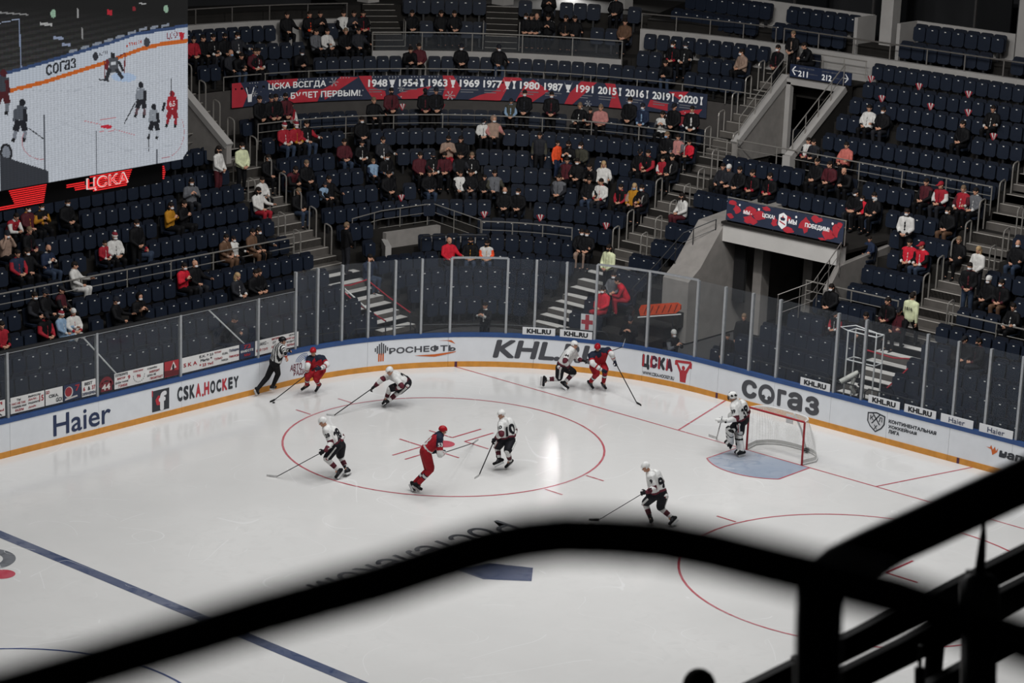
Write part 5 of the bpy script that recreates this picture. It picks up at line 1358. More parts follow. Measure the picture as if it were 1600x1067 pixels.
PLY = {
 'ref': ((6.74, -13.83), 137.5, (1, -0.15, -0.15), {'head': (0.69, 0.1, 1.61), 'neck': (0.65, 0.1, 1.48), 'chest': (0.59, 0.1, 1.36), 'pel': (0.47, 0.1, 0.96), 'sA': (0.7, -0.06, 1.44), 'eA': (0.76, -0.32, 1.35), 'wA': (0.79, -0.14, 1.21), 'hA': (0.82, -0.16, 1.15), 'sB': (0.54, 0.25, 1.38), 'eB': (0.74, 0.4, 1.21), 'wB': (0.87, 0.21, 1.28), 'hB': (0.92, 0.14, 1.3), 'pA': (0.5, -0.0, 0.93), 'kA': (0.57, 0.18, 0.58), 'aA': (0.44, 0.22, 0.24), 'tA': (0.52, 0.39, 0.13), 'pB': (0.43, 0.18, 0.87), 'kB': (0.25, 0.17, 0.47), 'aB': (-0.0, -0.02, 0.21), 'tB': (0.04, 0.09, 0.04)}),
 'red_left': ((5.52, -13.01), 136.3, (-0.2, -0.9, -0.35), {'head': (0.14, -0.15, 1.17), 'neck': (0.16, -0.05, 0.97), 'chest': (0.18, 0.0, 0.85), 'pel': (0.26, 0.2, 0.52), 'sA': (0.03, -0.12, 0.95), 'eA': (-0.02, -0.37, 0.78), 'wA': (-0.04, -0.21, 0.59), 'hA': (-0.05, -0.23, 0.48), 'sB': (0.42, 0.08, 0.92), 'eB': (0.56, -0.13, 0.77), 'wB': (0.41, -0.34, 0.74), 'hB': (0.31, -0.42, 0.74), 'pA': (0.13, 0.1, 0.53), 'kA': (-0.01, -0.27, 0.45), 'aA': (-0.03, -0.0, 0.12), 'tA': (-0.19, -0.13, 0.06), 'pB': (0.4, 0.22, 0.52), 'kB': (0.24, -0.15, 0.34), 'aB': (0.32, 0.15, 0.08), 'tB': (0.22, -0.03, 0.05)}),
 'white_22': ((4.7, -10.64), 134.3, (-0.75, -0.5, -0.45), {'head': (0.14, -0.15, 1.11), 'neck': (0.26, -0.1, 1.01), 'chest': (0.37, -0.05, 0.94), 'pel': (0.66, 0.05, 0.74), 'sA': (0.15, 0.1, 0.89), 'eA': (-0.07, -0.09, 0.84), 'wA': (-0.24, -0.07, 0.66), 'hA': (-0.35, -0.12, 0.57), 'sB': (0.35, -0.25, 0.89), 'eB': (0.5, -0.47, 0.76), 'wB': (0.37, -0.3, 0.64), 'hB': (0.26, -0.33, 0.65), 'pA': (0.66, 0.12, 0.68), 'kA': (0.16, -0.04, 0.54), 'aA': (0.06, 0.12, 0.2), 'tA': (-0.01, -0.09, 0.19), 'pB': (0.64, -0.12, 0.71), 'kB': (0.43, 0.1, 0.42), 'aB': (0.12, -0.1, 0.19), 'tB': (0.0, 0.01, 0.05)}),
 'white_28': ((10.14, -6.92), 135.4, (-0.85, -0.3, -0.4), {'head': (-0.47, -0.05, 1.51), 'neck': (-0.38, -0.0, 1.35), 'chest': (-0.29, -0.0, 1.22), 'pel': (-0.04, -0.0, 0.9), 'sA': (-0.37, -0.2, 1.31), 'eA': (-0.24, -0.3, 1.01), 'wA': (-0.35, -0.47, 0.89), 'hA': (-0.46, -0.47, 0.81), 'sB': (-0.13, 0.18, 1.21), 'eB': (0.05, 0.27, 1.0), 'wB': (-0.01, 0.01, 0.97), 'hB': (-0.07, -0.04, 0.99), 'pA': (-0.09, -0.12, 0.88), 'kA': (-0.35, -0.2, 0.54), 'aA': (-0.05, -0.2, 0.24), 'tA': (-0.16, -0.31, 0.1), 'pB': (0.02, 0.1, 0.81), 'kB': (0.01, 0.33, 0.44), 'aB': (0.18, 0.15, 0.17), 'tB': (0.13, -0.05, 0.14)}),
 'red_53': ((9.51, -4.47), 133.3, (0.85, 0.15, -0.4), {'head': (0.49, 0.05, 1.65), 'neck': (0.43, 0.03, 1.55), 'chest': (0.33, 0.0, 1.44), 'pel': (0.05, 0.0, 1.12), 'sA': (0.41, -0.2, 1.49), 'eA': (0.44, -0.33, 1.11), 'wA': (0.52, -0.09, 1.08), 'hA': (0.55, -0.01, 1.07), 'sB': (0.36, 0.18, 1.43), 'eB': (0.44, 0.07, 1.15), 'wB': (0.37, 0.25, 1.01), 'hB': (0.29, 0.1, 1.05), 'pA': (0.06, -0.11, 1.12), 'kA': (0.21, -0.09, 0.62), 'aA': (-0.1, -0.05, 0.22), 'tA': (0.02, 0.02, 0.06), 'pB': (0.04, 0.11, 1.05), 'kB': (0.15, 0.15, 0.54), 'aB': (-0.2, 0.2, 0.16), 'tB': (-0.12, 0.02, 0.06)}),
 'white_10': ((6.49, -4.44), 131.4, (-0.75, -0.5, -0.25), {'head': (-0.02, -0.05, 1.5), 'neck': (0.03, -0.02, 1.35), 'chest': (0.09, 0.0, 1.25), 'pel': (0.15, -0.0, 0.81), 'sA': (-0.02, -0.2, 1.25), 'eA': (-0.0, -0.42, 1.06), 'wA': (-0.12, -0.25, 0.91), 'hA': (-0.19, -0.25, 0.82), 'sB': (0.25, 0.18, 1.22), 'eB': (0.36, 0.25, 0.96), 'wB': (0.32, 0.01, 0.88), 'hB': (0.26, -0.07, 0.84), 'pA': (0.03, -0.06, 0.78), 'kA': (-0.09, 0.15, 0.51), 'aA': (-0.04, -0.05, 0.26), 'tA': (-0.16, -0.13, 0.09), 'pB': (0.27, 0.0, 0.74), 'kB': (0.18, -0.29, 0.55), 'aB': (0.26, -0.0, 0.19), 'tB': (0.12, -0.13, 0.1)}),
 'white_44': ((-0.71, -8.25), 129.8, (0.8, -0.35, -0.2), {'head': (0.2, -0.0, 1.37), 'neck': (0.14, 0.0, 1.24), 'chest': (0.05, -0.0, 1.14), 'pel': (-0.17, -0.0, 0.7), 'sA': (0.01, -0.2, 1.13), 'eA': (-0.06, -0.43, 0.97), 'wA': (0.04, -0.31, 0.78), 'hA': (0.11, -0.31, 0.72), 'sB': (0.21, 0.16, 1.09), 'eB': (0.31, 0.3, 0.86), 'wB': (0.41, 0.07, 0.89), 'hB': (0.51, 0.07, 0.87), 'pA': (-0.2, -0.1, 0.68), 'kA': (-0.22, 0.07, 0.28), 'aA': (-0.59, 0.0, 0.25), 'tA': (-0.68, -0.01, 0.01), 'pB': (-0.05, 0.08, 0.63), 'kB': (0.22, 0.3, 0.42), 'aB': (-0.03, 0.05, 0.18), 'tB': (0.13, -0.01, 0.07)}),
 'red_right': ((-1.3, -7.48), 129.0, (-0.1, -0.8, -0.6), {'head': (-0.07, -0.1, 1.26), 'neck': (-0.06, -0.05, 1.09), 'chest': (-0.06, -0.0, 0.98), 'pel': (-0.06, 0.25, 0.61), 'sA': (-0.26, -0.12, 1.01), 'eA': (-0.2, -0.35, 0.83), 'wA': (0.03, -0.37, 0.68), 'hA': (0.16, -0.37, 0.62), 'sB': (0.25, 0.08, 1.16), 'eB': (0.37, -0.19, 1.09), 'wB': (0.44, -0.03, 0.9), 'hB': (0.49, -0.08, 0.81), 'pA': (-0.16, 0.2, 0.59), 'kA': (-0.06, -0.17, 0.45), 'aA': (-0.23, 0.08, 0.14), 'tA': (-0.09, -0.07, 0.08), 'pB': (0.08, 0.3, 0.64), 'kB': (0.2, -0.06, 0.56), 'aB': (0.16, 0.1, 0.13), 'tB': (0.26, -0.07, 0.03)}),
 'goalie': ((0.63, -0.88), 125.5, (-0.9, -0.35, -0.12), {'head': (-0.17, -0.05, 1.53), 'neck': (-0.09, -0.0, 1.38), 'chest': (0.01, -0.0, 1.26), 'pel': (0.19, 0.05, 0.84), 'sA': (-0.12, -0.2, 1.28), 'eA': (-0.03, -0.3, 0.99), 'wA': (-0.27, -0.33, 0.91), 'hA': (-0.44, -0.33, 0.9), 'sB': (0.15, 0.18, 1.27), 'eB': (0.27, 0.28, 1.03), 'wB': (0.02, 0.21, 0.89), 'hB': (-0.16, 0.01, 0.96), 'pA': (0.1, -0.1, 0.82), 'kA': (0.11, 0.07, 0.43), 'aA': (0.19, -0.05, 0.02), 'tA': (0.06, -0.22, -0.01), 'pB': (0.06, 0.12, 0.77), 'kB': (-0.14, -0.18, 0.6), 'aB': (-0.11, 0.05, 0.22), 'tB': (-0.15, -0.16, 0.21)}),
 'white_9': ((6.81, 1.31), 127.3, (-0.8, -0.4, -0.45), {'head': (-0.42, -0.08, 1.53), 'neck': (-0.31, -0.02, 1.37), 'chest': (-0.22, 0.0, 1.26), 'pel': (-0.02, 0.05, 0.79), 'sA': (-0.28, -0.2, 1.31), 'eA': (-0.18, -0.28, 1.04), 'wA': (-0.31, -0.47, 1.02), 'hA': (-0.42, -0.47, 0.98), 'sB': (-0.11, 0.18, 1.29), 'eB': (0.0, 0.27, 1.04), 'wB': (-0.17, 0.16, 0.82), 'hB': (-0.33, -0.09, 0.85), 'pA': (-0.19, -0.05, 0.76), 'kA': (-0.38, 0.15, 0.49), 'aA': (-0.23, -0.0, 0.16), 'tA': (-0.21, -0.21, 0.1), 'pB': (0.06, -0.0, 0.76), 'kB': (0.01, 0.15, 0.39), 'aB': (0.3, 0.05, 0.19), 'tB': (0.18, -0.1, 0.1)}),
}
INFO = [('ref', 'referee in black and white stripes with an orange armband leaning on the boards', 'ref', '', False, True, ''),
 ('red_left', 'red-kitted player bending over his stick in front of the radio logo', 'red', '', False, False, ''),
 ('white_22', 'white-kitted player 22 lunging low with one arm stretched to the left', 'white', '22', False, False, ''),
 ('white_28', 'white-kitted player 28 skating on the left edge of the faceoff circle', 'white', '28', False, False, ''),
 ('red_53', 'red-kitted player 53 seen from behind beside the red faceoff spot', 'red', '53', False, False, ''),
 ('white_10', 'white-kitted player 10 upright with his stick down, right inside the circle', 'white', '10', False, False, ''),
 ('white_44', 'white-kitted player 44 chasing with one skate lifted behind him', 'white', '44', False, False, ''),
 ('red_right', 'red-kitted player reaching his stick far forward in front of the large league address', 'red', '', False, False, ''),
 ('goalie', 'white goalkeeper 39 in a patterned mask and leg pads standing by the goal', 'white', '39', True, False, ''),
 ('white_9', 'white-kitted player 9 skating just above the blurred handrail', 'white', '9', False, False, '')]
FIG = {}
for k, lb, kit, num, go, rf, nm in INFO:
    pos, ang, lk, J = PLY[k]
    FIG[k] = make_player('person', lb, pos, ang, J, lk, kit, num, go, rf, '', 'people on the ice')
def stick_of(k, lb, heel, tip, hand='hA', **kw):
    r, J = FIG[k]
    return make_stick('hockey stick '+lb, r, J, J[hand], heel, tip, **kw)
stick_of('red_left', 'of the red player by the radio logo, black blade at the puck', (6.70, -13.17), (6.92, -13.10), butt=0.35)
stick_of('white_22', 'of the lunging player 22, pale blade on the circle', (6.459, -10.909), (6.60, -11.1), white=True, butt=0.12)
stick_of('white_28', 'of player 28 on the left edge of the circle', (11.443, -7.95), (11.6, -8.2), white=True, butt=0.3)
stick_of('red_53', 'of red player 53, pale blade near the spot markings', (5.377, -6.438), (5.05, -6.60), white=True, butt=0.3)
stick_of('white_10', 'of player 10, pointing straight down to the ice', (7.328, -4.438), (7.6, -4.32), white=True, butt=0.25)
stick_of('red_right', 'of the red player before the league address, black blade far forward', (-1.154, -5.85), (-1.1, -5.6), hand='hB', butt=0.3)
stick_of('goalie', 'of the goalkeeper with a wide grey paddle', (-0.139, -2.1), (-0.15, -2.42), white=True, goalie=True, butt=0.45)
stick_of('white_9', 'of player 9, dipping behind the blurred handrail', (7.719, 0.07), (7.9, -0.1), butt=0.25)
r, J = FIG['white_44']
R_ = Matrix.Rotation(r.rotation_euler.z, 3, 'Z')
hw = r.location+R_ @ J['hB']
ex = (R_ @ Vector((1.15, 0.25, 0.42)))
make_stick('hockey stick of player 44 raised behind the red player, white taped blade up', r, J, J['hB'], tuple(hw+ex), tuple(hw+ex+Vector((0.0, 0.02, 0.27))+R_ @ Vector((0.06, 0, 0))), white=True, butt=0.1)
pk = MB(); n = 20
pk.tube([(0, 0, 0), (0, 0, 0.004), (0, 0, 0.021), (0, 0, 0.025)], 0.038, n, rr=[0.035, 0.038, 0.038, 0.035])
tag(pk.build('puck', hexmat('#101012', 0.6), None, loc=(6.88, -13.02, 0.005)), 'small black puck at the blade of the red player by the boards', 'puck')
# ------------------------------------------------------------------ the goal
goal = empty('hockey_goal', (0, 0, 0), label='red framed hockey goal with white netting on the goal line', cat='goal')
M_GRED = mat('goal_red', '#9b1c24', 0.4, 0, 0.06)
M_NETW = mat('net_white', '#d6d6d4', 0.8, 0, 0.04)
for y in (-0.945, 0.945):
    MB().tube([(0, y, 0), (0, y, 0.6), (0, y, 1.25)], 0.03, 12).build('post', M_GRED, goal)
MB().tube([(0, -0.945, 1.25), (0, 0, 1.25), (0, 0.945, 1.25)], 0.03, 12).build('crossbar', M_GRED, goal)
def basepts(z, k=1.0): return [(-1.12*k*math.sin(PI*i/24)**0.62 if 0 < i < 24 else 0.0, -(0.945+0.16*math.sin(PI*min(i, 24-i)/12))*math.cos(PI*i/24) if True else 0, z) for i in range(25)]
bs = [( -1.15*math.sqrt(max(0, 1-(abs(u)**3.0))), 1.12*u, 0.03) for u in [-1+2*i/24 for i in range(25)]]
bs[0] = (0, -0.945, 0.03); bs[-1] = (0, 0.945, 0.03)
MB().tube(bs, 0.028, 8).build('base_frame', M_NETW, goal)
tp = [(-0.52*math.sqrt(max(0, 1-abs(u)**4)), 0.945*u, 1.25) for u in [-1+2*i/24 for i in range(25)]]
MB().tube(tp, 0.022, 8).build('top_frame', M_NETW, goal)
MB().tube([(-0.50, 0.25, 1.24), (-0.85, 0.28, 0.7), (-1.12, 0.3, 0.06)], 0.028, 8).build('back_brace', M_NETW, goal)
MB().box((-1.06, 0.36, 0.08), (0.16, 0.12, 0.07)).build('net_camera', hexmat('#1a1a1d', 0.4), goal)
MB().box((-0.5, 0.1, 1.05), (0.03, 0.22, 0.26)).build('water_bottle_holder', M_NETW, goal)
net = MB()
def npt(i, t):
    a, b = Vector(tp[i]), Vector(bs[i])
    q = a+(b-a)*t
    q.x -= 0.10*math.sin(PI*t)*(1 if 2 < i < 22 else 0.2)
    return q
fine = [i*0.5 for i in range(49)]
def nptf(u, t):
    i = min(23, int(u)); f = u-i
    return npt(i, t)+(npt(i+1, t)-npt(i, t))*f
def cord(pts, r=0.0028):
    for a, b in zip(pts[:-1], pts[1:]): net.bar(a, b, r)
for u in [i*0.5 for i in range(0, 49)]: cord([nptf(u, j/8) for j in range(9)])
for j in range(0, 25, 1): cord([nptf(i, j/24) for i in range(25)])
for i in range(1, 24, 1):
    cord([(0, tp[i][1], 1.25), tp[i]])
for k in range(1, 10): cord([(tp[i][0]*k/10, tp[i][1], 1.25) for i in range(25)], 0.006)
tag(net.build('net', M_NETW, goal), kind='stuff')
sk = MB()
skv = [nptf(i, 0.90) for i in range(25)]+[nptf(i, 1.0) for i in range(25)]
sk.add(skv, [(i, i+1, 26+i, 25+i) for i in range(24)])
sk.build('skirt', M_NETW, goal)
# ------------------------------------------------------------------ spectators: a few poses, dressed one by one
PALC = {'k': '#0a0a0d', 'd': '#222328', 'g': '#5c5d61', 'n': '#1d273c', 'r': '#93202c', 'R': '#bd1f30', 'm': '#471a21', 'w': '#c6c4c0', 'b': '#8f786a', 'p': '#ab746f', 'o': '#e0512b', 'y': '#a8741f', 'c': '#7b93ab', 'h': '#c8cda8', 't': '#5c4434', 'v': '#3b3a31', 'j': '#2f3a4c', 's': '#b8665d'}
def seated(lean, arms, turn=0.0):
    R = Vector
    lx = math.sin(lean)
    J = dict(pel=R((0, 0.16, 0.56)), chest=R((0, 0.13+0.42*lx, 0.56+0.42*math.cos(lean))))
    J['neck'] = J['chest']+R((0, 0.10*lx+0.01, 0.12*math.cos(lean)))
    J['head'] = J['neck']+R((0, 0.05+0.08*lx, 0.155-0.03*abs(lx)))
    for s, x in (('A', 1), ('B', -1)):
        J['s'+s] = J['chest']+R((x*0.185, 0.0, 0.035)); J['p'+s] = R((x*0.09, 0.18, 0.53)); J['k'+s] = R((x*0.13, 0.56, 0.55)); J['a'+s] = R((x*0.12, 0.50, 0.11)); J['t'+s] = R((x*0.14, 0.68, 0.05))
        if arms == 'lap': e, w, h = R((x*0.25, 0.20, 0.80)), R((x*0.13, 0.40, 0.68)), R((x*0.05, 0.45, 0.67))
        elif arms == 'knee': e, w, h = R((x*0.22, 0.46, 0.70)), R((x*0.10, 0.62, 0.70)), R((x*0.04, 0.68, 0.72))
        elif arms == 'chest': e, w, h = R((x*0.25, 0.22, 0.78)), R((x*0.11, 0.38, 0.88)), R((x*0.05, 0.40, 0.94))
        elif arms == 'face': e, w, h = R((x*0.24, 0.30, 0.88)), R((x*0.12, 0.30, 1.10)), R((x*0.085, 0.27, 1.20))
        elif arms == 'one': e, w, h = (R((x*0.25, 0.20, 0.80)), R((x*0.13, 0.40, 0.68)), R((x*0.05, 0.45, 0.67))) if x > 0 else (R((x*0.30, 0.22, 0.80)), R((x*0.34, 0.46, 0.78)), R((x*0.35, 0.55, 0.80)))
        J['e'+s], J['w'+s], J['h'+s] = e, w, h
    look = (math.sin(turn), math.cos(turn), -0.18-0.4*abs(lx))
    return J, look
def standing(arms, walk=0.0, turn=0.0):
    R = Vector
    J = dict(pel=R((0, 0, 0.95)), chest=R((0, 0.01, 1.32)), neck=R((0, 0.01, 1.46)), head=R((0, 0.035, 1.62)))
    for s, x in (('A', 1), ('B', -1)):
        q = walk*x
        J['s'+s] = R((x*0.19, 0.0, 1.38)); J['p'+s] = R((x*0.095, 0, 0.92)); J['k'+s] = R((x*0.11, 0.03+q*0.8, 0.50+abs(q)*0.1)); J['a'+s] = R((x*0.12, q*1.0-0.02, 0.10+max(0, q)*0.35)); J['t'+s] = R((x*0.14, 0.16+q*1.0, 0.045+max(0, q)*0.3))
        if arms == 'front': e, w, h = R((x*0.25, 0.06, 1.10)), R((x*0.12, 0.22, 0.96)), R((x*0.04, 0.25, 0.92))
        elif arms == 'side': e, w, h = R((x*0.25, -0.02-q*0.3, 1.10)), R((x*0.26, 0.05-q*0.6, 0.86)), R((x*0.26, 0.07-q*0.7, 0.78))
        else: e, w, h = R((x*0.27, 0.14, 1.16)), R((x*0.14, 0.30, 1.28)), R((x*0.06, 0.32, 1.34))
        J['e'+s], J['w'+s], J['h'+s] = e, w, h
    return J, (math.sin(turn), math.cos(turn), -0.22)
def clothe(J, stand, hoodie=False):
    """jacket (torso 0, sleeves 1, trim 2), trousers and shoes over a figure"""
    P = []
    low = J['pel']+(J['chest']-J['pel'])*(-0.10 if stand else 0.06)
    for s in 'AB':
        sh = mid(J['s'+s], J['chest'], 0.42); hp = mid(J['p'+s], J['pel'], 0.2)*1.0
        hp = Vector((hp.x, hp.y, low.z+0.02)) if stand else hp+Vector((0, -0.03, 0.06))
        P += seg(sh, hp, 0.118, 0.128, [(0, 0.86, 0), (0.86, 1, 0)])
        P.append(('c', mid(J['s'+s], J['neck'], 0.5), J['s'+s], 0.07, 0.078, 0))
        P += seg(J['s'+s], J['e'+s], 0.078, 0.064, [(0, 0.15, 0), (0.15, 1, 1)])+seg(J['e'+s], J['w'+s], 0.064, 0.05, [(0, 0.8, 1), (0.8, 1, 2)])
    P += seg(mid(J['neck'], J['chest'], 0.3), low, 0.11, 0.12, [(0, 1, 0)])
    f = Vector((0, 1, 0))
    for t in (0.1, 0.35, 0.6): P.append(('c', mid(J['chest'], J['pel'], t-0.12)+f*0.10, mid(J['chest'], J['pel'], t+0.12)+f*0.112, 0.02, 0.02, 2))
    P.append(('c', J['neck']+Vector((0.05, -0.01, -0.02)), J['neck']+Vector((-0.05, -0.01, -0.02)), 0.058, 0.058, 2))
    jk = fuse('jacket', P, 0.019, [PLACE]*3, 2, 0.6)
    P = []
    for s in 'AB': P += seg(J['p'+s], J['k'+s], 0.108, 0.078, [(0, 1, 0)])+seg(J['k'+s], J['a'+s], 0.078, 0.055, [(0, 1, 0)])
    P.append(('c', J['pA'], J['pB'], 0.11, 0.11, 0))
    tr = fuse('trousers', P, 0.02, [PLACE], 2, 0.6)
    sh = []
    for s in 'AB':
        A, T = J['a'+s], J['t'+s]
        f = Vector((T.x-A.x, T.y-A.y, 0)).normalized()
        b = Vector((A.x, A.y, T.z))
        sh.append(fuse('shoe', [('c', A, b-f*0.03, 0.046, 0.045, 0), ('c', b-f*0.03, T, 0.044, 0.036, 0), ('c', mid(A, b, 0.3), T, 0.04, 0.034, 0)], 0.014, [hexmat('#141416', 0.5)], 1, 0.6))
    return jk, tr, sh
PLACE = hexmat('#131318')
def head_gear():
    """made once about the origin of a head frame"""
    I = Matrix.Identity(3); Z = Vector((0, 0, 0))
    def shell(r, cut, nm, zoff=0.03, extra=()):
        P = [('e', Vector((0, -0.018, zoff)), r, I, 0)]+list(extra)
        return fuse(nm, P, 0.012, [PLACE, PLACE], 1, 0.6)
    G = {}
    G['h'] = [('hair', shell((0.088, 0.104, 0.092), 0, 'hair', 0.042, [('e', Vector((0, -0.05, 0.0)), (0.083, 0.075, 0.08), I, 0)]), '#1c1613')]
    G['f'] = [('hair', G['h'][0][1], '#6d5a48')]
    G['l'] = [('hair', shell((0.09, 0.106, 0.094), 0, 'hair', 0.042, [('e', Vector((0, -0.06, -0.05)), (0.10, 0.075, 0.15), I, 0), ('c', Vector((0.07, 0.0, -0.05)), Vector((0.085, 0.0, -0.2)), 0.032, 0.026, 0), ('c', Vector((-0.07, 0.0, -0.05)), Vector((-0.085, 0.0, -0.2)), 0.032, 0.026, 0)]), '#1a1412')]
    G['L'] = [('hair', G['l'][0][1], '#a58a66')]
    G['b'] = []
    knit = shell((0.092, 0.108, 0.10), 0, 'knit_hat', 0.052)
    cuff = fuse('hat_cuff', [('c', Vector((0.045*math.cos(a), 0.06*math.sin(a)-0.015, 0.035)), Vector((0.045*math.cos(a+0.6), 0.06*math.sin(a+0.6)-0.015, 0.035)), 0.054, 0.054, 0) for a in [i*0.6 for i in range(11)]], 0.014, [PLACE], 1, 0.6)
    G['k'] = [('knit_hat', knit, '#1b1d24'), ('hat_cuff', cuff, '#24262e')]
    pom = fuse('bobble', [('e', Vector((0, -0.02, 0.165)), (0.04, 0.04, 0.04), I, 0)], 0.014, [PLACE], 0, 0.6)
    G['w'] = [('knit_hat', knit, '#7c2430'), ('hat_cuff', cuff, '#cfcdc9'), ('bobble', pom, '#cfcdc9')]
    G['W'] = [('knit_hat', knit, '#cbc9c5'), ('hat_cuff', cuff, '#b9b7b3')]
    cap = shell((0.09, 0.106, 0.092), 0, 'cap', 0.05, [('c', Vector((-0.03, 0.08, 0.035)), Vector((0.03, 0.08, 0.035)), 0.03, 0.03, 0), ('e', Vector((0, 0.12, 0.035)), (0.07, 0.075, 0.016), I, 0)])
    G['c'] = [('hair', G['h'][0][1], '#1c1613'), ('cap', cap, '#17181d')]
    G['r'] = [('hair', G['h'][0][1], '#1c1613'), ('cap', cap, '#8f1d28')]
    hood = fuse('hood', [('c', Vector((0.075*math.cos(a), 0.03-abs(math.cos(a))*0.02, 0.115*math.sin(a)+0.01)), Vector((0.08*math.cos(a), -0.07, 0.10*math.sin(a)+0.01)), 0.034, 0.04, 0) for a in [-1.1+i*0.45 for i in range(13)]]+[('e', Vector((0, -0.09, 0.0)), (0.10, 0.06, 0.12), I, 0)], 0.014, [PLACE], 1, 0.6)
    G['u'] = [('hood', hood, None)]
    msk = fuse('face_mask', [('e', Vector((0, 0.055, -0.052)), (0.066, 0.062, 0.05), I, 0), ('e', Vector((0, 0.085, -0.04)), (0.034, 0.038, 0.036), I, 0)], 0.012, [PLACE], 1, 0.6)
    return G, msk
POSES = {}
for k, (J, lk, st) in {'A0': seated(-0.06, 'lap')+(0,), 'A1': seated(0.05, 'lap', 0.4)+(0,), 'A2': seated(-0.1, 'one', -0.35)+(0,), 'B0': seated(0.5, 'knee', 0.1)+(0,), 'C0': seated(0.02, 'chest', 0.2)+(0,), 'D0': seated(0.08, 'face')+(0,),
                        'S0': standing('front')+(1,), 'T0': standing('side', 0.05, 0.3)+(1,), 'U0': standing('side', 0.22)+(1,), 'V0': standing('hold', 0.0, 0.2)+(1,)}.items():
    H = J['head']; M = head_frame(lk)
    body = fuse('body', body_prims(J, H, M), 0.0135, [M_SKIN, M_EYE, M_LIP], 2, 0.45, face_paint(H, M))
    jk, tr, sh = clothe(J, st)
    POSES[k] = dict(body=body, jacket=jk, trousers=tr, shoes=sh, head=Matrix.Translation(H) @ M.to_4x4(), stand=st, J=J)
GEAR, M_MASKME = head_gear()
def wear(name, me, root, mats, mw=None):
    o = link(name, me, root)
    if mw is not None: o.matrix_local = mw
    for i, h in enumerate(mats):
        if i < len(o.material_slots):
            o.material_slots[i].link = 'OBJECT'
            o.material_slots[i].material = hexmat(h)
    return o
SKINS = ['#b98a72', '#c1947c', '#a97a62', '#b58069']
def spectator(loc, rz, pose, sc, cols, hd, mk, label):
    p = POSES[pose]
    r = empty('person', loc, rz, label, 'person', 'people in the stands')
    r.scale = (sc, sc, sc)
    link('body', p['body'], r)
    t, s, tr, b = [PALC[c] for c in cols]
    wear('jacket', p['jacket'], r, (t, s, tr)); wear('trousers', p['trousers'], r, (b,))
    for m in p['shoes']: link('shoe', m, r)
    for nm, me, c in GEAR[hd]: wear(nm, me, r, (c or t,), p['head'])
    if mk != '-': wear('face_mask', M_MASKME, r, ({'M': '#d5d6d8', 'B': '#7f9cb8', 'K': '#17171a'}[mk],), p['head'])
    return r
PEOPLE = {}
def seat_for(p, f, z, row):
    """a folded-down seat right under the person; seats of the grid that would clash make room"""
    global SEATS
    q = Vector((p.x, p.y, z)); best = None
    for s in SEATS:
        if abs(s['p'].z-z) < 0.05 and (s['p']-q).length < 0.7:
            if best is None or (s['p']-q).length < (best['p']-q).length: best = s
    if best is not None:
        SEATS = [s for s in SEATS if s is best or not (abs(s['p'].z-z) < 0.05 and (s['p']-q).length < 0.40)]
        best['p'] = q; best['f'] = f; best['occ'] = True
    else: SEATS.append(dict(p=q, f=f, row=row, blk='left' if q.x > C0X else 'corner' if q.y < C0Y else 'right', n=0, occ=True))
RIDX = {r[0]: i for i, r in enumerate(ROWS)}
ROWZ = {r[0]: (r[1], r[2]) for r in ROWS}; ROWZ['p1'] = (15.6, 7.25); ROWZ['p2'] = (16.6, 8.0)
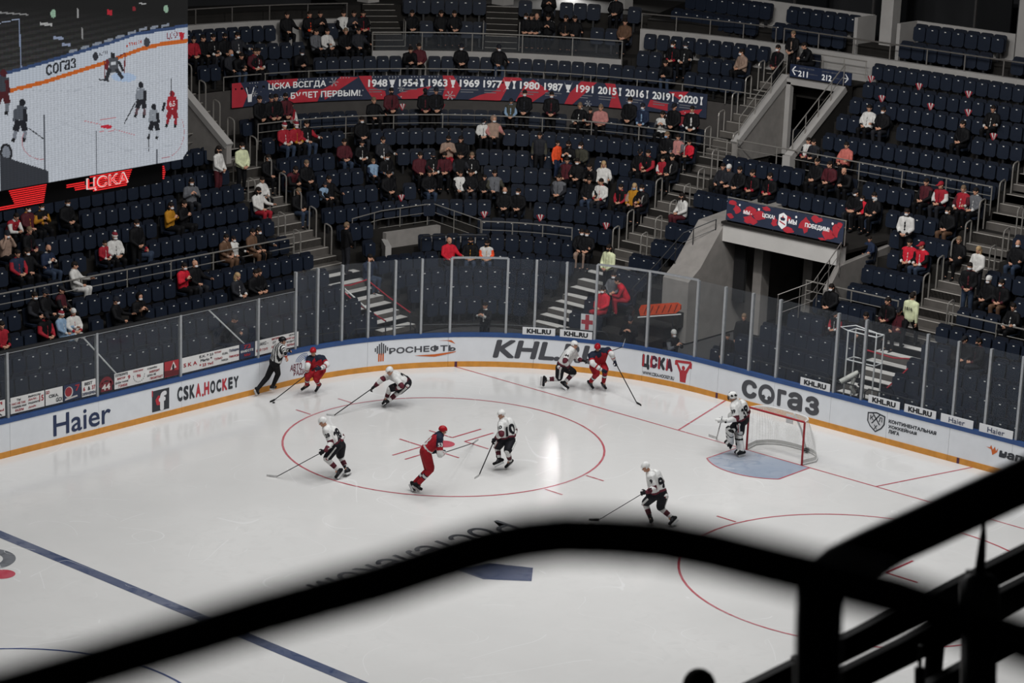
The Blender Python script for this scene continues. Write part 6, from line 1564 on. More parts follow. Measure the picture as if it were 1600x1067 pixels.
CROWD = """
l2 C 2.36|A 1 r r k k h - 0|person in a red top, sixteenth row, corner block, first from left
l2 C 4.1|A 1 k k k k h - 0|person in black with bare hands folded, sixteenth row, corner block, second from left
l2 C 5.81|A 1 k k w d h - 0|person in black with a pale collar, sixteenth row, corner block, third from left
l2 C 7.49|A 1 k k k k h K 0|person in black with hands in lap, sixteenth row, corner block, fourth from left
l2 C 9.77|A 1 d d w k h M 0|masked person in dark grey with a pale collar, sixteenth row, corner block, fifth from left
l3 C 7.52|B 1 k k k j h - 0|person in black bending forward, fifteenth row, corner block, second from left
l3 C 10.69|A 1 m m r k h - 0|person in maroon with a red trim, fifteenth row, corner block, third from left
l3 C 6.79|A 1 d d d k b B 0|bald person in a grey jacket and blue mask, fifteenth row, corner block, first from left
i L 0.24|S 1 w w w m l K 20|woman in a long white coat with dark hair beside the left stairs
i L -0.81|S 1 h h h k h M 0|steward in a pale yellow high-visibility jacket and white mask by the stairs
l1 C 18.81|A 1 k k k k h - 0|person in black, seventeenth row, corner block, first from left
l1 C 21.94|A 1 k k o d h - 0|person in black with an orange front, seventeenth row, corner block, second from left
l1 C 23.41|C 1 k k k k h - 0|person in black holding a pale cup, seventeenth row, corner block, third from left
l1 C 26.84|A 1 w k k k h - 0|person in a white and black jersey, seventeenth row, corner block, fourth from left
l1 C 28.19|C 1 d d d k h - 0|person in dark grey holding a white cup, seventeenth row, corner block, fifth from left
l1 C 29.36|A 1 k k r k h - 0|person in black with a red scarf, seventeenth row, corner block, sixth from left
l2 C 21.73|A 1 g g d k h - 20|person in a grey jacket, sixteenth row, corner block, sixth from left
l2 C 23.34|A 1 w w k k h - 20|person in a white jersey with black print, sixteenth row, corner block, seventh from left
l2 C 26.0|A 1 k k k k f - 10|person in black with pale face, sixteenth row, corner block, eighth from left
l2 C 28.16|A 1 d d d k h - 0|person in dark grey, sixteenth row, corner block, ninth from left
l3 C 36.44|A 1 m m m k h - 0|person in a maroon top, fifteenth row, corner block, seventh from left
p1 C 36.52|A 1 k k k k h - 0|person in black beside the platform stairs
p1 C 40.49|A 1 k k k k l - 0|long-haired person in black, platform row, second from left
p1 C 42.18|A 1 k k k k h - 0|person in black with crossed hands, platform row, third from left
l3 C 11.01|A 1 k k w k h - 10|person in a black top with a pale stripe, fifteenth row, corner block, fourth from left
l3 C 18.01|B 1 k k k k k M 0|masked person in black with a dark knit hat, leaning forward, fifteenth row, corner block
l3 C 34.9|B 1 k k k d h - 0|person in black leaning on clasped hands, fifteenth row, corner block, sixth from left
l3 C 42.62|A 1 k k k k k M 0|masked person in black with a dark knit hat, fifteenth row, corner block, eighth from left
l3 C 48.22|A 1 k k d j k M 0|masked person in black with jeans and knit hat, fifteenth row, corner block, ninth from left
k C 3.99|S 1 k k k k h - 0|standing person in black before the left end of the banner
k C 6.54|S 1 k k m k k - 0|standing person in black with a dark red hat band, twelfth row, corner block
k C 9.44|S 1 m m k k h K 0|standing person in dark maroon hiding the banner edge
k C 7.47|S 1 k k k k h - 0|standing person in black near the slogan
k C 10.96|A 1 r w w k h - 10|person in a red jersey with white sleeves sitting behind the rail
k C 26.87|A 1 k k k k f - 0|person in black with an uncovered face under the slogan
k C 29.48|S 1 m m k k h K 0|standing person in a dark red coat below 1948
k C 35.56|S 0.98 k k m k c K 0|standing person in black and maroon with a cap below 1963
k C 37.49|S 1 k k d k k - 0|standing person in black with a knit hat below 1963
j C 6.11|A 1 r r w j w - 0|person in a red jersey and a striped white hat, eleventh row, corner block
j C 8.4|A 1 r r y k w M 0|person in a red jersey with yellow print and a white hat, eleventh row, corner block
j C 11.07|A 1 k r w j h - 0|person in a black and red jersey holding something white, eleventh row, corner block
j C 22.49|A 1 k k k d h M 0|big masked person in black just below the rail
j C 45.8|A 0.9 w w k k c M 0|masked child in a white and black jersey, eleventh row, corner block, fifth from left
j C 47.73|A 1 b p b k u M 0|person in a pink padded jacket with the hood up, eleventh row, corner block
i C 17.03|A 1 m m k j h - 0|person in a dark maroon hoodie, tenth row, corner block, first from left
i C 20.7|A 0.9 k k w k h - 0|person in black with a white shirt front, tenth row, corner block, second from left
i C 25.35|A 1 d d w k h - 0|person in a grey jacket with white lapels, tenth row, corner block, third from left
i C 38.79|C 1 b b b r h K 0|person in a beige furry jacket holding a phone, tenth row, corner block, fourth from left
i C 41.25|A 1 k k k k l - 0|long-haired person in black, tenth row, corner block, fifth from left
i L -2.29|A 1 k k k k h M 0|masked person in black next to the left stairs
h C 5.16|A 1 k k k k f - 0|person in black with a bright face, ninth row, corner block, second from left
h C 0.54|B 1 m k k k h - 0|person in maroon bending down, ninth row, corner block, first from left
h C 32.06|A 1 m m m k h - 0|person in a dark red hoodie, ninth row, corner block, fifth from left
h C 34.88|A 1 k k w k k K 0|person in black with a white scarf, ninth row, corner block, sixth from left
h C 37.4|A 1 m m k k h K 0|person in dark red with a black mask, ninth row, corner block, seventh from left
h C 40.87|A 1 k d k k h - 0|person in black and grey, ninth row, corner block, eighth from left
h C 43.35|A 1 k k w k f - 0|person in black with a white hood behind the neck, ninth row, corner block
h C 24.47|A 1 k k g k h M 0|masked person in black with grey print, ninth row, corner block, fourth from left
h C 21.7|A 0.8 c n n k f - 0|child in a blue coat, ninth row, corner block, third from left
h L -1.31|A 0.9 w w w k h - 0|person in a pale top by the left stairs
p1 C 52.48|A 1 k k k k h - 0|person in black, platform row, fifth from left
p2 C 54.29|C 1 k k k k l - 0|long-haired person in black, platform row, first from left
p2 C 62.79|A 1 k k k k h - 0|person in black leaning back, platform row, second from left
p1 C 51.78|A 1 k k k k h M 0|masked person in black, platform row, fourth from left
p1 C 54.67|C 1 k k k k h - 0|person in black with a white cup, platform row, seventh from left
p1 C 53.12|A 1 k k g k b - 0|bald person in black, platform row, sixth from left
p1 C 56.96|A 1 k k t k l - 0|long-haired person in black with a tan scarf, platform row, eighth from left
p1 C 58.14|A 1 k k k k l - 0|dark long-haired person in black, platform row, ninth from left
p1 C 64.91|A 1 t t t k h - 0|person in a brown coat at the end of the platform, platform row, tenth from left
l2 C 73.51|A 1 k k r k h M 0|masked person in black with a red bag, sixteenth row, corner block, tenth from left
l2 C 75.14|A 1 k k w k k M 0|masked person in black with a grey scarf, sixteenth row, corner block, eleventh from left
l3 C 74.01|B 1 k k k j h - 0|person in black and jeans with head bowed, fifteenth row, corner block, tenth from left
l2 C 84.26|A 1 b b b k h M -20|masked person in a beige coat beside the stairs
k C 50.73|S 0.8 v c c k k - 0|standing child in green and blue between the years
k C 53.08|S 1 k k d k h M 0|standing masked person in black below 1980
k C 57.8|S 1 k k m k h M 0|standing masked person in a black suit below 1987
k C 62.74|A 1 k k w k f - -10|person in a black jersey with white print, twelfth row, corner block, thirteenth from left
k C 64.49|A 0.8 k k m k h - 0|child in dark clothes, twelfth row, corner block, fourteenth from left
k C 66.14|A 1 p p p k f - 15|fair-haired person in a pink top turned sideways, twelfth row, corner block, fifteenth from left
k C 71.96|S 1.02 k k k d h M 0|tall masked person standing in a black jacket, twelfth row, corner block, sixteenth from left
k C 74.4|S 0.92 n n c d k M 0|standing masked person in a blue patterned jacket, twelfth row, corner block, seventeenth from left
k C 80.38|S 1 k k k k c - 0|standing person in black with a dark cap, twelfth row, corner block, nineteenth from left
k C 83.87|S 1 k k w k h - 20|standing man in a black suit with a white collar, twelfth row, corner block
k C 77.66|C 1 w g k k l - 0|long-haired person in a white and grey jacket, twelfth row, corner block, eighteenth from left
j C 81.71|A 1 k k k k f B 0|fair-haired person in black with a blue mask, eleventh row, corner block, seventh from left
j C 83.96|A 0.95 p g g k h - 0|person in a pale grey and pink jacket, eleventh row, corner block, eighth from left
j C 86.46|A 0.8 R R k k h - 0|child in a bright red jacket, eleventh row, corner block, ninth from left
i C 60.97|T 0.8 o o o n h - 60|child in a bright orange vest, tenth row, corner block, seventh from left
i C 57.27|T 0.95 d v d k h - 0|person in a long dark grey coat with a red bag, tenth row, corner block
i C 63.12|C 1 k k w j l K 0|long-haired person in black holding a white jacket, tenth row, corner block, eighth from left
i C 65.87|A 1 v v k k h M -10|masked person in an olive jacket, tenth row, corner block, ninth from left
h C 63.95|A 1 m k k k h - 0|person in dark maroon, ninth row, corner block, tenth from left
h C 66.08|A 1 k k k k h M 0|masked person in black, ninth row, corner block, eleventh from left
h C 69.58|B 1 k k b k h - 0|person in black with pale hands clasped, ninth row, corner block, twelfth from left
h C 72.04|A 1 w w w k L - 0|fair long-haired person in a white top, ninth row, corner block, thirteenth from left
i C 80.03|A 1 k r r k h - 0|person in a red and black jersey, tenth row, corner block, eleventh from left
i C 83.43|A 0.85 r w r k h - 0|child in a red and white jersey, tenth row, corner block, twelfth from left
i C 78.18|A 1 k k k k c - 0|person in black with a dark cap, tenth row, corner block, tenth from left
i C 85.62|A 1 k k k k h - 0|person in black, tenth row, corner block, thirteenth from left
i R -11.43|A 1 d d d k W - 20|person in a dark coat and white hat at the top of the narrow block
l2 R -12.94|S 1 k k m k h M 0|masked person standing above the block sign
l1 R -12.85|S 0.95 k k b k f - 0|person in black with pale scarf above the block sign
l1 R -12.11|B 1 k k k k h - -30|person in black bending over the rail above the block sign
l4 R -8.14|A 1 w w k k h - 0|person in a white jacket with a dark shirt, fourteenth row, right block, first from left
l4 R -7.57|A 1 k k k d h M 0|masked person in a black jumper, fourteenth row, right block, second from left
l4 R -4.37|A 1 k k k k h - 0|person in black holding a phone, fourteenth row, right block, third from left
l3 R -3.79|A 1 k k w k h - 0|man in a black suit with a white shirt, fifteenth row, right block
k R -9.51|A 0.9 w k r k h - 0|child in a white and black jersey, twelfth row, right block, first from left
k R -9.24|A 0.9 d k d k h - 0|child in dark clothes hugging another child, twelfth row, right block, second from left
k R -7.95|A 1 s s s k h - 0|person in a salmon coat, twelfth row, right block, third from left
j R -8.3|A 1 k k k k f - 0|fair person in black, eleventh row, right block, second from left
i R -9.62|A 1 k k r k h - 0|person in black with a red bag, tenth row, right block, first from left
h L 8.46|A 1 m m y k h M 0|masked person in a dark red patterned jersey, ninth row, left block, second from left
h L 7.95|C 1 k y y k h M 0|masked person in a black and gold jersey, ninth row, left block, third from left
h L 6.98|A 1 k k k k h M 0|masked person in black with a bare elbow, ninth row, left block, fourth from left
h L 9.15|B 0.95 r w w k h - 0|person in a red jersey with white sleeves bending down, ninth row, left block
g L 9.9|D 1 b b b k k M 0|masked person in a beige padded coat and grey hat, eighth row, left block
g L 9.09|A 1 k k m k f - 20|person in black with a red print, eighth row, left block, second from left
f L 9.62|A 1 k k k k l M 0|masked long-haired person in black, seventh row, left block, second from left
f L 9.98|A 1 n r r k h - 0|person in a navy jersey with red bands, seventh row, left block, first from left
f L 8.9|C 1 n n w j b K 0|bald person in a navy jersey with white and red bands, seventh row, left block
e L 8.47|A 1 w w w w h - 30|person in a white tracksuit beside the rail
f L 6.25|A 1 w w k k w M -10|person in a white fur coat and striped bobble hat, seventh row, left block
f L 6.71|A 0.8 r r w k h - 0|child in a red and white jacket, seventh row, left block, fourth from left
f L 5.62|S 1 k k k k h M 0|tall masked person standing in black, seventh row, left block, sixth from left
f L 5.41|A 1 k d r j h - 40|person in black with a red scarf, arm stretched out, seventh row, left block
g L 3.46|C 1 y y y k l M 20|woman in a mustard jacket with a drink, eighth row, left block, third from left
g L 2.9|C 1 k k k k h - 20|person in black looking at a phone, eighth row, left block, fourth from left
h L 1.81|C 1 g g g d l M -20|masked person in a grey jumper leaning sideways, ninth row, left block, fifth from left
e L 2.41|A 1 t t b t h - 10|person in a brown quilted coat, sixth row, left block, second from left
e L 1.96|A 0.85 w k w k h M 0|child in a white and black top, sixth row, left block, third from left
e L 1.19|A 1 t t t t h - 0|person in a brown coat beside the left stairs
d L 5.15|C 1 R R k k h M 10|person in an open bright red coat and white mask, fifth row, left block
d L 4.62|A 1 k k k d b M 0|balding person in a black coat, fifth row, left block, fifth from left
c2 L 3.56|A 1 d d w d L - 10|blond person in a dark jacket with a light scarf, fourth row, left block
c2 L 2.85|A 1 k k k k h - 0|person in black next to the blond person, fourth row, left block, eighth from left
c2 L 8.42|A 1 k k k k k M 30|masked person in black handing over a white bag, fourth row, left block, fifth from left
c2 L 7.53|C 1 k k t k u M 0|masked person in a dark coat with a fur hood, fourth row, left block
d L 10.94|A 1 k d k k h M 20|masked person in a dark grey anorak, fifth row, left block, first from left
d L 10.45|A 1 k k k k k K 20|person in black with a blue knit hat, fifth row, left block, second from left
d L 9.9|A 1 m k k k c - 30|person in dark red and black with a cap, fifth row, left block, third from left
c2 L 11.06|A 1 k r r k c K 0|person in a black vest with red sleeves, fourth row, left block, second from left
c2 L 10.45|A 0.9 c c w c w - 20|child in a light blue jacket and blue white hat, fourth row, left block
c2 L 9.96|A 0.9 w w r w W - -10|child in a white jacket with a red stripe and white hat, fourth row, left block
c2 L 12.61|A 1 r k r k h - 0|person in a red and black vest at the left edge
g L -0.45|A 1 w w w r l K 0|woman in a white jacket sitting beside the left stairs
g L -2.29|A 1 k k k j f - 0|fair person in black and jeans, eighth row, left stairs
g C 6.47|A 0.8 c d d k k - 0|child in a teal and grey jacket, eighth row, corner block, first from left
g C 7.89|A 1 k k k k h - -10|person in black next to a child, eighth row, corner block, second from left
g C 23.14|A 1 k k k k h - 0|person in black with pale hands, eighth row, corner block, third from left
g C 32.9|A 1 k k d j h - 0|person in black and grey jeans, eighth row, corner block, fourth from left
g C 40.47|A 0.95 w k k k h - 0|person in a black jersey with white shoulders, eighth row, corner block, fifth from left
g C 42.83|A 1 k k d d h - 0|person in dark clothes with bare hands, eighth row, corner block, sixth from left
g C 46.02|A 0.8 k k d k h - 0|child in black, eighth row, corner block, seventh from left
g C 48.33|A 1 g v d k h - 0|person in a grey padded jacket, eighth row, corner block, eighth from left
f C 51.06|A 1 k k k k b M 0|bald masked person in black, seventh row, corner block, first from left
f C 54.61|A 1 k k k k h M 0|broad masked person in black, seventh row, corner block, second from left
e L 0.88|A 1 k k k k h M 0|masked person in black below the left stairs
d L -1.72|S 1 k k k d f - 80|person in black with a paper in hand standing at the foot of the stairs
c2 L -2.26|D 1 n n n j h - 0|person in a blue jacket with hands on the head and a red scarf, fourth row
c2 C 32.4|A 1 R R R k b - 0|bald person in a bright red jacket with arms akimbo, fourth row, corner block
c2 C 40.57|A 1 k k y j h K 0|person in a black jumper with yellow print, fourth row, corner block, second from left
c2 C 46.33|A 0.9 w o y j h K 0|child in a white and orange jersey, fourth row, corner block, third from left
F -2.17 -12.94 0.0|V 0.9 k k w k h - -30|photographer in black with white lettering behind the corner glass
c2 L 2.63|A 1 k k k k h - 0|person in black above the side glass
g C 63.61|A 1 g d d k h - 0|person in a grey coat, eighth row, corner block, ninth from left
g C 70.57|A 1 k k d j h - 0|person in black leaning with long legs, eighth row, corner block, tenth from left
g C 73.74|A 1 w w r d h - 0|person in a white top with a red scarf, eighth row, corner block, eleventh from left
g C 78.81|A 0.9 k r r k h - 0|person in a black and red jacket, eighth row, corner block, twelfth from left
g C 82.14|A 1 y b y k L B 0|blond person in a yellow scarf with a blue mask, eighth row, corner block
g C 84.18|A 1 k k m k h M 0|masked person in black with a white bag, eighth row, corner block, fourteenth from left
g R -12.09|A 1 w w w m l K -20|woman in a white jacket sitting on the stairs beside the narrow block
i R -11.66|A 1 d d d k h - 0|person in a dark grey coat, tenth row, narrow block, first from left
i R -10.93|A 1 k k d k h - 0|person in black with grey scarf, tenth row, narrow block, third from left
i R -10.34|A 1 k k r k h - 0|person in black with a red scarf, tenth row, narrow block, fourth from left
d C 77.8|A 1 k k k b h M 20|masked person in black with tan trousers, fifth row, corner block, first from left
d C 79.77|A 1 k k k k h M 20|masked person in black hunched over, fifth row, corner block, second from left
c2 R -12.33|S 1 h h h k l K 0|steward in a pale yellow jacket standing at the foot of the right-hand stairs
c R -11.7|A 1 g g g k h M 0|masked person in grey behind the corner glass
b R -11.48|A 1 R R r r h M 0|medic in red with a white mask behind the corner glass
c R -11.03|B 1 R r r r h - -40|medic in red bending sideways behind the corner glass
F -7.15 -6.43 0.0|T 0.95 k k k k f - 0|person in black standing in the tunnel mouth
F -5.6 -5.89 0.0|T 0.8 k k k k h - 0|fair person low in the tunnel mouth behind the glass
F -3.81 -6.65 0.0|V 0.95 k g k k W M 40|cameraman in a white cap and mask behind the corner glass
F -4.06 -8.54 0.0|V 0.95 k k k k k - -20|camera operator in black behind the corner glass
j R -8.31|A 1 k k k k h - 0|person in black clothes, eleventh row, right block, first from left
j R -7.75|A 1 m m k k h - 0|person in dark maroon clothes, eleventh row, right block, third from left
j R -6.97|B 1 k k k k b - 0|bald person in black leaning forward, eleventh row, right block, fourth from left
i R -6.24|A 1 k k m d h M 0|masked person in black above the tunnel banner
i R -5.92|A 0.8 R R R k h M 0|child in a bright red jacket and mask, tenth row, right block, fourth from left
i R -5.49|A 1 k k k k h M 0|masked person in black beside the red child, tenth row, right block, fifth from left
i R -5.45|A 0.8 c k k j W - 0|child in a white cap and teal top, tenth row, right block, fifth from left
i R -6.14|A 1 k k k k c M 0|masked person in black with a dark cap, tenth row, right block, third from left
g R -4.59|A 0.8 n n n j h - 0|child in a navy jacket and pale jeans, eighth row, right block, first from left
j R -4.01|A 1 m k k k h - 0|person in a dark red and black jacket, eleventh row, right block, fifth from left
j R -3.43|A 1 r w k d r - 0|person in a red tracksuit with white sleeves and red cap, eleventh row, right block
j R -2.63|A 1 r m w k f - 0|fair person in a dark red top with a white scarf, eleventh row, right block
j R -2.15|A 1 g g w k h - -10|person in a grey jacket with a striped scarf, eleventh row, right block, eighth from left
i R -2.63|A 1 k k k t h M 0|masked person in black with brown trousers, tenth row, right block, seventh from left
h R -3.57|S 1 w w k k h M 10|masked person standing in a white padded coat and black vest, ninth row, right block
g R -3.1|A 1 R k w k h - 10|person in a red hockey jersey with white bands, eighth row, right block, second from left
g R -2.55|A 1 R k w j r - -10|person in a red hockey jersey and red cap, eighth row, right block, third from left
h R -1.76|A 1 k k k k f - 0|person in black with a reddish face, ninth row, last stairs
g R -0.43|S 0.95 w w w d L - 0|blond person in a white coat with flowers on the stairs
f R -0.26|S 1 k k m j h M 20|masked person in black and jeans with a dark red scarf on the stairs
h R 0.33|A 1 k k k j b M 0|balding masked person in a black coat right of the last stairs
f R 0.31|A 1 k k k k W M 0|masked person in black with a grey cap, seventh row, block at the right edge
f R 0.77|A 1 k k m t h M 0|masked person in black holding a red bag, bare knees, seventh row
e R 1.65|A 1 k k w k h - -10|person in black with a white fur collar, sixth row, block at the right edge
d R -4.15|A 1 k k k k l M 0|masked long-haired person in black behind the low railing
d R -2.0|A 1 k k m k h - 0|person in black and maroon hugging the knees, fifth row, last stairs, first from left
d R -1.61|A 1 m k k k c - 0|person in dark red with a dark cap, fifth row, last stairs, second from left
d R -1.05|U 1 h h h k h - 180|steward with a number on the back of a pale yellow jacket climbing the stairs
c2 R -3.4|A 0.8 k r w k c - 0|child in a dark jersey behind the end glass
c2 R -2.32|A 1 k k m k h - 0|red-faced person in black behind the end glass
c2 R 1.73|A 1 k k m d h K -30|person in black with a mask on the chin behind the end glass
c2 R 1.2|A 1 k k d k c - 0|person in dark clothes looking down behind the end glass
b L 5.5|B 1 k k k k k - 50|person in black crouching behind the side glass
"""
cyc = 0
for ln in CROWD.strip().split('\n'):
    a, b, lb = ln.split('|')
    a = a.split(); po, sc, top, sl, tr, bo, hd, mk, yaw = b.split()
    sc = float(sc); yaw = math.radians(float(yaw))
    cyc += 1
    stand = po in 'STUV'
    if a[0] == 'F':
        loc = Vector((float(a[1]), float(a[2]), 0)); f = Vector((0.75, 0.66, 0))
    else:
        d, z = ROWZ[a[0]]
        p, f = bowl((a[1], float(a[2])), d)
        v = float(a[2])
        onst = (a[1] == 'L' and -2.4 < v < -0.7) or (a[1] == 'R' and (v < -12.45 or -2.0 < v < -0.42))
        if stand: loc = p+f*0.38; loc.z = z
        else:
            loc = Vector((p.x, p.y, z))
            if onst:            # sitting on a step: a little lower, no seat
                loc.z = z-0.27+0.012
            else: seat_for(p, f, z, RIDX.get(a[0], 16))
        if sc < 1 and not stand: loc.z += 0.47*(1-sc)
    pose = {'A': 'A%d' % (cyc % 3), 'B': 'B0', 'C': 'C0', 'D': 'D0', 'S': 'S0', 'T': 'T0', 'U': 'U0', 'V': 'V0'}[po]
    yw = yaw if yaw else rnd.uniform(-0.12, 0.12)
    q = spectator(loc, face_rz(f)+yw, pose, sc, top+sl+tr+bo, hd, mk, lb)
    if 'number on the back' in lb or 'photographer' in lb:
        jk = [c for c in q.children if c.name.startswith('jacket')][0]
        mb = MB(); s_ = -1 if 'number' in lb else 1
        lettering(mb, '1816' if s_ < 0 else 'ПРЕССА', lambda u, v: (-s_*u, s_*0.155+0.03*(1.2-v)*s_, v), -0.13, 0.13, 1.2, 1.3, 0.03)
        mb.build('lettering', hexmat('#1b1c1a' if s_ < 0 else '#c4c2be'), jk)
# ------------------------------------------------------------------ seats are set out: the nearest 300 singly, the rest as one mass
def in_view(p, m=0.02):
    v = p-CAMP
    z = v.dot(fw)
    if z < 1: return False
    x = v.dot(CR)/z*FPX/1600; y = v.dot(CU)/z*FPX/1600
    return abs(x) < 0.5+m and abs(y) < 0.3334+m
def px_of(p):
    v = Vector(p)-CAMP; z = v.dot(fw)
    return 800+FPX*v.dot(CR)/z, 533.5-FPX*v.dot(CU)/z
seen = [s for s in SEATS if in_view(s['p']+Vector((0, 0, .6)), 0.03)]
def hidden(s):
    x, y = px_of(s['p']+Vector((0, 0, .6)))
    if x < 285 and y < 320-0.27*x+20: return True         # behind the hanging scoreboard
    return False
seen.sort(key=lambda s: (s['p']-CAMP).length+(100 if hidden(s) else 0))
BLK = {'left': 'left block', 'corner': 'corner block', 'wedge': 'narrow block', 'right': 'right block', 'far': 'far right block', 'platform': 'platform block', 'box': 'top boxes'}
for s in seen[:300]:
    rz = face_rz(s['f'])
    o = link('stadium_seat', me_back, None, s['p'], rz)
    lb = 'navy folding seat, %s row of the %s, %s from its left end' % (ordn(s['row']), BLK[s['blk']], ordn(s['n']))
    if s['blk'] == 'left': lb = 'navy folding seat, %s row of the left block, %s from the stairs' % (ordn(s['row']), ordn(s['n']))
    tag(o, lb, 'seat', 'navy folding seats in the stands')
    link('seat_pan', me_pand if s['occ'] else me_pan, o)
    link('seat_bracket', me_br, o)
    if not s['occ']: link('number_plate', me_tag, o)
V, F, MI = [], [], []
nv = 0
base = {}
for key, ml in (('u', (SB, SP, SBR, STG)), ('o', (SB, SPD, SBR))):
    vs, fs, mi = [], [], []
    for q, m in enumerate(ml):
        mm = {0: 0, 1: 1, 2: 2, 3: 3}[q]
        fs += [tuple(i+len(vs) for i in f) for f in m.f]; mi += [mm]*len(m.f); vs += m.v
    base[key] = (np.array([tuple(v) for v in vs]), fs, mi)
for s in seen[300:]:
    vs, fs, mi = base['o' if s['occ'] else 'u']
    a = face_rz(s['f']); c, sn = math.cos(a), math.sin(a)
    w_ = 1.12 if s['blk'] in ('box', 'platform') else 1.0
    h_ = 1.08 if s['blk'] in ('box', 'platform') else 1.0
    X = vs[:, 0]*w_; Y = vs[:, 1]
    V.append(np.stack([X*c-Y*sn+s['p'].x, X*sn+Y*c+s['p'].y, vs[:, 2]*h_+s['p'].z], 1))
    F += [tuple(i+nv for i in f) for f in fs]; MI += mi; nv += len(vs)
me = bpy.data.meshes.new('seat_rows')
me.from_pydata(np.concatenate(V).tolist(), [], F)
for m in (M_SEATD, M_SEAT, M_BRK, M_TAG): me.materials.append(m)
me.polygons.foreach_set('material_index', MI)
me.update()
tag(link('seat_rows', me), 'rows of navy folding seats filling the upper and far stands', 'seats', None, 'stuff')
# ------------------------------------------------------------------ hanging scoreboard
SO = Vector((24.88, 4.0, 12.075)); SU = Vector((0.9982, 0.06, 0)).normalized(); SN = Vector((-0.06, 0.9982, 0)).normalized()
sb = empty('scoreboard', SO, label='big hanging scoreboard showing the match above a red and black lamp band', cat='scoreboard')
def sp(u, v, k=0.0): return SU*u+Vector((0, 0, v))+SN*k
SW, SH = 6.4, 3.9
HB = MB()
ol = [(0.0, 0.12), (0.05, 0.03), (0.14, 0.0), (SW, 0.0), (SW, SH), (0.0, SH)]
HB.prism(ol, lambda u, v: sp(u, v, 0.0), lambda u, v: sp(u, v, -2.2))
HB.build('housing', hexmat('#0c0c0e', 0.6), sb)
# picture, lamp by lamp: colours worked out on a grid in the screen's own plane
def inside(poly, X, Y):
    c = np.zeros(X.shape, bool); n = len(poly)
    for i in range(n):
        (x0, y0), (x1, y1) = poly[i], poly[(i+1) % n]
        if y0 == y1: continue
        k = ((y0 > Y) != (y1 > Y)) & (X < (x1-x0)*(Y-y0)/(y1-y0)+x0)
        c ^= k
    return c
GX, GY = 340, 210
uu = (np.arange(GX)+0.5)/GX*SW; vv = (np.arange(GY)+0.5)/GY*SH
U, Vg = np.meshgrid(uu, vv)
X = 292-U*68.07; Y = 247+U*11.89-Vg*87.1      # picture coordinates of each lamp
C = np.zeros(X.shape+(3,))
def fill(mask, h): C[mask] = lin(h)
edge = lambda pts, xx: np.interp(xx, [p[0] for p in pts], [p[1] for p in pts])
xs_ = X
blue = edge([(-200, 190), (0, 129), (50, 113), (105, 94), (160, 75), (210, 56), (255, 47), (292, 38)], xs_)
oran = edge([(-200, 215), (0, 156), (65, 137), (160, 103), (215, 80), (250, 70), (292, 62)], xs_)
fill(Y < 400, '#1a1a1b')
g = np.clip((Y-25)/70, 0, 1)
stripe = (np.floor((Y+0.27*X)/4.5) % 2)
rng_ = np.random.RandomState(3)
for i in range(3): C[..., i] = 0.004+0.032*g*(0.45+0.55*stripe)*(0.8+0.4*rng_.rand(*X.shape))
fill(Y < 15-0.125*X, '#3d3b3a')
fill(Y > blue-2, '#33486f'); fill(Y > blue+3, '#b9c1cc'); fill(Y > oran-3, '#c4611f'); fill(Y > oran+3, '#c3c9d2')
ice_ = Y > oran+3
C[ice_] *= (0.86+0.16*rng_.rand(ice_.sum()))[:, None]
def P(pts, h): fill(inside(pts, X, Y), h)
def limb(a, b, w, h):
    d = math.hypot(b[0]-a[0], b[1]-a[1]); nx, ny = -(b[1]-a[1])/d*w/2, (b[0]-a[0])/d*w/2
    P([(a[0]+nx, a[1]+ny), (b[0]+nx, b[1]+ny), (b[0]-nx, b[1]-ny), (a[0]-nx, a[1]-ny)], h)
def ell(c, rx, ry, h): fill(((X-c[0])/rx)**2+((Y-c[1])/ry)**2 < 1, h)
def txt(t, x0, x1, yb0, yb1, hgt, h, bold=0.05):
    vs, fs = text_poly(t, 0)
    a, b = min(v[0] for v in vs), max(v[0] for v in vs); top = max(v[1] for v in vs)
    m = np.zeros(X.shape, bool)
    for f in fs:
        pts = []
        for i in f:
            s = (vs[i][0]-a)/(b-a); pts.append((x0+(x1-x0)*s, yb0+(yb1-yb0)*s-hgt*vs[i][1]/top))
        m |= inside(pts, X, Y)
    fill(m, h)
for (x, y) in ((81, 36), (256, 16)): ell((x, y), 4, 6, '#8fae98')
for (x, y, w, h, c) in ((166, 28, 4, 4, '#b02030'), (205, 20, 3, 3, '#80202a'), (218, 11, 6, 1, '#b0b0b0'), (70, 52, 9, 2, '#a8a8a8'), (88, 71, 8, 2, '#8a94ac'), (100, 80, 6, 2, '#8a94ac'), (118, 33, 1, 7, '#999999'), (124, 62, 1, 8, '#888888'), (15, 40, 30, 1, '#8a8a8a'), (60, 2, 2, 2, '#ffffff')): P([(x-w, y-h), (x+w, y-h), (x+w, y+h), (x-w, y+h)], c)
limb((31, 47), (33, 118), 1.8, '#7f8ca6'); limb((0, 56), (31, 47), 1.4, '#8f9aaf')
for _o in (0, .7, 1.4): txt('согаз', 69+_o, 113+_o, 127, 113, 15, '#23262c')
txt('ЦСКА', 258, 276, 62, 58, 10, '#7d2030'); P([(277, 51), (287, 50), (284, 62), (280, 62)], '#b02030')
txt('напитки', 192, 216, 78, 71, 5, '#b04030'); ell((225, 69), 5, 7, '#3a3d44'); ell((144, 95), 4, 6.5, '#2c2f38'); txt('КХЛ', 150, 162, 94, 90, 5, '#5a5e66')
for i in range(9): x = 104+i*18; y = float(edge([(0, 129), (105, 94), (160, 75), (210, 56), (292, 38)], np.array([x])))-4; P([(x, y+2), (x+13, y-2), (x+13, y-6), (x, y-2)], '#868d99')
